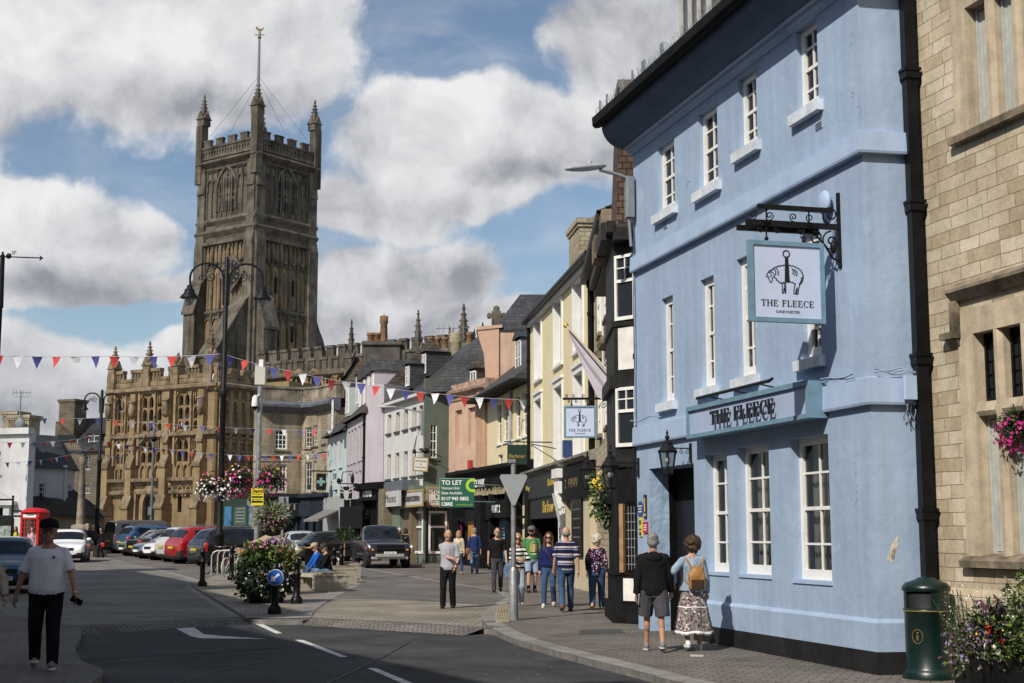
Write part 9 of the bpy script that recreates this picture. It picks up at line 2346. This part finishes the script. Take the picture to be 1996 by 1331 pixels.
 if hair:
  hm,sty=hair;m_=MB()
  if sty=='short':m_.ball(hp(0,.032,.055),HV(.083,.095,.085),14,10,Q=HQ);m_.ball(hp(0,.05,-.0),HV(.081,.07,.085),12,8,Q=HQ)
  elif sty=='bald':
   m_.ball(hp(0,.06,-.005),HV(.079,.06,.055),12,8,Q=HQ)
   for s in (-1,1):m_.ball(hp(s*.066,.03,.0),HV(.02,.05,.045),8,6,Q=HQ)
  elif sty=='bob':
   m_.ball(hp(0,.03,.045),HV(.096,.105,.1),14,10,Q=HQ);m_.ball(hp(0,.06,-.04),HV(.1,.075,.13),12,8,Q=HQ)
   for s in (-1,1):m_.ball(hp(s*.082,.005,-.05),HV(.032,.06,.12),10,8,Q=HQ)
  elif sty=='long':
   m_.ball(hp(0,.03,.045),HV(.092,.103,.098),14,10,Q=HQ);m_.ball(hp(0,.06,-.1),HV(.11,.07,.2),12,8,Q=HQ)
   for s in (-1,1):m_.cone(hp(s*.08,.0,.03),hp(s*.1,-.05,-.26),.034,.036)
  elif sty=='curly':
   for i in range(90):
    v=V((q.gauss(0,1),q.gauss(0,1)+.35,q.gauss(0,1)+.25)).normalized();m_.ball(hp(v.x*.105,.03+v.y*.1,.03+v.z*.12),q.uniform(.022,.036)*HS,8,6)
   m_.ball(hp(0,.035,.02),HV(.1,.095,.12),12,8,Q=HQ)
  wear('hair',m_,hm,.01,.003,1,body)
 if beard:m_=MB();m_.ball(hp(0,-.042,-.075),HV(.058,.056,.05),12,8,Q=HQ);m_.ball(hp(0,-.088,-.045),HV(.026,.012,.008),8,6,Q=HQ);wear('beard',m_,beard,.009,.003,1,body)
 if glasses:
  m_=MB()
  for s in (-1,1):m_.ball(hp(s*.034,-.096,.012),HV(.031,.008,.022),12,8,Q=HQ);m_.tube([hp(s*.062,-.09,.018),hp(s*.083,.02,.012)],.004,5)
  m_.tube([hp(-.01,-.1,.018),hp(.01,-.1,.018)],.004,5);m_.build('glasses',glasses,t)
 if cap:
  m_=MB();m_.lathe([(.101,0),(.103,.03),(.09,.075),(.05,.1),(.01,.105)],18,sy=1.12,c=(0,0,0));m_.extr([(.085*math.cos(w),-.075+.115*math.sin(w)) for w in [math.pi+math.pi*i/12 for i in range(13)]],.0,.012);o=m_.build('cap',cap,t);o.matrix_local=Matrix.Translation(hp(0,.01,.045))@HQ.to_4x4()@Matrix.Rotation(-.08,4,'X')@Matrix.Scale(HS,4)
 t['_']=0;del t['_']
 return t,dict(T=T,A=A,J=J,hp=hp,wear=wear)
def bagm(P,t,c,r,m_,name='bag',strap=None,amp=.004):mb=MB();mb.ball(c,r,14,10);mb.box(c[0]-r[0]*.75,c[0]+r[0]*.75,c[1]-r[1]*.7,c[1]+r[1]*.7,c[2]-r[2]*.9,c[2]+r[2]*.5);o=P['wear'](name,mb,m_,.012,amp);(strap and MB().tube(strap,.012,6).build('strap',m_,o));return o
g=G(873,1186);person('man in pale grey T-shirt and black trousers crossing the street, rubbing his arm',g,1.76,-4,cloth('pale_grey',(0.36,0.36,0.40),.08),BLK,SHB,(HGREY,'bald'),hands={-1:(.12,-.27,1.12),1:(.19,-.2,.93)},step=(.08,-.12),head=(14,30),beard=HGREY,hem=.86,wide=1.08,seed=1)
g=G(969,1154);t,P=person('bearded man in black polo shirt and charcoal trousers walking towards the camera',g,1.83,6,BLK,CHAR,SHB,(HDRK,'short'),step=(.2,-.22),beard=HGREY,hem=.9,fat=1.04,seed=2);MB().ball(P['T']@Vector((.01,-.14,1.3)),(.03,.012,.018),8,6).build('hung_sunglasses',LENS,t)
g=G(894,1120);person('blonde woman in cream cardigan and blue jeans walking away past the posters',g,1.64,172,WHT,DENIM,mat('sandal_tan',(0.4,0.22,0.14),.7,.1),(HBLD,'bob'),step=(.12,-.14),fem=True,jacket=(cloth('cream_knit',(0.55,0.47,0.35)),.92),leglen=.92,hem=.82,vox=.016,seed=3)
g=G(925,1118);t,P=person('grey haired man in dark blue shirt and jeans walking away with a brown bag',g,1.74,186,cloth('royal_navy',(0.022,0.035,0.12)),DENIMM,SHBR,(HGREY,'short'),step=(.14,-.14),sleeve=.8,hem=.84,vox=.016,seed=4);bagm(P,t,(.27,.02,.88),(.09,.05,.13),mat('tan_leather',(0.2,0.08,0.03),.5,.2))
g=G(1009,1182);t,P=person('woman in black and white striped jumper with sunglasses and denim tote behind the signpost',g,1.67,6,stripes('breton',((0,(.72,.7,.66)),(.52,(.014,.014,.016))),.098),DENIML,SHW,(HBLD,'bob'),hands={-1:(-.02,-.25,1.13),1:(.14,-.24,1.12)},step=(.16,-.16),fem=True,sleeve=.97,hem=.88,glasses=LENS,wide=1.08,seed=5);bagm(P,t,(-.2,-.2,.88),(.17,.09,.2),DENIMM,'tote_bag',[(-.17,-.2,1.0),(-.1,-.24,1.12),(-.2,-.05,1.3)])
g=G(1036,1155);t,P=person('bearded man in green printed T-shirt, grey cap and pale blue shorts',g,1.86,14,cloth('leaf_green',(0.07,0.2,0.075),.1),cloth('pale_blue_shorts',(0.27,0.34,0.46)),SHB,(HDRK,'short'),head=(-18,4),step=(.1,-.1),beard=HDRK,cap=cloth('grey_cap',(0.12,0.12,0.135)),glasses=LENS,hem=.86,fat=1.16,leglen=.44,seed=6)
m_=MB();T_=P['T']
for (x0,x1,z0,z1,k) in ((-.1,-.03,1.08,1.32,0),(-.03,.05,1.08,1.30,1),(.05,.1,1.1,1.3,2),(-.08,.08,1.02,1.045,3),(-.05,.03,1.345,1.365,3)):m_.add([T_@Vector((x,-.168+abs(x)*.25-(.012 if 1.0<z<1.2 else -.012),z)) for x,z in ((x0,z0),(x1,z0),(x1+.02,z1),(x0+.02,z1))],[(0,1,2,3)],k)
m_.build('shirt_print',[mat('print_yellow',(.5,.4,.06),.8,.3,20,c2=(.1,.2,.06)),mat('print_cream',(.5,.46,.3),.8,.2,20),mat('print_rust',(.4,.1,.06),.8,.1),WHT],t)
for s in (-1,1):m_=MB();an=P['J'][s][2];m_.tube([an,an+(P['J'][s][1]-an)*.28],.048,10);m_.build('sock',BLK,t)
g=G(1070,1183);t,P=person('long haired woman in navy jacket and jeans with sunglasses and plum shoulder bag',g,1.7,-6,NAVY,DENIM,SHW,(HBRN,'long'),step=(.12,-.14),fem=True,sleeve=.97,hem=.9,glasses=LENS,jacket=(cloth('bright_navy',(0.014,0.02,0.085)),.98),seed=7);bagm(P,t,(.2,-.13,.86),(.12,.06,.12),cloth('plum',(0.07,0.045,0.06)),'shoulder_bag',[(.2,-.16,.95),(.06,-.185,1.15),(-.1,-.13,1.42),(-.12,.05,1.44)])
g=G(1104,1192);person('balding man in navy, lilac and white striped T-shirt walking away in jeans',g,1.81,183,stripes('striped_tee',((0,(.014,.016,.04)),(.42,(.3,.32,.5)),(.55,(.02,.02,.05)),(.68,(.55,.5,.52)),(.85,(.3,.26,.3)),(.93,(.02,.02,.05))),.155),DENIM,SHBR,(HGREY,'bald'),step=(.2,-.26),hem=.86,fat=1.1,seed=8)
g=G(1164,1188);t,P=person('woman with silver curls in dark floral blouse and jeans walking away',g,1.64,178,spotted('floral',(0.014,0.014,0.035),((.5,.14,.24),(.62,.55,.56),(.3,.08,.2),(.014,.014,.035),(.4,.3,.42)),26,.42),DENIM,mat('shoe_pink',(.5,.28,.2),.7,.1),(HSIL,'curly'),step=(.14,-.22),fem=True,fat=1.18,sleeve=.9,hem=.82,wide=1.12,seed=9);bagm(P,t,(.22,.1,1.15),(.07,.05,.2),BLK,'shoulder_bag',[(.22,.1,1.3),(.17,.02,1.45),(.2,-.06,1.3)])
g=G(1276,1270);t,P=person('grey haired man in black hooded jacket and grey shorts walking away by the inn',g,1.69,176,BLK,cloth('grey_shorts',(0.075,0.075,0.085)),SHG,(HGREY,'short'),skin=SKINT,step=(-.24,.2),head=(-8,2),fat=1.18,sleeve=.97,hem=.86,jacket=(BLK,.84),leglen=.46,wide=1.16,vox=.01,seed=10);m_=MB();m_.ball(P['T']@Vector((0,.1,1.4)),(.13,.07,.1),12,8);P['wear']('hood',m_,BLK,.012)
g=G(1352,1268);SKRT=spotted('paisley',(0.2,0.17,0.165),((.45,.36,.33),(.09,.07,.075),(.62,.57,.52),(.3,.17,.16),(.12,.13,.1),(.03,.025,.03)),30,.5)
t,P=person('woman in pale denim jacket and long patterned skirt with tan backpack, walking away',g,1.63,184,WHT,SKRT,SHW,(HBRN,'curly'),hands={1:(.3,-.02,1.06),-1:(-.25,-.12,.88)},step=(.1,-.14),head=(25,0),fem=True,fat=1.12,sleeve=.97,hem=.95,jacket=(cloth('washed_denim',(0.27,0.35,0.44),.25),.93),skirt=.26,vox=.01,seed=11)
TANL=mat('tan_leather_pack',(0.34,0.17,0.05),.5,.2,8);m_=MB();c_=P['T']@Vector((-.03,.21,1.13));m_.ball(c_+Vector((0,0,.05)),(.13,.075,.14),14,10);m_.box(c_.x-.125,c_.x+.125,c_.y-.06,c_.y+.065,c_.z-.17,c_.z+.06);bp_=P['wear']('backpack',m_,TANL,.012,.003);MB().cbox(c_.x-.1,c_.x+.1,c_.y+.055,c_.y+.085,c_.z-.15,c_.z-.02,.02).build('pocket',mat('dark_leather',(.05,.025,.015),.5,.1),bp_);m_=MB();m_.tube([c_+Vector((-.09,0,.15)),c_+Vector((-.12,-.06,.28)),c_+Vector((-.13,-.2,.32))],.014,6);m_.tube([c_+Vector((.09,0,.15)),c_+Vector((.13,-.06,.28)),c_+Vector((.15,-.2,.32))],.014,6);m_.tube([c_+Vector((.1,-.03,-.12)),c_+Vector((.19,-.12,.0))],.012,6);m_.tube([c_+Vector((-.04,0,.18)),c_+Vector((0,.0,.24)),c_+Vector((.04,0,.18))],.01,6);m_.build('strap',TANL,bp_)
g=G(84,1303);t,P=person('heavy man in white T-shirt, black cap and glasses walking towards the camera on the left',g,1.84,12,WHT,BLK,SHG,(HDRK,'short'),skin=SKINT,hands={1:(.36,-.16,.87),-1:(-.36,.02,.86)},step=(-.18,.2),fat=1.3,hem=.84,cap=BLK,wide=.98,vox=.01,seed=12,HS=1.14)
m_=MB()
for s in (-1,1):
 for i in range(12):a,b=2*math.pi*i/12,2*math.pi*(i+1)/12;m_.tube([P['hp'](s*.034+.03*math.cos(a),-.1,.012+.022*math.sin(a)),P['hp'](s*.034+.03*math.cos(b),-.1,.012+.022*math.sin(b))],.0035,4)
m_.tube([P['hp'](-.006,-.1,.018),P['hp'](.006,-.1,.018)],.004,4);m_.build('glasses',LENS,t);wr=P['A'][1][2];el=P['A'][1][1];dd_=(wr-el).normalized()
MB().tube([wr-dd_*.01,wr+dd_*.015],.034,12).build('watch',mat('gold_watch',(.5,.35,.12),.3,0,metal=.8),t);m_=MB();m_.T=Matrix.Translation(wr+dd_*.1+Vector((-.0,-.045,0)))@Matrix.Rotation(.5,4,'Y');m_.cbox(-.07,.08,-.006,.006,-.036,.036,.004);m_.build('phone',BLACK,t);m_=MB();m_.T=P['T'];m_.ball((.085,-.165,1.335),(.018,.008,.018),12,8);m_.build('badge',mat('badge_blue',(.03,.12,.25),.5,.2,40),t)
g=G(-50,1306);person('person in beige coat cut off by the left edge of the picture',g,1.7,6,cloth('beige_linen',(0.42,0.35,0.27)),cloth('stone',(.3,.27,.23)),SHW,(HBRN,'short'),fem=True,sleeve=.97,hands={1:(.37,-.12,.95)},jacket=(MATS['cloth_beige_linen'],.7),vox=.016,seed=13)
for (px,py,Y,lab,tp_,lg,cp,sd,dy) in ((640,1128,45.6,'seated man in black jacket, dark cap and jeans on the concrete seat',BLK,DENIMM,CHAR,14,0),(622,1126,46.8,'seated man in bright blue top and tan cap beside the man in black',cloth('bright_blue',(.02,.1,.42)),DENIM,cloth('tan_cap',(.42,.34,.24)),15,0)):
 p_=D(px,py,Y);person(lab,(p_.x,Y,gz(Y)+.0),1.78,-62,tp_,lg,SHBR,(HGREY,'short'),hands={-1:(-.14,-.42,.98),1:(.14,-.42,.98)},step=(.06,-.1),lean=.22,head=(0,18),sit=True,sleeve=.97,hem=.92,cap=cp,vox=.013,seed=sd,fat=1.08)
for (px,py,Y,H,face,lab,a,b,hr,fem,sl) in ((790,1085,66,1.66,150,'woman in dark coat with silver bag by the antiques window',BLK,BLK,(HBRN,'bob'),True,.97),(778,1080,68,1.64,20,'silver haired woman behind the pickup truck',CHAR,BLK,(HSIL,'bob'),True,.97),(28,1090,74,1.66,5,'woman in acid yellow jacket near the map board',cloth('acid_yellow',(.5,.5,.03)),BLK,(HBRN,'long'),True,.97),(43,1090,75,1.6,-10,'girl in pale teal top beside the woman in yellow',cloth('pale_teal',(.2,.42,.42)),DENIM,(HBRN,'long'),True,.45),(60,1092,70.5,1.68,8,'woman in pink top and white trousers in front of the telephone box',cloth('pale_pink',(.55,.36,.42)),WHT,(HBRN,'long'),True,.3),(168,1085,78,1.78,60,'man in navy coat and beige cap by the far street lamp',NAVY,BLK,(HGREY,'short'),False,.97),(180,1085,80,1.72,30,'grey haired person in dark anorak by the far street lamp',CHAR,BLK,(HGREY,'short'),False,.97),(196,1086,77,1.6,-40,'woman in black carrying a red bag near the parked van',BLK,BLK,(HDRK,'bob'),True,.97)):
 g=D(px,py,Y);t,P=person(lab,(g.x,Y,gz(Y)),H,face,a,b,SHB if b is not WHT else SHW,hr,step=(.08,-.1),fem=fem,sleeve=sl,vox=.022,seed=int(px))
 if 'silver bag' in lab:bagm(P,t,(-.3,-.05,.78),(.16,.1,.18),mat('silver_bag',(.4,.4,.42),.3,.2,8,metal=.5))
 if 'red bag' in lab:bagm(P,t,(.3,-.05,.75),(.12,.07,.13),TRED)
 if 'beige cap' in lab:m_=MB();m_.ball(P['hp'](0,.01,.08),(.11,.12,.065),10,8);m_.build('cap',MATS['cloth_tan_cap'],t)
bpy.data.scenes.remove(TMP)
